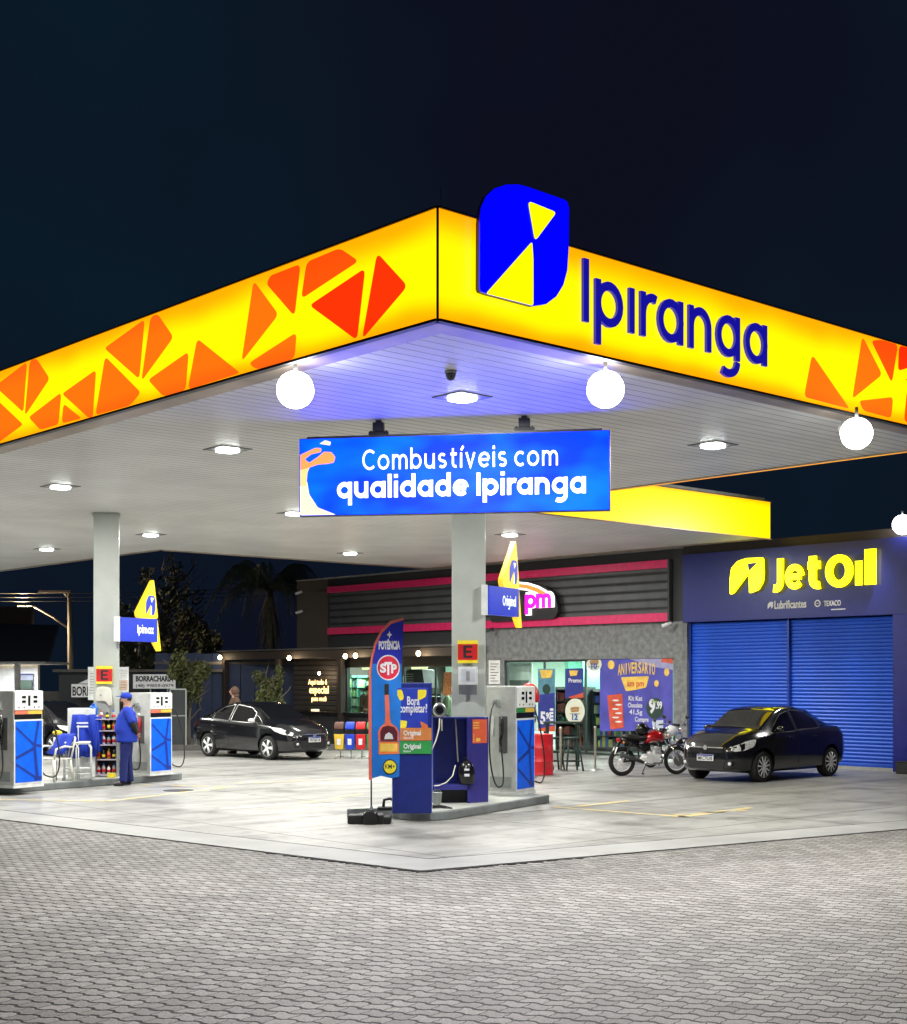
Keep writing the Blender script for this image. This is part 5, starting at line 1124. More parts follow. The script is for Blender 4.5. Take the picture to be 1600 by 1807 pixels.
# ---------------------------------------------------------------- motorcycles
def motorcycle(label,loc,rot,tank,rack_=True):
    t=thing('motorcycle',label,'motorcycle',loc,rot,'motorcycles parked by the shop'); wb=1.32; r=.31
    for x,nm in ((-wb/2,'rear'),(wb/2,'front')):
        w_=bpy.data.objects.new('wheel',None); COL.objects.link(w_); w_.parent=t; w_.location=(x,0,r)
        b=MB(); P=[(math.cos(2*math.pi*i/36)*(r-.045),0,math.sin(2*math.pi*i/36)*(r-.045)) for i in range(36)]; b.tube(P,.05 if nm=='rear' else .042,10,closed=True); b.build('tyre',M['tyre'],w_)
        b=MB(); P=[(math.cos(2*math.pi*i/36)*(r-.092),0,math.sin(2*math.pi*i/36)*(r-.092)) for i in range(36)]; b.tube(P,.014,6,closed=True); b.build('rim',M['alloy'],w_)
        b=MB(); b.cyl((0,-.07,0),(0,.07,0),.06 if nm=='rear' else .04,16)
        for i in range(18):
            a=2*math.pi*i/18; b.tube([(math.cos(a)*.05,(.03 if i%2 else -.03),math.sin(a)*.05),(math.cos(a+.25)*(r-.095),0,math.sin(a+.25)*(r-.095))],.0035,4)
        b.build('hub',M['alloy'],w_)
        if nm=='front': MB().cyl((0,-.075,0),(0,-.082,0),.12,20).build('brake_disc',M['steel'],w_)
    F=Vector((wb/2,0,r)); H=Vector((wb/2-.33,0,.93))
    b=MB(); 
    for y in (-.085,.085): b.tube([(F.x,y,F.z),(F.x-.17,y,F.z+.32)],[.027,.022],8); b.tube([(F.x-.17,y,F.z+.32),(H.x,y,H.z)],.017,8)
    b.box(H.x-.04,H.x+.06,-.11,.11,.76,.79); b.build('front_fork',M['chrome'],t)
    b=MB(); P=[(F.x+math.cos(a)*(r+.035),0,F.z+math.sin(a)*(r+.035)) for a in [R(30+i*12) for i in range(12)]]
    for i in range(11):
        a_,c_=P[i],P[i+1]; b.poly([(a_[0],-.065,a_[2]-.01),(c_[0],-.065,c_[2]-.01),(c_[0],0,c_[2]+.015),(a_[0],0,a_[2]+.015)]); b.poly([(a_[0],0,a_[2]+.015),(c_[0],0,c_[2]+.015),(c_[0],.065,c_[2]-.01),(a_[0],.065,a_[2]-.01)])
    b.build('front_mudguard',M['blackg'],t,smooth=True,fix=False)
    b=MB(); b.tube([(-.62,0,.80),(-.30,0,.76),(.0,0,.74),(.30,0,.86)],.022,8); b.tube([(.28,0,.84),(.22,0,.45),(.0,0,.28),(-.25,0,.30),(-.28,0,.74)],.022,8); b.tube([(-wb/2,-.08,r),(-.25,-.09,.34)],.022,8); b.tube([(-wb/2,.08,r),(-.25,.09,.34)],.022,8)
    for y in (-.10,.10): b.tube([(-wb/2+.02,y,r+.03),(-.50,y,.72)],.024,8)
    b.build('frame',M['black'],t)
    b=MB(); b.tube([(-.12,0,.70),(-.02,0,.80),(.12,0,.845),(.24,0,.83),(.33,0,.76)],[.05,.115,.135,.12,.06],14); b.build('fuel_tank',tank,t,smooth=True)
    b=MB(); b.tube([(-.66,0,.86),(-.52,0,.85),(-.30,0,.795),(-.10,0,.80)],[.05,.10,.12,.09],12); o=b.build('seat',M['leather'],t)
    for v in o.data.vertices: v.co.z=.81+(v.co.z-.81)*.62
    b=MB(); b.tube([(-.72,0,.80),(-.55,0,.74),(-.30,0,.68)],[.05,.11,.10],10); b.build('tail_cowl',M['blackg'],t); MB().box(-.77,-.72,-.06,.06,.74,.81).build('tail_lamp',M['tail'],t,bev=.01)
    b=MB(); b.prism([(-.80,-.09,.62),(-.80,.09,.62),(-.86,.09,.47),(-.86,-.09,.47)],(-.008,0,0)); b.build('number_plate',M['white'],t)
    b=MB(); b.tube([(-.68,0,.74),(-.80,0,.60),(-.84,0,.44)],[.03,.04,.03],6); b.build('rear_mudguard',M['black'],t)
    b=MB(); b.box(-.02,.22,-.10,.10,.28,.46); b.cyl((-.05,-.13,.36),(-.05,.13,.36),.10,16); 
    for k in range(5): b.box(.09,.24,-.07,.07,.47+k*.028,.482+k*.028)
    b.tube([(.13,0,.44),(.17,0,.62)],[.05,.045],10); b.build('engine',M['alloy'],t,bev=.006)
    b=MB(); b.tube([(.21,-.03,.52),(.30,-.09,.42),(.24,-.12,.27),(-.05,-.14,.24),(-.25,-.15,.29)],.020,8); b.build('exhaust_pipe',M['chrome'],t)
    b=MB(); b.tube([(-.22,-.15,.28),(-.35,-.16,.34),(-.76,-.17,.46)],[.03,.05,.045],12); b.build('muffler',M['dark'],t)
    b=MB(); b.tube([(H.x-.14,-.36,.98),(H.x-.03,-.30,1.01),(H.x,-.10,.95),(H.x,.10,.95),(H.x-.03,.30,1.01),(H.x-.14,.36,.98)],.011,6); b.build('handlebar',M['chrome'],t)
    for y in (-1,1):
        b=MB(); b.cyl((H.x-.17,y*.39,.975),(H.x-.09,y*.31,.99),.017,8); b.build('grip',M['black'],t)
        b=MB(); b.tube([(H.x-.05,y*.26,1.0),(H.x-.02,y*.31,1.13)],.006,5); b.ball((H.x-.02,y*.34,1.17),(.018,.065,.045),12); b.build('mirror',M['blackg'],t)
        b=MB(); b.ball((-.68,y*.13,.72),.025,8); b.ball((H.x+.06,y*.16,.84),.025,8); b.build('indicator',M['orange'],t)
    b=MB(); b.ball((H.x+.10,0,.85),(.07,.095,.095),16); b.build('headlamp',M['lampc'],t); MB().box(H.x-.05,H.x+.04,-.09,.09,.94,1.01).build('instrument_panel',M['blackg'],t,bev=.02)
    b=MB(); b.tube([(-.02,.09,.26),(-.06,.22,.02)],.011,6); b.tube([(-.06,.22,.02),(-.0,.24,.015)],.011,6); b.build('kickstand',M['dark'],t)
    b=MB(); b.prism([(x,-.105,z) for x,z in arc([(-.30,.68),(-.02,.70),(-.04,.55),(-.20,.50)],.03,3)],(0,.21,0)); b.build('side_cover',M['blackg'],t,bev=.01)
    return t
rm=R(20-42); p=PZ(1097,1369); f=Vector((math.cos(rm),math.sin(rm),0)); c=p+f*.66
motorcycle('black motorcycle with red fuel tank standing beside the black car',(c.x,c.y,0),rm,mat('metallic red tank',(.50,.01,.015),.2,.3,coat=1))
p=PZ(1178,1352); motorcycle('second motorcycle with white tank between the red tanked one and the car',(p.x+.0,p.y,0),rm+R(25),M['white'])
# black rack of the first machine, its rounded shape made up
t=thing('seat_rack','rounded black rack resting on the seat of the red tanked motorcycle','seat_rack',tuple(c-f*.18+Vector((0,0,.86))),rm)
MB().ball((0,0,.13),(.15,.125,.14),18).build('shell',M['blackg'],t); MB().box(.06,.152,-.09,.09,.10,.18).build('front_pad',M['cart'],t,bev=.03)
# ---------------------------------------------------------------- people
def skinmesh(name,nodes,edges,mats,parent,root=0,sub=2,post=None):
    """nodes: name->(x,y,z,r) or (.., rx, ry)"""
    ks=list(nodes); me=bpy.data.meshes.new(name); me.from_pydata([nodes[k][:3] for k in ks],[(ks.index(a),ks.index(b)) for a,b in edges],[])
    o=bpy.data.objects.new(name,me); COL.objects.link(o)
    md=o.modifiers.new('s','SKIN'); md.use_smooth_shade=True; md.branch_smoothing=.6
    for i,k in enumerate(ks):
        v=me.skin_vertices[0].data[i]; n_=nodes[k]; v.radius=(n_[3],n_[4] if len(n_)>4 else n_[3]); v.use_root=(i==root)
    sm=o.modifiers.new('d','SUBSURF'); sm.levels=sub; sm.render_levels=sub
    m2=mesh_of(o); o.modifiers.clear(); o.data=m2; m2.name=name
    m2.materials.clear()
    for q in (mats if isinstance(mats,list) else [mats]): m2.materials.append(q)
    for p in m2.polygons: p.use_smooth=True
    if post: post(m2)
    o.parent=parent; return o
def chain(*k): return list(zip(k,k[1:]))
def person(label,loc,rot,h=1.76,shirt=None,trousers=None,shoe=None,cap=None,hair=None,beard=False,pose=None,head_turn=0,sleeve=None,hood=False,nofeet=False,logo=False,armlong=False,lookdown=0):
    """faces +x; y is the person's left"""
    t=thing('person',label,'person',loc,rot,None); s=h/1.76
    J=dict(pel=(0,0,.95,.12,.105),wst=(.0,0,1.08,.145,.12),chs=(.0,0,1.27,.165,.125),ups=(-.01,0,1.40,.12,.10),nck=(.0,0,1.495,.06,.06),hd0=(.015,0,1.55,.07,.075),hd1=(.02,0,1.64,.088,.082),hd2=(.01,0,1.72,.07,.07),
     shL=(-.01,.185,1.43,.065,.065),shR=(-.01,-.185,1.43,.065,.065),hpL=(0,.09,.86,.075,.075),hpR=(0,-.09,.86,.075,.075),knL=(.02,.10,.48,.052,.052),knR=(.02,-.10,.48,.052,.052),anL=(-.01,.11,.09,.043,.043),anR=(-.01,-.11,.09,.043,.043),
     ftL=(.07,.12,.045,.042,.035),ftR=(.07,-.12,.045,.042,.035),toL=(.17,.13,.035,.038,.028),toR=(.17,-.13,.035,.038,.028),
     elL=(-.03,.25,1.13,.045,.045),elR=(-.03,-.25,1.13,.045,.045),wrL=(.05,.26,.88,.028,.028),wrR=(.05,-.26,.88,.028,.028),
     paL=(.07,.262,.82,.034,.020),paR=(.07,-.262,.82,.034,.020))
    if pose: J.update(pose)
    E_=chain('pel','wst','chs','ups','nck','hd0','hd1','hd2')+[('ups','shL'),('ups','shR')]+chain('shL','elL','wrL','paL')+chain('shR','elR','wrR','paR')+[('pel','hpL'),('pel','hpR')]+chain('hpL','knL','anL','ftL','toL')+chain('hpR','knR','anR','ftR','toR')
    # five fingers a hand
    for sd,sg_ in (('L',1),('R',-1)):
        w_=Vector(J['wr'+sd][:3]); p_=Vector(J['pa'+sd][:3]); d=(p_-w_).normalized(); side=Vector((1,0,0)); side=(side-d*side.dot(d)).normalized()
        inw=Vector((0,-sg_,0))
        for k,(off,ln) in enumerate(((-.027,.060),(-.009,.072),(.009,.078),(.027,.070))):
            a=p_+side*off+d*.028; b_=a+d*ln*.5+inw*.008; c_=b_+d*ln*.45+inw*.022; n0,n1,n2='f%s%da'%(sd,k),'f%s%db'%(sd,k),'f%s%dc'%(sd,k)
            J[n0]=(*a,.0105,.0105); J[n1]=(*b_,.009,.009); J[n2]=(*c_,.0075,.0075); E_+=[('pa'+sd,n0),(n0,n1),(n1,n2)]
        a=p_+side*.032-d*.01+inw*.01; b_=a+d*.03+side*.022+inw*.012; J['t%sa'%sd]=(*a,.012,.012); J['t%sb'%sd]=(*b_,.009,.009); E_+=[('pa'+sd,'t%sa'%sd),('t%sa'%sd,'t%sb'%sd)]
    SR=dict(wst=J['wst'][3]*1.12,pel=J['pel'][3]*1.2+.02,chs=J['chs'][3]*1.1)
    if shirt is not None:
        for k,r_ in (('pel',.11),('wst',.11),('chs',.12),('ups',.085)): J[k]=J[k][:3]+(r_,r_*.9)
    ks=list(J); J={k:tuple(c*s for c in J[k]) for k in ks}
    hc=Vector((.02,0,1.645))*s; Rh=Matrix.Rotation(head_turn,3,'Z')
    body=skinmesh('body',J,E_,[M['skin'],M['hair']],t,0,2)
    # face features joined to the body mesh
    bm=bmesh.new(); bm.from_mesh(body.data)
    def addm(mb,mi=0):
        off=[]
        for v in mb.v: off.append(bm.verts.new(hc+Rh@(Vector(v)*s)))
        for f_ in mb.f:
            try: fc=bm.faces.new([off[i] for i in f_]); fc.smooth=True; fc.material_index=mi
            except Exception: pass
    a=MB(); a.ball((.0,0,.0),(.097,.077,.115),20); addm(a)            # skull and face
    a=MB(); a.ball((.055,0,-.055),(.045,.045,.055),14); addm(a)
    a=MB(); a.tube([(.090,0,.02),(.112,0,-.015),(.115,0,-.028),(.09,0,-.036)],[.010,.014,.016,.008],8); addm(a)
    for y in (-1,1): a=MB(); a.ball((-.008,y*.077,-.008),(.018,.008,.030),10); addm(a)
    a=MB(); a.tube([(.094,-.022,-.062),(.101,0,-.060),(.094,.022,-.062)],.006,6); addm(a)
    for y in (-1,1): a=MB(); a.ball((.086,y*.030,.006),(.010,.013,.007),8); addm(a,1); a=MB(); a.tube([(.088,y*.015,.026),(.090,y*.032,.030),(.080,y*.046,.024)],.004,5); addm(a,1)
    bm.to_mesh(body.data); bm.free()
    def onhead(mb,nm,m): 
        mb.v=[tuple(hc+Rh@(Vector(v)*s)) for v in mb.v]; return mb.build(nm,m,t)
    if hair is not None:
        a=MB(); a.ball((-.018,0,.028),(.096,.084,.105),18); onhead(a,'hair',hair)
    if beard: a=MB(); a.ball((.052,0,-.072),(.056,.055,.055),16); onhead(a,'beard',M['hair'])
    if cap is not None:
        a=MB(); a.ball((-.008,0,.045),(.108,.092,.085),20); a.prism([(x,y,.045) for x,y in arc([(.06,-.075),(.15,-.065),(.195,0),(.15,.065),(.06,.075)],.04,4)],(0,0,.012)); onhead(a,'cap',cap)
    if hood: a=MB(); a.ball((-.025,0,.0),(.118,.105,.135),18); a.ball((-.05,0,-.12),(.09,.12,.06),14); onhead(a,'hood',shirt)
    # clothing, a little wider than the body
    g=lambda k,f=1.15,z=0: (J[k][0],J[k][1],J[k][2]+z)+tuple(r*f for r in J[k][3:])
    mid=lambda a_,b_,u,f=1.0: tuple(J[a_][i]*(1-u)+J[b_][i]*u for i in range(3))+tuple((J[a_][3+i]*(1-u)+J[b_][3+i]*u)*f for i in range(2))
    rr=random.Random(len(label))
    def loft(b,rings,n=20,wr=.004):
        R_=[]
        for q_,(c_,ax,ay,d_) in enumerate(rings):
            d_=Vector(d_).normalized(); u_=Vector((1,0,0)); u_=(u_-d_*u_.dot(d_)).normalized(); v_=d_.cross(u_)
            R_.append([b.pt(Vector(c_)+u_*math.cos(2*math.pi*k/n)*(ax+rr.uniform(-wr,wr))+v_*math.sin(2*math.pi*k/n)*(ay+rr.uniform(-wr,wr))) for k in range(n)])
        for A_,B_ in zip(R_,R_[1:]):
            for k in range(n): b.face((A_[k],A_[(k+1)%n],B_[(k+1)%n],B_[k]),0,True)
        b.face(R_[0][::-1]); b.face(R_[-1])
    V=lambda k:Vector(J[k][:3])
    def limb(b,ks_,rs,sub_=4):
        P=[];RR=[]
        for a_,c_ in zip(range(len(ks_)-1),range(1,len(ks_))):
            for k in range(sub_): u=k/sub_; P.append(ks_[a_].lerp(ks_[c_],u)); RR.append(rs[a_]*(1-u)+rs[c_]*u)
        P.append(ks_[-1]); RR.append(rs[-1])
        loft(b,[(P[i],RR[i],RR[i],(P[min(i+1,len(P)-1)]-P[max(i-1,0)])) for i in range(len(P))],14,.0045)
    if shirt is not None:
        b=MB(); up=(0,0,1); z=lambda k:J[k][2]
        SW_=(abs(J['shL'][1])+.035*s)
        keys=[(z('pel')-.12*s,J['pel'][0],SR['pel']*.98*s,SR['pel']*1.08*s),(z('pel'),J['pel'][0],SR['pel']*s,SR['pel']*1.08*s),(z('wst'),J['wst'][0],SR['wst']*s,SR['wst']*1.12*s),(z('chs'),J['chs'][0],SR['chs']*.92*s,SW_*.92),(z('ups')-.02*s,J['ups'][0],SR['chs']*.78*s,SW_*.95),(z('ups')+.03*s,J['ups'][0],.115*s,SW_*.72),(z('nck')-.035*s,J['nck'][0]-.004,.080*s,.098*s),(z('nck')-.005*s,J['nck'][0],.068*s,.070*s)]
        rg=[]
        for a_,c_ in zip(keys,keys[1:]):
            for k in range(3): u=k/3; uu=u*u*(3-2*u); rg.append(((a_[1]*(1-uu)+c_[1]*uu,0,a_[0]*(1-u)+c_[0]*u),a_[2]*(1-uu)+c_[2]*uu,a_[3]*(1-uu)+c_[3]*uu,up))
        rg.append(((keys[-1][1],0,keys[-1][0]),keys[-1][2],keys[-1][3],up)); loft(b,rg,26,.004)
        for sd in 'LR':
            sh_,el_,wr_=V('sh'+sd),V('el'+sd),V('wr'+sd); inn=sh_.lerp(V('ups'),.35)
            if armlong: limb(b,[inn,sh_,el_,el_.lerp(wr_,.95)],[.075*s,.080*s,.060*s,.043*s])
            else: limb(b,[inn,sh_,sh_.lerp(el_,.85)],[.078*s,.084*s,.070*s],5)
        b.build('shirt',shirt,t)
        if sleeve is not None:
            for sd in 'LR': b=MB(); limb(b,[V('sh'+sd).lerp(V('el'+sd),.7),V('el'+sd),V('el'+sd).lerp(V('wr'+sd),.95)],[.056*s,.053*s,.038*s]); b.build('under_sleeve',sleeve,t)
    if trousers is not None:
        b=MB(); q_=SR['pel']*.93 if shirt is not None else .14
        loft(b,[((J['pel'][0],0,J['pel'][2]+.06*s),q_*.95*s,q_*1.05*s,(0,0,1)),((J['pel'][0],0,J['pel'][2]-.04*s),q_*s,q_*1.1*s,(0,0,1)),((J['pel'][0],0,J['pel'][2]-.13*s),q_*.92*s,q_*1.06*s,(0,0,1))],22,.003)
        for sd in 'LR': h_,k_,a_=V('hp'+sd),V('kn'+sd),V('an'+sd); limb(b,[h_+Vector((0,0,.03*s)),h_.lerp(k_,.5),k_,k_.lerp(a_,.5),a_+Vector((0,0,-.02*s))],[.108*s,.098*s,.078*s,.074*s,.070*s],5)
        b.build('trousers',trousers,t)
    if shoe is not None:
        for sd in 'LR': skinmesh('shoe',dict(h=(J['an'+sd][0]-.03*s,J['an'+sd][1],.042*s,.045*s,.040*s),m=g('ft'+sd,1.25),e=g('to'+sd,1.25)),chain('h','m','e'),shoe,t,0,2)
    return t
# the standing attendant: faces left, hands behind his back
q=PZ(224,1386)
tm=person('attendant in blue cap, polo and work trousers standing sideways with hands behind his back',(q.x,q.y,0),R(180-42+8),1.80,M['cloth'],mat('dark blue work trousers',(.006,.013,.12),.85,bump=.5,bscale=30),M['leather'],M['cloth'],M['hair'],True,
 pose=dict(elL=(-.14,.25,1.15,.045,.045),elR=(-.14,-.25,1.15,.045,.045),wrL=(-.19,.07,.98,.028,.028),wrR=(-.19,-.07,.98,.028,.028),paL=(-.20,.00,.95,.034,.02),paR=(-.21,-.00,.98,.034,.02),wst=(.035,0,1.08,.18,.185),chs=(.015,0,1.27,.18,.175),pel=(0,0,.95,.15,.14),
  knL=(.05,.11,.48,.058,.058),anL=(.06,.13,.09,.043,.043),ftL=(.14,.15,.045,.042,.035),toL=(.24,.17,.035,.038,.028),knR=(-.01,-.10,.48,.058,.058),anR=(-.05,-.11,.09,.043,.043),ftR=(.03,-.12,.045,.042,.035),toR=(.13,-.13,.035,.038,.028)),head_turn=R(6),sleeve=mat('black sleeve cloth',(.012,.012,.014),.8))
MB().box(.175,.185,.05,.10,1.33,1.37).build('chest_badge',M['white'],tm)
b=MB(); b.tube([(-.02,.165,.75),(.07,.155,.75),(.07,.15,.60),(-.02,.158,.60)],.005,5,closed=True); b.build('pocket_piping',M['white'],tm)
# second worker behind the left pump: cap, arm and leg show
q=PZ(64,1370); person('worker in blue cap and black top half hidden behind the pump at the left edge',(q.x,q.y,.0),R(180-42+35),1.82,mat('black top',(.010,.010,.012),.8,bump=.3),mat('black work trousers',(.01,.01,.014),.85),M['leather'],M['cloth'],M['hair'],False,pose=dict(wrL=(.02,.30,.88,.030,.030),paL=(.03,.305,.81,.036,.022)))
q=PD(414,1200,39.5); person('person in a brown hood standing behind the parked black car',(q.x,q.y,0),R(200-42),1.86,mat('brown hoodie',(.10,.055,.035),.85,bump=.4),M['clothd'],M['leather'],hood=True,armlong=True)
q=PA(650,1200,AS+.75); person('man in a brown top with a cap seen through the left shop window',(q.x,q.y,.10),R(95-42),1.76,mat('brown shirt',(.09,.045,.028),.85),M['clothd'],M['leather'],mat('maroon cap',(.10,.03,.03),.8),M['hair'],armlong=True)
q=PA(789,1200,AS+.9); person('man in an olive green jacket facing left beside the near column',(q.x,q.y,.08),R(175-42),1.72,mat('olive jacket',(.13,.16,.10),.85),M['clothd'],M['leather'],None,M['hair'],True,armlong=True)
q=PA(1140,1200,AS+2.2)
# ---------------------------------------------------------------- things on the near island
e,n2_=ISL2; AI=math.atan2(e.y,e.x)
q=PD(727,1435,20.4); q.z=.132
tt=thing('price_totem','navy blue totem reading Bora completar? at the end of the near island','totem',tuple(q),VIEW+R(5))
wT=.285
MB().box(-wT,wT,-.02,.16,0,1.88).build('cabinet',M['navy'],tt,bev=.008)
fx=lambda px:(px-727)/72*2*wT; fz=lambda py:(1433-py)/226*1.88
pn=MB().box(fx(700),fx(756),-.035,-.021,fz(1288),fz(1216)).build('poster_panel',mat('royal blue print',(.02,.045,.42),.4,var=.08),tt,bev=.003)
for P in (((737,1219),(753,1219),(752,1231),(741,1237),(737,1236)),((700,1219),(708,1219),(712,1232),(709,1238),(700,1236)),((701,1271),(718,1273),(716,1285),(700,1285))): flat(arc([(fx(x),fz(y)) for x,y in P],.02,3),M['yel2'],'print_shape',pn,-.036,.003)
flat(arc([(fx(x),fz(y)) for x,y in ((741,1273),(755,1280),(756,1287),(745,1287))],.02,3),M['orange'],'print_shape',pn,-.036,.003)
text('Bora',.17,M['wprint'],pn,'caption',(fx(729),-.037,fz(1245)),(R(90),0,0),.001,.004,'CENTER',fitw=.18); text('completar?',.17,M['wprint'],pn,'caption',(fx(729),-.037,fz(1258)),(R(90),0,0),.001,.004,'CENTER',fitw=.40)
for (m_,a,c,s_,s2) in ((mat('copper print',(.62,.22,.06),.4),1307,1285,'Original','Gasolina'),(mat('leaf green print',(.03,.30,.07),.4),1330,1308,'Original','Etanol')):
    pl=MB().box(fx(699),fx(762),-.038,-.021,fz(a),fz(c)).build('fuel_plate',m_,tt,bev=.003)
    text(s_,.11,M['wprint'],pl,'caption',(fx(711),-.039,fz(a-9.5)),(R(90),0,0),.001,.004,fitw=.25,fith=.095); text(s2,.042,M['wprint'],pl,'caption',(fx(711),-.039,fz(a-3.2)),(R(90),0,0),.001,.001)
# feather banner
q=PZ(655,1452); fb=thing('feather_banner','curved blue feather banner reading POTÊNCIA STP on a thin pole','banner',(q.x,q.y,0),VIEW)
D=(q-c0); Dd=(q-c0).dot(Vector((uy,math.cos(TH),0))) if False else 2.05*FOC/(1452-1200)
bx=lambda px:(px-655)/FOC*Dd; bz=lambda py:EYE-(py-1200)/FOC*Dd
MB().tube([(0,0,.16),(0,0,.9),(bx(654.5),0,bz(1370)),(bx(653),0,bz(1250)),(bx(655),0,bz(1180)),(bx(661),0,bz(1140)),(bx(673),0,bz(1114)),(bx(690),0,bz(1098)),(bx(713),0,bz(1092))],[.012,.012,.011,.010,.009,.008,.007,.006,.004],8).build('pole',M['dark'],fb)
def cl(pts,nm,m,y0=.0,amp=.012,sub=14,th=.003,par=None):
    bm=bmesh.new(); vs=[bm.verts.new((bx(x),0,bz(y))) for x,y in pts]; bm.faces.new(vs)
    zs=[v.co.z for v in bm.verts]; xs=[v.co.x for v in bm.verts]
    for c in range(1,40): bmesh.ops.bisect_plane(bm,geom=bm.verts[:]+bm.edges[:]+bm.faces[:],plane_co=(0,0,min(zs)+(max(zs)-min(zs))*c/40),plane_no=(0,0,1))
    for c in range(1,8): bmesh.ops.bisect_plane(bm,geom=bm.verts[:]+bm.edges[:]+bm.faces[:],plane_co=(bx(655)+(bx(715)-bx(655))*c/8,0,0),plane_no=(1,0,0))
    for v in bm.verts: v.co.y=wave(v.co.x,v.co.z)+y0
    bmesh.ops.solidify(bm,geom=bm.faces[:],thickness=th); bmesh.ops.recalc_face_normals(bm,faces=bm.faces)
    me=bpy.data.meshes.new(nm); bm.to_mesh(me); bm.free(); me.materials.append(m); [setattr(p,'use_smooth',False) for p in me.polygons]
    o=bpy.data.objects.new(nm,me); COL.objects.link(o); o.parent=par or fb; return o
def wave(x,z): u=(x-bx(655))/(bx(713)-bx(655)); return .012*math.sin(z*5+u*4)*u+.018*math.sin(u*6.0+z*1.3)*u
FBm=mat('azure banner cloth',(.004,.16,.62),.75,bump=.2,bscale=12); FBd=mat('ultramarine banner cloth',(.012,.02,.42),.75,bump=.2,bscale=12)
left=[(653,1250),(653.5,1200),(655,1180),(661,1140),(673,1114),(690,1098),(713,1092)]
cl([(655,1374),(654,1250),(654,1171),(708.5,1171),(707,1250),(704,1370),(690,1373),(672,1369)],'banner_cloth',FBm)
cl([(655,1170.5),(657,1160),(661.5,1142),(673,1117),(690,1101),(712,1094),(711,1130),(708.6,1170.5)],'banner_cloth',FBd)
cl([(650.5,1376),(650,1250),(651,1185),(655,1155),(661,1134),(672,1112),(688,1096),(712,1090.5),(712.5,1094),(690,1101),(674,1117),(663,1140),(657,1165),(655,1190),(655.5,1250),(656,1376)],'pole_sleeve',mat('coral banner sleeve',(.70,.14,.10),.7),-.014)
def ctext(s,px,py,w_px,h,m,bold=.003,nm='caption',sh_=0):
    o=text(s,h,m,fb,nm,(0,0,0),(0,0,0),.0006,bold,'CENTER',fitw=w_px/FOC*Dd); X0,Z0=bx(px),bz(py)
    for v in o.data.vertices: x,z,t_=X0+v.co.x,Z0+v.co.y,v.co.z; v.co=(x,wave(x,z)-.007-t_,z)
    return o
ctext('POTÊNCIA',687,1145,38,.155,M['wprint'],.009)
cl([(685.5,1118),(687,1113),(688.5,1118),(692,1120),(688.5,1122),(687,1127),(685.5,1122),(682,1120)],'star_print',M['wprint'],-.006)
cl([(685+20.5*math.cos(2*math.pi*i/30),1178+22.5*math.sin(2*math.pi*i/30)) for i in range(30)],'round_print',M['wprint'],-.006)
cl([(685+18.5*math.cos(2*math.pi*i/30),1178+20.3*math.sin(2*math.pi*i/30)) for i in range(30)],'round_print',mat('crimson print',(.62,.01,.05),.5),-.010)
for s_,px,py,w_,h in (('S',676,1186,11,.17),('T',685,1190,13,.25),('P',695,1187,10,.17)):
    o=text(s_,h,M['wprint'],fb,'caption',(0,0,0),(0,0,0),.0006,.008,'CENTER',fitw=w_/FOC*Dd); X0,Z0=bx(px),bz(py)
    for v in o.data.vertices: x,z,t_=X0+v.co.x,Z0+v.co.y,v.co.z; v.co=(x,wave(x,z)-.016-t_,z)
co_=mat('coral print',(.80,.16,.08),.5); 
cl([(678.5,1207),(686,1207),(686,1226),(678.5,1226)],'bottle_cap_print',M['black'],-.006)
cl([(679,1226),(686,1226),(688,1262),(690,1276),(700,1284),(704,1292),(704,1308),(668,1308),(667,1292),(670,1284),(679,1276),(680,1262)],'bottle_print',co_,-.006)
cl([(671,1290),(675,1283),(685,1280),(696,1283),(701,1292),(701,1307),(671,1307)],'label_print',mat('dark red print',(.10,.01,.02),.5),-.009)
cl([(678,1304),(680,1296),(686,1292),(692,1296),(694,1304)],'label_print',M['wprint'],-.012)
cl([(668,1309),(704,1309),(704,1330),(668,1331)],'label_print',mat('orange label print',(.80,.20,.04),.5),-.007)
cl([(671,1312),(701,1312),(701,1326),(671,1326)],'label_print',M['pgold'],-.010)
ctext('LIMPA',686,1318,22,.055,M['black'],.001); ctext('MOTOR',686,1324.5,22,.055,M['black'],.001)
cl([(688+13*math.cos(2*math.pi*i/24),1353+13.5*math.sin(2*math.pi*i/24)) for i in range(24)],'round_print',M['black'],-.006)
cl([(688+11*math.cos(2*math.pi*i/24),1353+11.5*math.sin(2*math.pi*i/24)) for i in range(24)],'round_print',mat('bright yellow print',(.85,.72,.04),.5),-.010)
o=ctext('KM+',688,1356,18,.09,M['black'],.001)
for v in o.data.vertices: v.co.y-=.006
b=MB(); b.box(-.19,.19,-.24,.10,.0,.14); b.build('weight_base',M['black'],fb,bev=.035,seg=3)
b=MB(); b.lathe([(.10,-.0),(.125,.02),(.08,.06),(.04,.05)],(.0,-.275,.085),'y',20); b.build('base_recess',M['blackg'],fb)
b=MB(); b.box(-.33,-.17,-.2,.06,.0,.13); b.box(.17,.29,-.2,.06,.0,.11); b.build('base_wing',M['black'],fb,bev=.03,seg=3); MB().lathe([(.10,.135),(.09,.16),(.03,.17),(.02,.24)],n=16).build('pole_socket',M['dark'],fb)
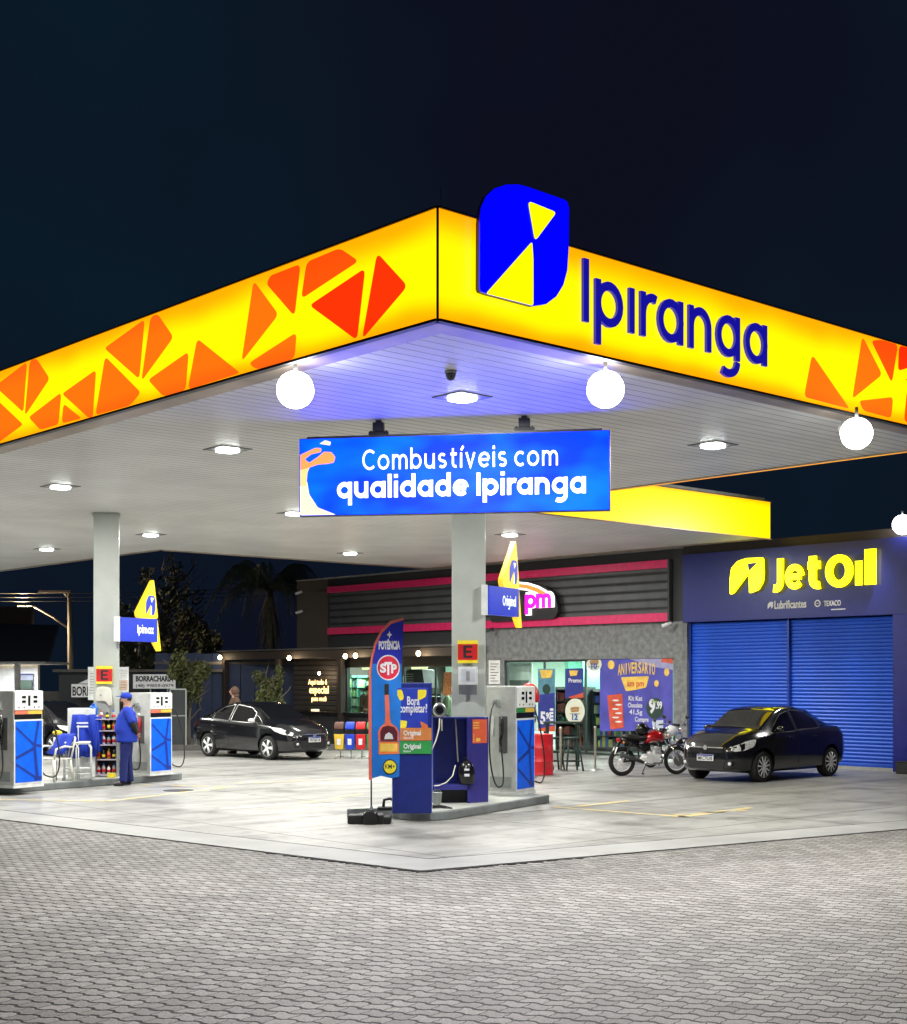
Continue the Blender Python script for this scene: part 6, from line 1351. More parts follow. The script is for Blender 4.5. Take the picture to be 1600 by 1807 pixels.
# loose black feet beside the totem
q=PD(680,1421,20.9); t=thing('black_weight','black rubber weight on the near island left of the navy totem','weight',(q.x,q.y,.132),VIEW)
MB().box(-.12,.10,-.1,.1,0,.05).build('foot',M['black'],t,bev=.02); MB().tube([(-.03,0,.05),(-.02,0,.15),(.06,0,.17),(.12,0,.15)],.022,8).build('handle',M['black'],t)
q=PD(772,1424,21.0); t=thing('nozzle_gun','black pressure nozzle lying at the foot of the navy totem','nozzle',(q.x,q.y,.132),VIEW)
MB().tube([(-.08,0,.04),(.04,0,.045),(.16,-.02,.03),(.22,-.03,.02)],[.03,.028,.018,.01],8).build('body',M['blackg'],t); MB().tube([(-.05,0,.05),(-.12,.03,.08),(-.14,.05,.02)],.014,6).build('trigger',M['dark'],t)
# air and water unit
q=PD(812,1417,22.15); au=thing('service_unit','open fronted navy air and water unit with hanging white hoses beneath the near column','service unit',(q.x,q.y,.132),VIEW+R(4))
gx=lambda px:(px-812)/FOC*22.15; gz=lambda py:(1417-py)/FOC*22.15
xa,xb=gx(763),gx(826); xc=gx(863)
Zt=gz(1266)
MB().box(xa,xc,.26,.32,.0,Zt).build('back_panel',M['navy'],au)
b=MB(); b.prism([(xb,-.0,0),(xc,.30,0),(xc,.258,0),(xb+.0,.258,0)],(0,0,0.001)); 
b=MB(); b.prism([(xb-.02,-.06,0),(xb+.02,-.06,0),(xc,.13,0),(xc,.259,0),(xb-.02,.259,0)],(0,0,Zt)); b.build('side_cabinet',mat('violet navy steel',(.035,.03,.22),.35),au,bev=.006)
MB().box(xa,xa+.03,-.02,.259,0,Zt).build('side_panel',M['navy'],au); MB().box(xa,xb-.021,.0,.259,Zt-.03,Zt).build('top_panel',M['navy'],au)
MB().box(xa+.031,xb-.025,-.16,.258,gz(1393),gz(1384)).build('shelf',mat('violet navy steel2',(.035,.035,.25),.35),au,bev=.008); MB().box(xa+.05,xb-.03,.05,.255,.0,gz(1394)).build('lower_case',M['black'],au)
# red sticker on the angled side
d=Vector((xc-(xb+.02),.19,0)); L_=d.length; d.normalize(); ang=math.atan2(d.y,d.x)
sk=MB(); sk.T=Matrix.Translation((xb+.02,-.06,0))@Matrix.Rotation(ang,4,'Z'); sk.box(.05,L_-.03,-.006,-.001,gz(1312),gz(1270)); k_=sk.build('sticker',mat('vermilion sticker',(.75,.12,.05),.45),au)
sk=MB(); sk.T=Matrix.Translation((xb+.02,-.06,0))@Matrix.Rotation(ang,4,'Z')
for i in range(3): sk.box(.06,.06+.12,-.0085,-.0062,gz(1277+i*4.5),gz(1275+i*4.5))
for i in range(5): sk.box(.06+.0,.08,-.0085,-.0062,gz(1297+i*3),gz(1295.5+i*3))
sk.box(.12,.20,-.0085,-.0062,gz(1309),gz(1303)); sk.build('sticker_print',M['pgold'],k_)
hm=mat('cream hose',(.62,.60,.50),.5)
MB().tube([(gx(804),.1,gz(1268)),(gx(806),.08,gz(1300)),(gx(808),.02,gz(1345))],.011,7).build('hose',hm,au)
MB().tube([(gx(803),-.05,gz(1350)),(gx(798),-.1,gz(1368)),(gx(786),-.15,gz(1380)),(gx(772),-.2,gz(1385)),(gx(764),-.22,gz(1385))],.010,7).build('hose',hm,au)
MB().tube([(gx(775),-.06,gz(1268)),(gx(774),-.1,gz(1285)),(gx(768),-.2,gz(1305)),(gx(760),-.25,gz(1322))],.011,7).build('hose',hm,au); MB().tube([(gx(779),.02,gz(1266)),(gx(779.5),.0,gz(1290))],.011,7).build('hose',hm,au)
b=MB(); b.tube([(gx(775)+.075*math.cos(k*math.pi/10),-.06,gz(1253)+.085*math.sin(k*math.pi/10)) for k in range(20)],.030,10,closed=True); b.build('hose_reel',M['steel'],au); MB().cyl((gx(775),-.10,gz(1253)),(gx(775),.05,gz(1253)),.06,14).build('reel_hub',M['blackg'],au)
t=thing('helmet_bag','glossy black bag with white print sitting on the shelf of the navy unit','bag',tuple(q)[:2]+(.132+gz(1384)+.002,),VIEW+R(4))
b=MB(); b.lathe([(.10,.0),(.135,.03),(.14,.18),(.115,.30),(.06,.36),(.02,.38)],(gx(824)-.02,-.06,0),n=18); b.build('bag_body',M['blackg'],t); 
b=MB(); b.tube([(gx(820)-.02,-.06,.35),(gx(820)-.02,-.06,.41),(gx(827)-.02,-.06,.41),(gx(827)-.02,-.06,.35)],.008,6); b.build('bag_handle',M['black'],t)
for a_,c_ in ((.10,.15),(.19,.23)): MB().box(gx(824)-.06,gx(824)+.02,-.208,-.192,a_+.03,c_+.02).build('print_patch',M['wprint'],t,bev=.004)
t=thing('bucket','grey bucket on the near island between the totem and the navy unit','bucket',tuple(PD(771,1416,21.4))[:2]+(.132,),VIEW)
MB().lathe([(.055,0),(.075,.22),(.08,.225),(.068,.215),(.05,.02)],n=20).build('pail',M['galv'],t); MB().tube([(-.075,0,.21),(-.04,-.02,.26),(.04,-.02,.26),(.075,0,.21)],.004,5).build('handle',M['steel'],t)
# ---------------------------------------------------------------- things on the far island
zi=.132
def onis(px,py): p=PZ(px,py,zi); return p
p=onis(96,1378)
ch=thing('plastic_chair','white plastic garden chair on the far island with a blue jacket over its back','chair',(p.x,p.y,zi),VIEW+R(-30))
wp=mat('white garden plastic',(.72,.70,.62),.4)
MB().box(-.24,.24,-.24,.22,.41,.44).build('seat',wp,ch,bev=.012)
for x,y,dx,dy in ((-.22,-.22,-.03,-.03),(.22,-.22,.03,-.03),(-.20,.20,-.03,.06),(.20,.20,.03,.06)): MB().tube([(x+dx,y+dy,0),(x,y,.42)],[.028,.035],6).build('leg',wp,ch)
MB().tube([(-.22,.21,.42),(-.24,.30,.82),(-.15,.32,.86),(.15,.32,.86),(.24,.30,.82),(.22,.21,.42)],.022,7).build('back_frame',wp,ch)
for k in range(5): x=-.14+.07*k; MB().tube([(x,.21,.44),(x*1.05,.31,.84)],[.016,.016],5).build('back_slat',wp,ch)
for s_ in (-1,1): MB().tube([(s_*.23,.25,.64),(s_*.26,.0,.66),(s_*.25,-.20,.62),(s_*.23,-.23,.42)],.020,7).build('armrest',wp,ch)
def cloth(name,label,cat,loc,rot,prof,wid,m,grp=None,seed=1,stripes=None):
    """cloth draped over a rail: prof is a y,z line swept across wid with folds"""
    t=thing(name,label,cat,loc,rot,grp); rr=random.Random(seed); n=18; b=MB(); G=[]; ph=[rr.random()*6 for _ in range(4)]
    for i in range(n+1):
        u=i/n; row=[]
        for k,(y,z,sw_) in enumerate(prof):
            f=sw_*(math.sin(u*11+ph[0]+z*3)*1.0+math.sin(u*25+ph[1]+z*5)*.45); row.append(b.pt(((u-.5)*wid*(1+.10*math.sin(z*5+ph[2])),y+f,z+.02*math.sin(u*7+ph[3])*sw_*10)))
        G.append(row)
    for i in range(n):
        for k in range(len(prof)-1): b.face((G[i][k],G[i+1][k],G[i+1][k+1],G[i][k+1]),0,True)
    o=b.build('fabric',m,t,fix=False); md=o.modifiers.new('s','SOLIDIFY'); md.thickness=.012; me=mesh_of(o); o.modifiers.clear(); o.data=me
    return t
cloth('jacket','blue jacket with a round yellow patch draped over the white plastic chair','jacket',(p.x,p.y,zi),VIEW+R(-30),[(-.02,.52,.04),(.16,.66,.04),(.26,.84,.02),(.31,.895,.01),(.36,.86,.02),(.40,.66,.05),(.43,.42,.06)],.52,M['cloth'],seed=2)
q=p+Vector((0,0,.93)); tmp=thing('cloth_badge','round yellow cloth badge lying on the jacket over the chair','badge',tuple(PD(101,1293,26.6)),VIEW+R(-10)); MB().ball((0,0,0),(.10,.05,.045),16).build('disc',M['yel2'],tmp); MB().ball((0,-.035,.015),(.03,.02,.02),10).build('mark',M['dark'],tmp)
p=onis(137,1376)
fr=thing('clothes_frame','white tubular trolley frame on the far island beneath the hanging blue jackets','trolley',(p.x,p.y,zi),VIEW+R(12))
tb=MB()
for y in (-.15,.18):
    for x0_,x1_ in ((-.25,.02),(-.02,.25)): tb=MB(); tb.tube([(x0_,y,.0),(x0_,y,.62),(x0_+.05,y,.70),(x1_-.05,y,.70),(x1_,y,.62),(x1_,y,.0)],.014,7); tb.build('tube_frame',M['white'],fr)
MB().box(-.24,.24,-.17,.2,.705,.735).build('top_tray',M['white'],fr,bev=.01)
for z in (.22,.12): MB().box(-.25,.25,-.155,.185,z,z+.018).build('shelf',M['white'],fr,bev=.004)
for x in (-.25,.25): MB().ball((x,-.15,.03),(.03,.02,.03),8).build('castor',M['galv'],fr)
MB().tube([(0.0,.19,.70),(0.0,.19,1.02),(0.0,.19,1.04)],.012,6).build('upright',M['white'],fr)
q=onis(147,1372); cloth('jacket','long royal blue jacket hanging in front of the white box on the far island','jacket',(q.x,q.y,zi),VIEW+R(8),[(-.05,.42,.10),(-.03,.70,.09),(.0,1.0,.06),(.06,1.19,.02),(.12,1.24,.01),(.17,1.16,.02),(.20,.80,.06),(.22,.5,.07)],.50,M['cloth'],seed=5)
q2=onis(170,1371); cloth('jacket','royal blue sleeve jacket hanging at the right of the white trolley','jacket',(q2.x,q2.y,zi),VIEW+R(8),[(-.03,.50,.10),(-.01,.80,.08),(.02,1.1,.03),(.07,1.20,.01),(.12,1.1,.03),(.14,.6,.07)],.20,M['cloth'],seed=7)
q3=onis(147,1370); t=cloth('trousers','dark navy work trousers hanging below the blue jacket','trousers',(q3.x,q3.y,zi),VIEW+R(8),[(.02,.18,.06),(.03,.5,.05),(.05,.80,.03),(.08,.84,.01)],.40,M['clothd'],seed=9)
for k in range(2):
    tt_=thing('reflective_band','silver reflective band '+('upper' if k==0 else 'lower')+' of two on the long blue jacket','band',(q.x,q.y,zi+1.06-k*.07),VIEW+R(8)); MB().box(-.12,.10,-.075,-.06,0,.03).build('strip',M['white'],tt_,bev=.004)
p=PD(150,1375,28.0); t=thing('white_cabinet','tall white cabinet with a blue bottle behind the hanging jackets','cabinet',(p.x,p.y,zi),VIEW+R(6)); MB().box(-.34,.20,0,.4,0,1.36).build('case',M['white'],t,bev=.012)
t=thing('water_bottle','blue plastic bottle standing on the white cabinet','bottle',tuple(PD(165,1254,28.1)),VIEW); MB().lathe([(.07,-.09),(.085,-.07),(.085,.06),(.06,.10),(.03,.11)],n=16).build('bottle_body',mat('blue plastic',(.01,.12,.5),.3),t); MB().lathe([(.032,.112),(.032,.14)],n=10).build('cap',M['blue'],t)
p=onis(188,1370); sf=thing('oil_rack','grey product rack with bottles beside the far column','rack',(p.x,p.y,zi),VIEW+R(5))
lil=mat('pale lilac shelf',(.5,.42,.52),.45)
for x in (-.22,.22): MB().box(x-.012,x+.012,-.15,.15,0,1.16).build('upright',M['galv'],sf)
hs=(.03,.33,.62,.90,1.13)
for z in hs: MB().box(-.208,.208,-.15,.15,z,z+.02).build('shelf',lil,sf)
MB().box(-.208,.208,.14,.155,.05,1.12).build('back_panel',M['wood'],sf)
def bottle_proto(c,capc,h=.2,r=.035):
    t=thing('oil_bottle','','bottle',(0,0,0),VIEW,'bottles on the product rack'); MB().lathe([(r*.9,0),(r,.01),(r,h*.62),(r*.55,h*.8),(r*.4,h*.84)],n=12).build('bottle_body',c,t); MB().lathe([(r*.45,h*.845),(r*.45,h)],n=10).build('cap',capc,t); MB().lathe([(r*1.02,h*.2),(r*1.02,h*.5)],n=12).build('label',M['red'] if c is not M['black'] else M['yel2'],t); return t
cols=[('white',M['wbox'],M['red']),('black',M['black'],M['galv']),('grey',M['galv'],M['blue']),('amber',mat('amber plastic',(.5,.22,.03),.35),M['yel2'])]
F5=Matrix.Rotation(VIEW+R(5),3,'Z'); rowN=['lowest','second','third','top']; pos=['leftmost','second from left','second from right','rightmost']
for r_,z in enumerate(hs[:4]):
    for k in range(4):
        nm,c_,cp=cols[(r_*3+k*2)%4]; bt=bottle_proto(c_,cp,.21 if (k+r_)%2 else .18); l=F5@Vector((-.15+k*.10,-.05,z+.021)); bt.location=(p.x+l.x,p.y+l.y,zi+l.z); bt['label']='small %s bottle, %s on the %s shelf of the product rack'%(nm,pos[k],rowN[r_])
for k in range(3):
    nm,c_,cp=cols[k]; bt=bottle_proto(c_,cp,.16); l=F5@Vector((-.10+k*.12,-.03,1.151)); bt.location=(p.x+l.x,p.y+l.y,zi+l.z); bt['label']='%s bottle standing on top of the product rack, %s of three'%(nm,['left','middle','right'][k])
t=thing('tool_box','small yellow box on the island at the foot of the product rack','box',tuple(onis(197,1372)),VIEW); MB().box(-.07,.07,-.06,.06,0,.09).build('case',M['yel2'],t,bev=.01); MB().tube([(-.04,0,.09),(-.03,0,.12),(.03,0,.12),(.04,0,.09)],.006,5).build('handle',M['black'],t)
# ---------------------------------------------------------------- bins, drum, stools, posts
def bin_(px,py,D,lid,body,label,k):
    p=PD(px,py,D); t=thing('recycling_bin',label,'bin',(p.x,p.y,.0),VIEW+R(-4),'coloured recycling bins'); z0=EYE-(1322-1200)/FOC*D; 
    b=MB(); b.prism([(-.13,-.14,z0+.48),(-.13,.10,z0+.48),(-.10,.08,z0),(-.10,-.10,z0)],(.0,0,0)); 
    b=MB(); 
    i=[b.pt(q) for q in ((-.105,-.10,z0),(.105,-.10,z0),(.105,.10,z0),(-.105,.10,z0),(-.135,-.13,z0+.40),(.135,-.13,z0+.40),(.135,.13,z0+.40),(-.135,.13,z0+.40))]
    for q in ((3,2,1,0),(4,5,6,7),(0,1,5,4),(1,2,6,5),(2,3,7,6),(3,0,4,7)): b.face([i[j] for j in q])
    b.build('bin_body',body,t,bev=.02); MB().box(-.125,.125,-.12,.12,z0+.401,z0+.52).build('opening',M['blackg'],t)
    P=[(-.15+0*1,z0+.50)]; pr=[(.14*math.cos(R(a)),z0+.52+.20*math.sin(R(a))) for a in range(0,181,20)]
    b=MB(); b.prism([(-.125,y,z) for y,z in pr],(.25,0,0)); b.build('hood_lid',lid,t,bev=.035)
    MB().box(-.05,.05,-.137,-.132,z0+.12,z0+.28).build('label_sticker',M['wprint'],t)
    MB().tube([(0,.15,0),(0,.15,z0+.5)],.018,8).build('post',M['steel'],t); MB().tube([(-.12,-.02,.0),(-.11,.1,.05),(0,.15,.06),(.11,.1,.05),(.12,-.02,.0)],.013,6).build('foot',M['steel'],t); return t
br=mat('brown plastic',(.10,.035,.025),.4); 
for k,(px,lid,body,lb) in enumerate(((599,br,mat('yellow plastic',(.75,.50,.04),.4),'recycling bin with brown hood and yellow body'),(618,mat('blue bin plastic',(.01,.05,.55),.4),MATS['blue plastic'] if 0 else mat('blue bin plastic',(.01,.05,.55),.4),'all blue recycling bin'),(637,M['red'],M['red'],'all red recycling bin'),(656,mat('green bin plastic',(.03,.22,.05),.4),mat('green bin plastic',(.03,.22,.05),.4),'green recycling bin mostly behind the feather banner'))):
    bin_(px,1330,37.0,lid,body,lb,k)
p=PZ(953,1367); t=thing('oil_drum','red steel drum with white print standing behind the near fuel pump','drum',(p.x,p.y,0),VIEW)
MB().lathe([(.27,0),(.285,.01),(.28,.02),(.28,.28),(.29,.295),(.28,.31),(.28,.57),(.29,.585),(.28,.6),(.28,.86),(.285,.88),(.27,.885),(.268,.87)],n=32).build('drum_body',M['red'],t); MB().prism([(-.20,-.24,.38),(-.13,-.262,.38),(-.16,-.25,.58),(-.20,-.24,.6)],(0,-.012,0)).build('print_patch',M['wprint'],t)
p=PZ(934,1372); t=thing('red_hood','red rounded plastic hood on a thin post showing above the near fuel pump','hood',(p.x,p.y,0),VIEW); b=MB(); b.lathe([(.20,1.58),(.215,1.66),(.205,1.78),(.16,1.90),(.09,1.97),(.02,1.99)],n=22); b.build('hood_shell',mat('bright red plastic',(.75,.03,.025),.35),t); MB().cyl((0,0,0),(0,0,1.62),.025,8).build('post',M['steel'],t); MB().lathe([(.16,0),(.16,.02),(.04,.04)],n=18).build('foot_plate',M['steel'],t)
dg=mat('dark green wood',(.010,.030,.022),.5)
def stool(px,py,label):
    p=PZ(px,py); t=thing('bar_stool',label,'stool',(p.x,p.y,0),VIEW+R(15),'dark bar stools in front of the shop')
    MB().lathe([(.17,.72),(.18,.73),(.18,.755),(.165,.765)],n=20).build('seat',dg,t)
    for sx,sy in ((-1,-1),(1,-1),(-1,1),(1,1)): MB().tube([(sx*.20,sy*.20,0),(sx*.11,sy*.11,.725)],[.022,.02],6).build('leg',dg,t)
    for z,w_ in ((.22,.175),(.42,.15)):
        for a,c in (((-w_,-w_),(w_,-w_)),((w_,-w_),(w_,w_)),((w_,w_),(-w_,w_)),((-w_,w_),(-w_,-w_))): MB().tube([(a[0],a[1],z),(c[0],c[1],z)],.013,5).build('rung',dg,t)
    return t
stool(976,1360,'dark green bar stool just right of the red drum'); stool(1009,1360,'dark green bar stool between the two metal posts')
p=PZ(992,1352); t=thing('bar_table','tall dark green table behind the bar stools','table',(p.x,p.y,0),VIEW); MB().box(-.45,.45,-.28,.28,1.02,1.06).build('table_top',dg,t,bev=.01)
for x in (-.36,.36):
    for y in (-.2,.2): MB().box(x-.03,x+.03,y-.03,y+.03,0,1.019).build('leg',dg,t)
def post(px,py,label):
    p=PZ(px,py); t=thing('barrier_post',label,'post',(p.x,p.y,0),0,'metal barrier posts'); MB().lathe([(.17,0),(.17,.012),(.10,.03),(.03,.045)],n=24).build('foot_plate',M['steel'],t); MB().lathe([(.026,.045),(.026,.95),(.032,.955),(.032,.99),(.02,1.0)],n=14).build('pole',mat('satin post metal',(.55,.50,.42),.4,.4),t)
    return t
post(989,1361,'metal barrier post right of the red drum'); post(1050,1359,'metal barrier post left of the motorcycle'); 
p=PZ(968,1364); t=thing('black_bag','small black sack on the ground between drum and stool','bag',(p.x,p.y,0),0); MB().ball((0,0,.11),(.13,.12,.13),12).build('sack',M['black'],t); MB().cyl((0,0,.2),(0,0,.27),.03,8).build('knot',M['black'],t)
# ---------------------------------------------------------------- beyond the forecourt, left
M['far']=mat('unlit dark plaster',(.045,.05,.055),.8,var=.25,scale=1); M['far2']=mat('unlit grey wall',(.10,.095,.09),.8,var=.3,scale=1.5)
def far(px0,px1,py0,py1,D,name,m,th=.3,par=None,bot=False):
    a=PD(px0,py0,D); c=PD(px1,py1,D); 
    x0=0; W_=(px1-px0)/FOC*D; z1=a.z; z0=0 if bot else c.z
    return a,W_,z0,z1
def farbox(t,D,px0,px1,py0,py1,ox,m,name,y=0,th=.3,ground=False):
    X=lambda px:(px-ox)/FOC*D; Z=lambda py:EYE-(py-1200)/FOC*D
    return MB().box(X(px0),X(px1),y,y+th,0 if ground else Z(py1),Z(py0)).build(name,m,t)
def farthing(name,label,cat,px,D,grp=None):
    p=PD(px,1200,D); return thing(name,label,cat,(p.x,p.y,0),VIEW,grp)
t=farthing('neighbour_building','dark hip roofed building with a bright porch at the far left','building',40,58)
X=lambda px,D,ox:(px-ox)/FOC*D
Z=lambda py,D:EYE-(py-1200)/FOC*D
MB().prism([(X(-60,58,40),-1,Z(1170,58)),(X(95,58,40),-1,Z(1170,58)),(X(84,58,40),1.5,Z(1100,58)),(X(-60,58,40),1.5,Z(1098,58))],(0,.3,0)).build('roof',mat('dark roof tiles',(.035,.042,.055),.7,bump=.5),t)
farbox(t,58,-60,33,1066,1100,40,mat('brownish gable',(.06,.045,.04),.8),'gable',1.8); 
farbox(t,58,-60,35,1172,1260,40,M['white'],'porch_wall',2.5,ground=True)
for z in (1188,1206): farbox(t,58,3,28,z,z+2,40,M['navy'],'rail',2.3,.1)
farbox(t,58,1,28,1189,1216,40,mat('porch glass',(.30,.32,.40),.2),'window',2.38,.1); farbox(t,58,2,27,1200,1216,40,mat('dark planter green',(.03,.06,.04),.5),'planter',2.25,.1)  # planter in an even dark green across the lower part of the window
farbox(t,58,28,35,1172,1240,40,M['white'],'pillar',-.2,.3,True); farbox(t,58,-60,95,1168,1172,40,M['white'],'eave',-1.2,3.6)
light('porch_light','AREA',(X(15,58,40),.8,Z(1176,58)),160,(.95,.98,1),1,parent=t)
# dark workshop with two white boards
t=farthing('dark_workshop','low dark building behind the far column carrying white lettered boards','building',200,50)
farbox(t,50,104,392,1185,1300,200,M['far'],'wall',0,6,True); farbox(t,50,97,395,1181,1186,200,M['far2'],'coping',-.3,6.5)
farbox(t,50,60,104,1220,1320,200,M['far2'],'side_wall',.4,.3,True)
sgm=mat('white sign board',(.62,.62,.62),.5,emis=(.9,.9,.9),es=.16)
def board(px0,px1,py0,py1,label,lines,D=49.4):
    t=farthing('tyre_shop_sign',label,'sign',(px0+px1)/2,D,'white tyre repair boards'); ox=(px0+px1)/2
    farbox(t,D,px0,px1,py0,py1,ox,sgm,'board',-.3,.1)
    for s_,l,r_,yb,h in lines: text(s_,h*1.4,M['black'],t,'lettering',(X(l,D,ox),-.305,Z(yb,D)),(R(90),0,0),.002,.012 if h>.15 else .002,fitw=X(r_,D,0)-X(l,D,0),fith=h)
    return t
board(130,222,1207,1230,'white board reading BORRACHARIA left of the far column, partly hidden by it',[('BORRACHARIA',132,220,1227,.33)])
o=board(238,312,1190,1215,'wide white board reading BORRACHARIA with a telephone number right of the far column',[('BORRACHARIA',243,309,1202,.20),('(48) 99859-0979',243,309,1212,.13)])
for px in (268,298): farbox(o,49.4,px-1,px+1,1215,1240,275,M['galv'],'leg',-.25,.06,True)
t=farthing('roof_ornament','white pointed ornament above the left board','ornament',150,49.3); MB().prism([(X(142,49.3,150),-.3,Z(1206,49.3)),(X(164,49.3,150),-.3,Z(1206,49.3)),(X(164,49.3,150),-.3,Z(1196,49.3))],(0,.1,0)).build('panel',sgm,t)
t=thing('gate_frame','thin white metal gate frame behind the parked sedan','gate',tuple(PD(315,1200,43))[:2]+(0,),VIEW)
for px in (300,328): farbox(t,43,px-1.2,px+1.2,1217,1330,315,M['galv'],'post',0,.05,True)
farbox(t,43,300,328,1215,1217.5,315,M['galv'],'top_rail',0,.05); farbox(t,43,301,327,1262,1264,315,M['galv'],'rail',.0,.04); farbox(t,43,301.5,326.5,1219,1320,315,M['far'],'dark_panel',.03,.02)
t=thing('boundary_wall','low pale kerb wall running behind the forecourt at left','wall',tuple(PD(200,1200,41))[:2]+(0,),VIEW+R(3))
MB().box(-7,9.5,0,.3,0,.16).build('kerb',M['far2'],t)
bs=slat_mat('blue corrugated sheet',(.015,.03,.09),.3,.5,.4); 
t=thing('metal_fence','dark blue corrugated fence behind the pergola','fence',tuple(PD(440,1200,50))[:2]+(0,),VIEW+R(2))
for k in range(14): MB().box(-3.3+k*.5,-2.82+k*.5,0,.05,0,3.0-.02*(k%2)).build('sheet_panel',mat('blue sheet metal',(.012,.026,.075),.45,.3),t)
MB().box(-3.35,3.7,-.06,-.01,2.6,2.7).build('rail',M['far2'],t)
# utility pole and lamp
t=thing('utility_pole','concrete pole with a crossarm carrying a lit street lamp on a long arm','pole',tuple(PD(124,1200,62))[:2]+(0,),VIEW)
D=62; pm_=mat('old pole concrete',(.22,.20,.17),.8)
MB().tube([(X(126,D,124),0,0),(X(123,D,124),0,Z(1045,D))],[.16,.10],10).build('pole_shaft',pm_,t); MB().box(X(69,D,124),X(125,D,124),-.12,-.02,Z(1046,D),Z(1042,D)).build('crossarm',pm_,t); MB().tube([(X(112,D,124),0,Z(1046,D)),(X(123,D,124),0,Z(1058,D))],.03,5).build('brace',pm_,t)
MB().tube([(X(122,D,124),0,Z(1110,D)),(X(95,D,124),0,Z(1090,D)),(X(62,D,124),0,Z(1071,D)),(X(48,D,124),0,Z(1069,D))],.045,6).build('lamp_arm',pm_,t)
lh=MB().box(X(31,D,124),X(48,D,124),-.12,.12,Z(1070,D),Z(1066,D)).build('lamp_head',M['dark'],t,bev=.02); MB().ball((X(37,D,124),0,Z(1071,D)),(.17,.12,.13),12).build('lamp_glass',mat('sodium lamp',(1,.9,.7),.4,emis=(1,.80,.50),es=26),lh)
light('street_lamp_light','POINT',(X(37,D,124),0,Z(1082,D)),1600,(1,.75,.45),.15,parent=t)
for k in range(3):
    z=1048+k*9; t=thing('power_cable','thin dark overhead cable, %s of three crossing behind the far column'%['uppermost','middle','lowest'][k],'cable',tuple(PD(60,z,61.5)),VIEW+R(8),'overhead cables'); 
    MB().tube([(-14+i*2.2,0,.25*((i-5)/5)**2+.05*k) for i in range(12)],.014,4).build('wire',M['dark'],t)
# ---------------------------------------------------------------- trees
def leafmat(name,c): 
    return mat(name,c,.7,var=.45,scale=1.3)
lfA=leafmat('olive leaves',(.085,.095,.030)); lfB=leafmat('dark leaves',(.07,.085,.05)); lfC=leafmat('palm leaves',(.10,.12,.07)); bark=mat('bark',(.13,.105,.085),.85,bump=.6,bscale=20)
def crown(b,c,r,n,size,rr,clumps=14,fill=.9):
    cs=[]
    for i in range(clumps):
        while True:
            v=Vector((rr.uniform(-1,1),rr.uniform(-1,1),rr.uniform(-1,1)))
            if v.length<1: break
        cs.append((Vector(c)+Vector((v.x*r[0],v.y*r[1],v.z*r[2])),rr.uniform(.22,.42)))
    for i in range(n):
        k,s_=rr.choice(cs); d=Vector((rr.gauss(0,1),rr.gauss(0,1),rr.gauss(0,1))).normalized()*rr.random()**.45
        p=k+Vector((d.x*r[0]*s_,d.y*r[1]*s_,d.z*r[2]*s_*.9)); a=Vector((rr.gauss(0,1),rr.gauss(0,1),rr.gauss(0,1))).normalized(); u=a.orthogonal().normalized(); w_=a.cross(u); z=size*rr.uniform(.6,1.3)
        b.poly([p-u*z,p+w_*z*.45,p+u*z,p-w_*z*.45])
def tree(px,D,base,top,wpx,label,m,n=2600,size=.09,seed=1,crown_from=.35,grp=None,branches=7,bare=False,name='tree'):
    p=PD(px,1200,D); t=thing(name,label,'tree',(p.x,p.y,0),VIEW,grp); rr=random.Random(seed); Hh=EYE-(top-1200)/FOC*D; W_=wpx/FOC*D/2; cz=Hh*(crown_from+1)/2; rz=Hh*(1-crown_from)/2
    b=MB(); tp=Vector((0,0,0)); path=[(0,0,0)]
    for i in range(1,6): path.append((rr.uniform(-.1,.1)*i*.5,rr.uniform(-.1,.1)*i*.4,Hh*(.85 if bare else .62)*i/5))
    b.tube(path,[.13*Hh/5*(1-i*.15) for i in range(6)],8); 
    for i in range(branches):
        k=rr.randint(2,5); s_=Vector(path[k]); a=rr.uniform(0,6.28); L_=W_*rr.uniform(.5,.95); e_=s_+Vector((math.cos(a)*L_,math.sin(a)*L_*.8,rz*rr.uniform(.3,.9))); m_=(s_+e_)/2+Vector((rr.uniform(-.2,.2),0,rr.uniform(-.1,.25)))
        b.tube([s_,m_,e_],[.05*Hh/5,.03*Hh/5,.010],5)
        for j in range(3 if bare else 1):
            f_=e_+Vector((rr.uniform(-1,1)*L_*.5,rr.uniform(-.5,.5)*L_,rr.uniform(.1,.6)*rz*.6)); b.tube([m_.lerp(e_,rr.uniform(.3,1)),f_],[.022,.006],4)
    b.build('trunk',bark,t)
    b=MB(); crown(b,(0,0,cz),(W_,W_*.85,rz),n,size,rr,18 if not bare else 26); b.build('crown',m,t,fix=False); return t
tree(334,44,1300,1140,78,'olive leaved small tree standing beside the white gate frame',lfA,4200,.085,3,.30)
tree(478,42.5,1290,1170,56,'thin leaved small tree growing beneath the pergola',lfA,1500,.075,8,.32)
tree(300,62,1200,985,120,'tall bare branched tree rising behind the far blade sign',lfB,1300,.11,5,.35,branches=16,bare=True)
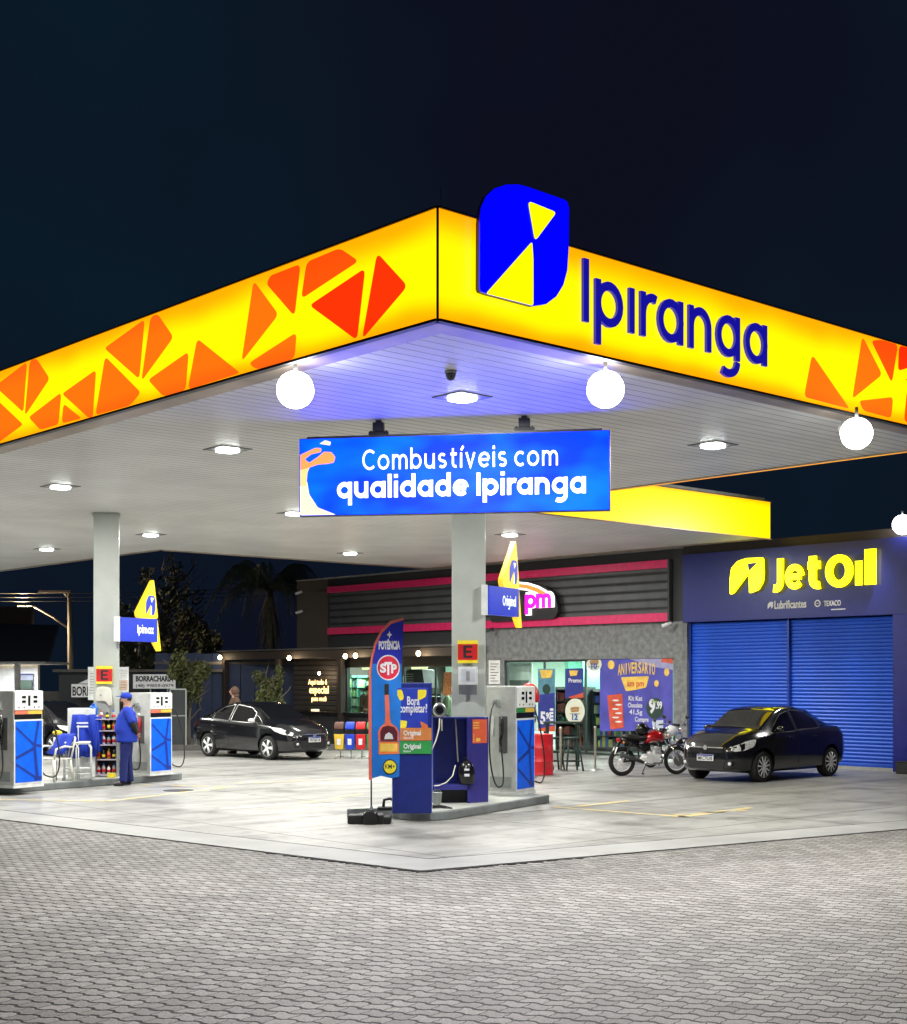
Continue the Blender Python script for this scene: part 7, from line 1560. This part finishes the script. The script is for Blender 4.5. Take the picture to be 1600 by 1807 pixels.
for i,(px,D,tp,w_,lb) in enumerate(((235,60,1060,80,'dark bushy tree seen just right of the far column'),(275,58,1085,90,'dark broad tree low behind the blade sign'),(330,66,1070,90,'dark round tree between the bare tree and the palm'),(380,70,1110,70,'faint dark tree left of the palm'))): tree(px,D,1200,tp,w_,lb,lfB,2600,.14,20+i,.15)
def palm(px,D,top,label,seed):
    p=PD(px,1200,D); t=thing('palm_tree',label,'tree',(p.x,p.y,0),VIEW); rr=random.Random(seed); Hh=EYE-(top-1200)/FOC*D; cz=Hh-1.2
    MB().tube([(0,0,0),(.05,0,cz*.5),(.0,0,cz)],[.2,.15,.13],10).build('trunk',bark,t)
    b=MB()
    for i in range(26):
        a=2*math.pi*i/26+rr.uniform(-.1,.1); L_=rr.uniform(2.0,2.9); up=rr.uniform(.2,1.3); P=[]
        for k in range(9):
            u=k/8; P.append(Vector((math.cos(a)*L_*u,math.sin(a)*L_*u,cz+up*math.sin(u*2.0)*1.2-1.9*u*u*u)))
        b.tube(P,[.03*(1-u_/9) +.004 for u_ in range(9)],4)
        for k in range(1,9):
            for j in range(5):
                q=P[k-1].lerp(P[k],j/5); t_=(P[k]-P[k-1]).normalized(); sd=t_.cross(Vector((0,0,1))).normalized()
                for s_ in (-1,1):
                    l=.45*math.sin((k-.5)/8*3.0)+.12; e_=q+sd*s_*l*.55+Vector((0,0,-l*rr.uniform(.7,1.1)))+t_*.12; w2=t_*.022
                    b.poly([q-w2,q+w2,e_])
    b.build('crown',lfC,t,fix=False)
    b=MB()
    for i in range(160):
        a=rr.uniform(0,6.28); r_=rr.uniform(.15,.75); z=cz-rr.uniform(.8,1.6); e_=Vector((math.cos(a)*r_*.9,math.sin(a)*r_*.9,z-rr.uniform(.5,1.3))); s_=Vector((math.cos(a)*.14,math.sin(a)*.14,z+.5)); w2=Vector((-math.sin(a),math.cos(a),0))*.04
        b.poly([s_-w2,s_+w2,e_+w2*.4,e_-w2*.4])
    b.build('dead_fronds',mat('dry palm fronds',(.22,.19,.13),.8,var=.4),t,fix=False)
palm(476,56,985,'tall palm tree with dry hanging fronds left of the shop',4)
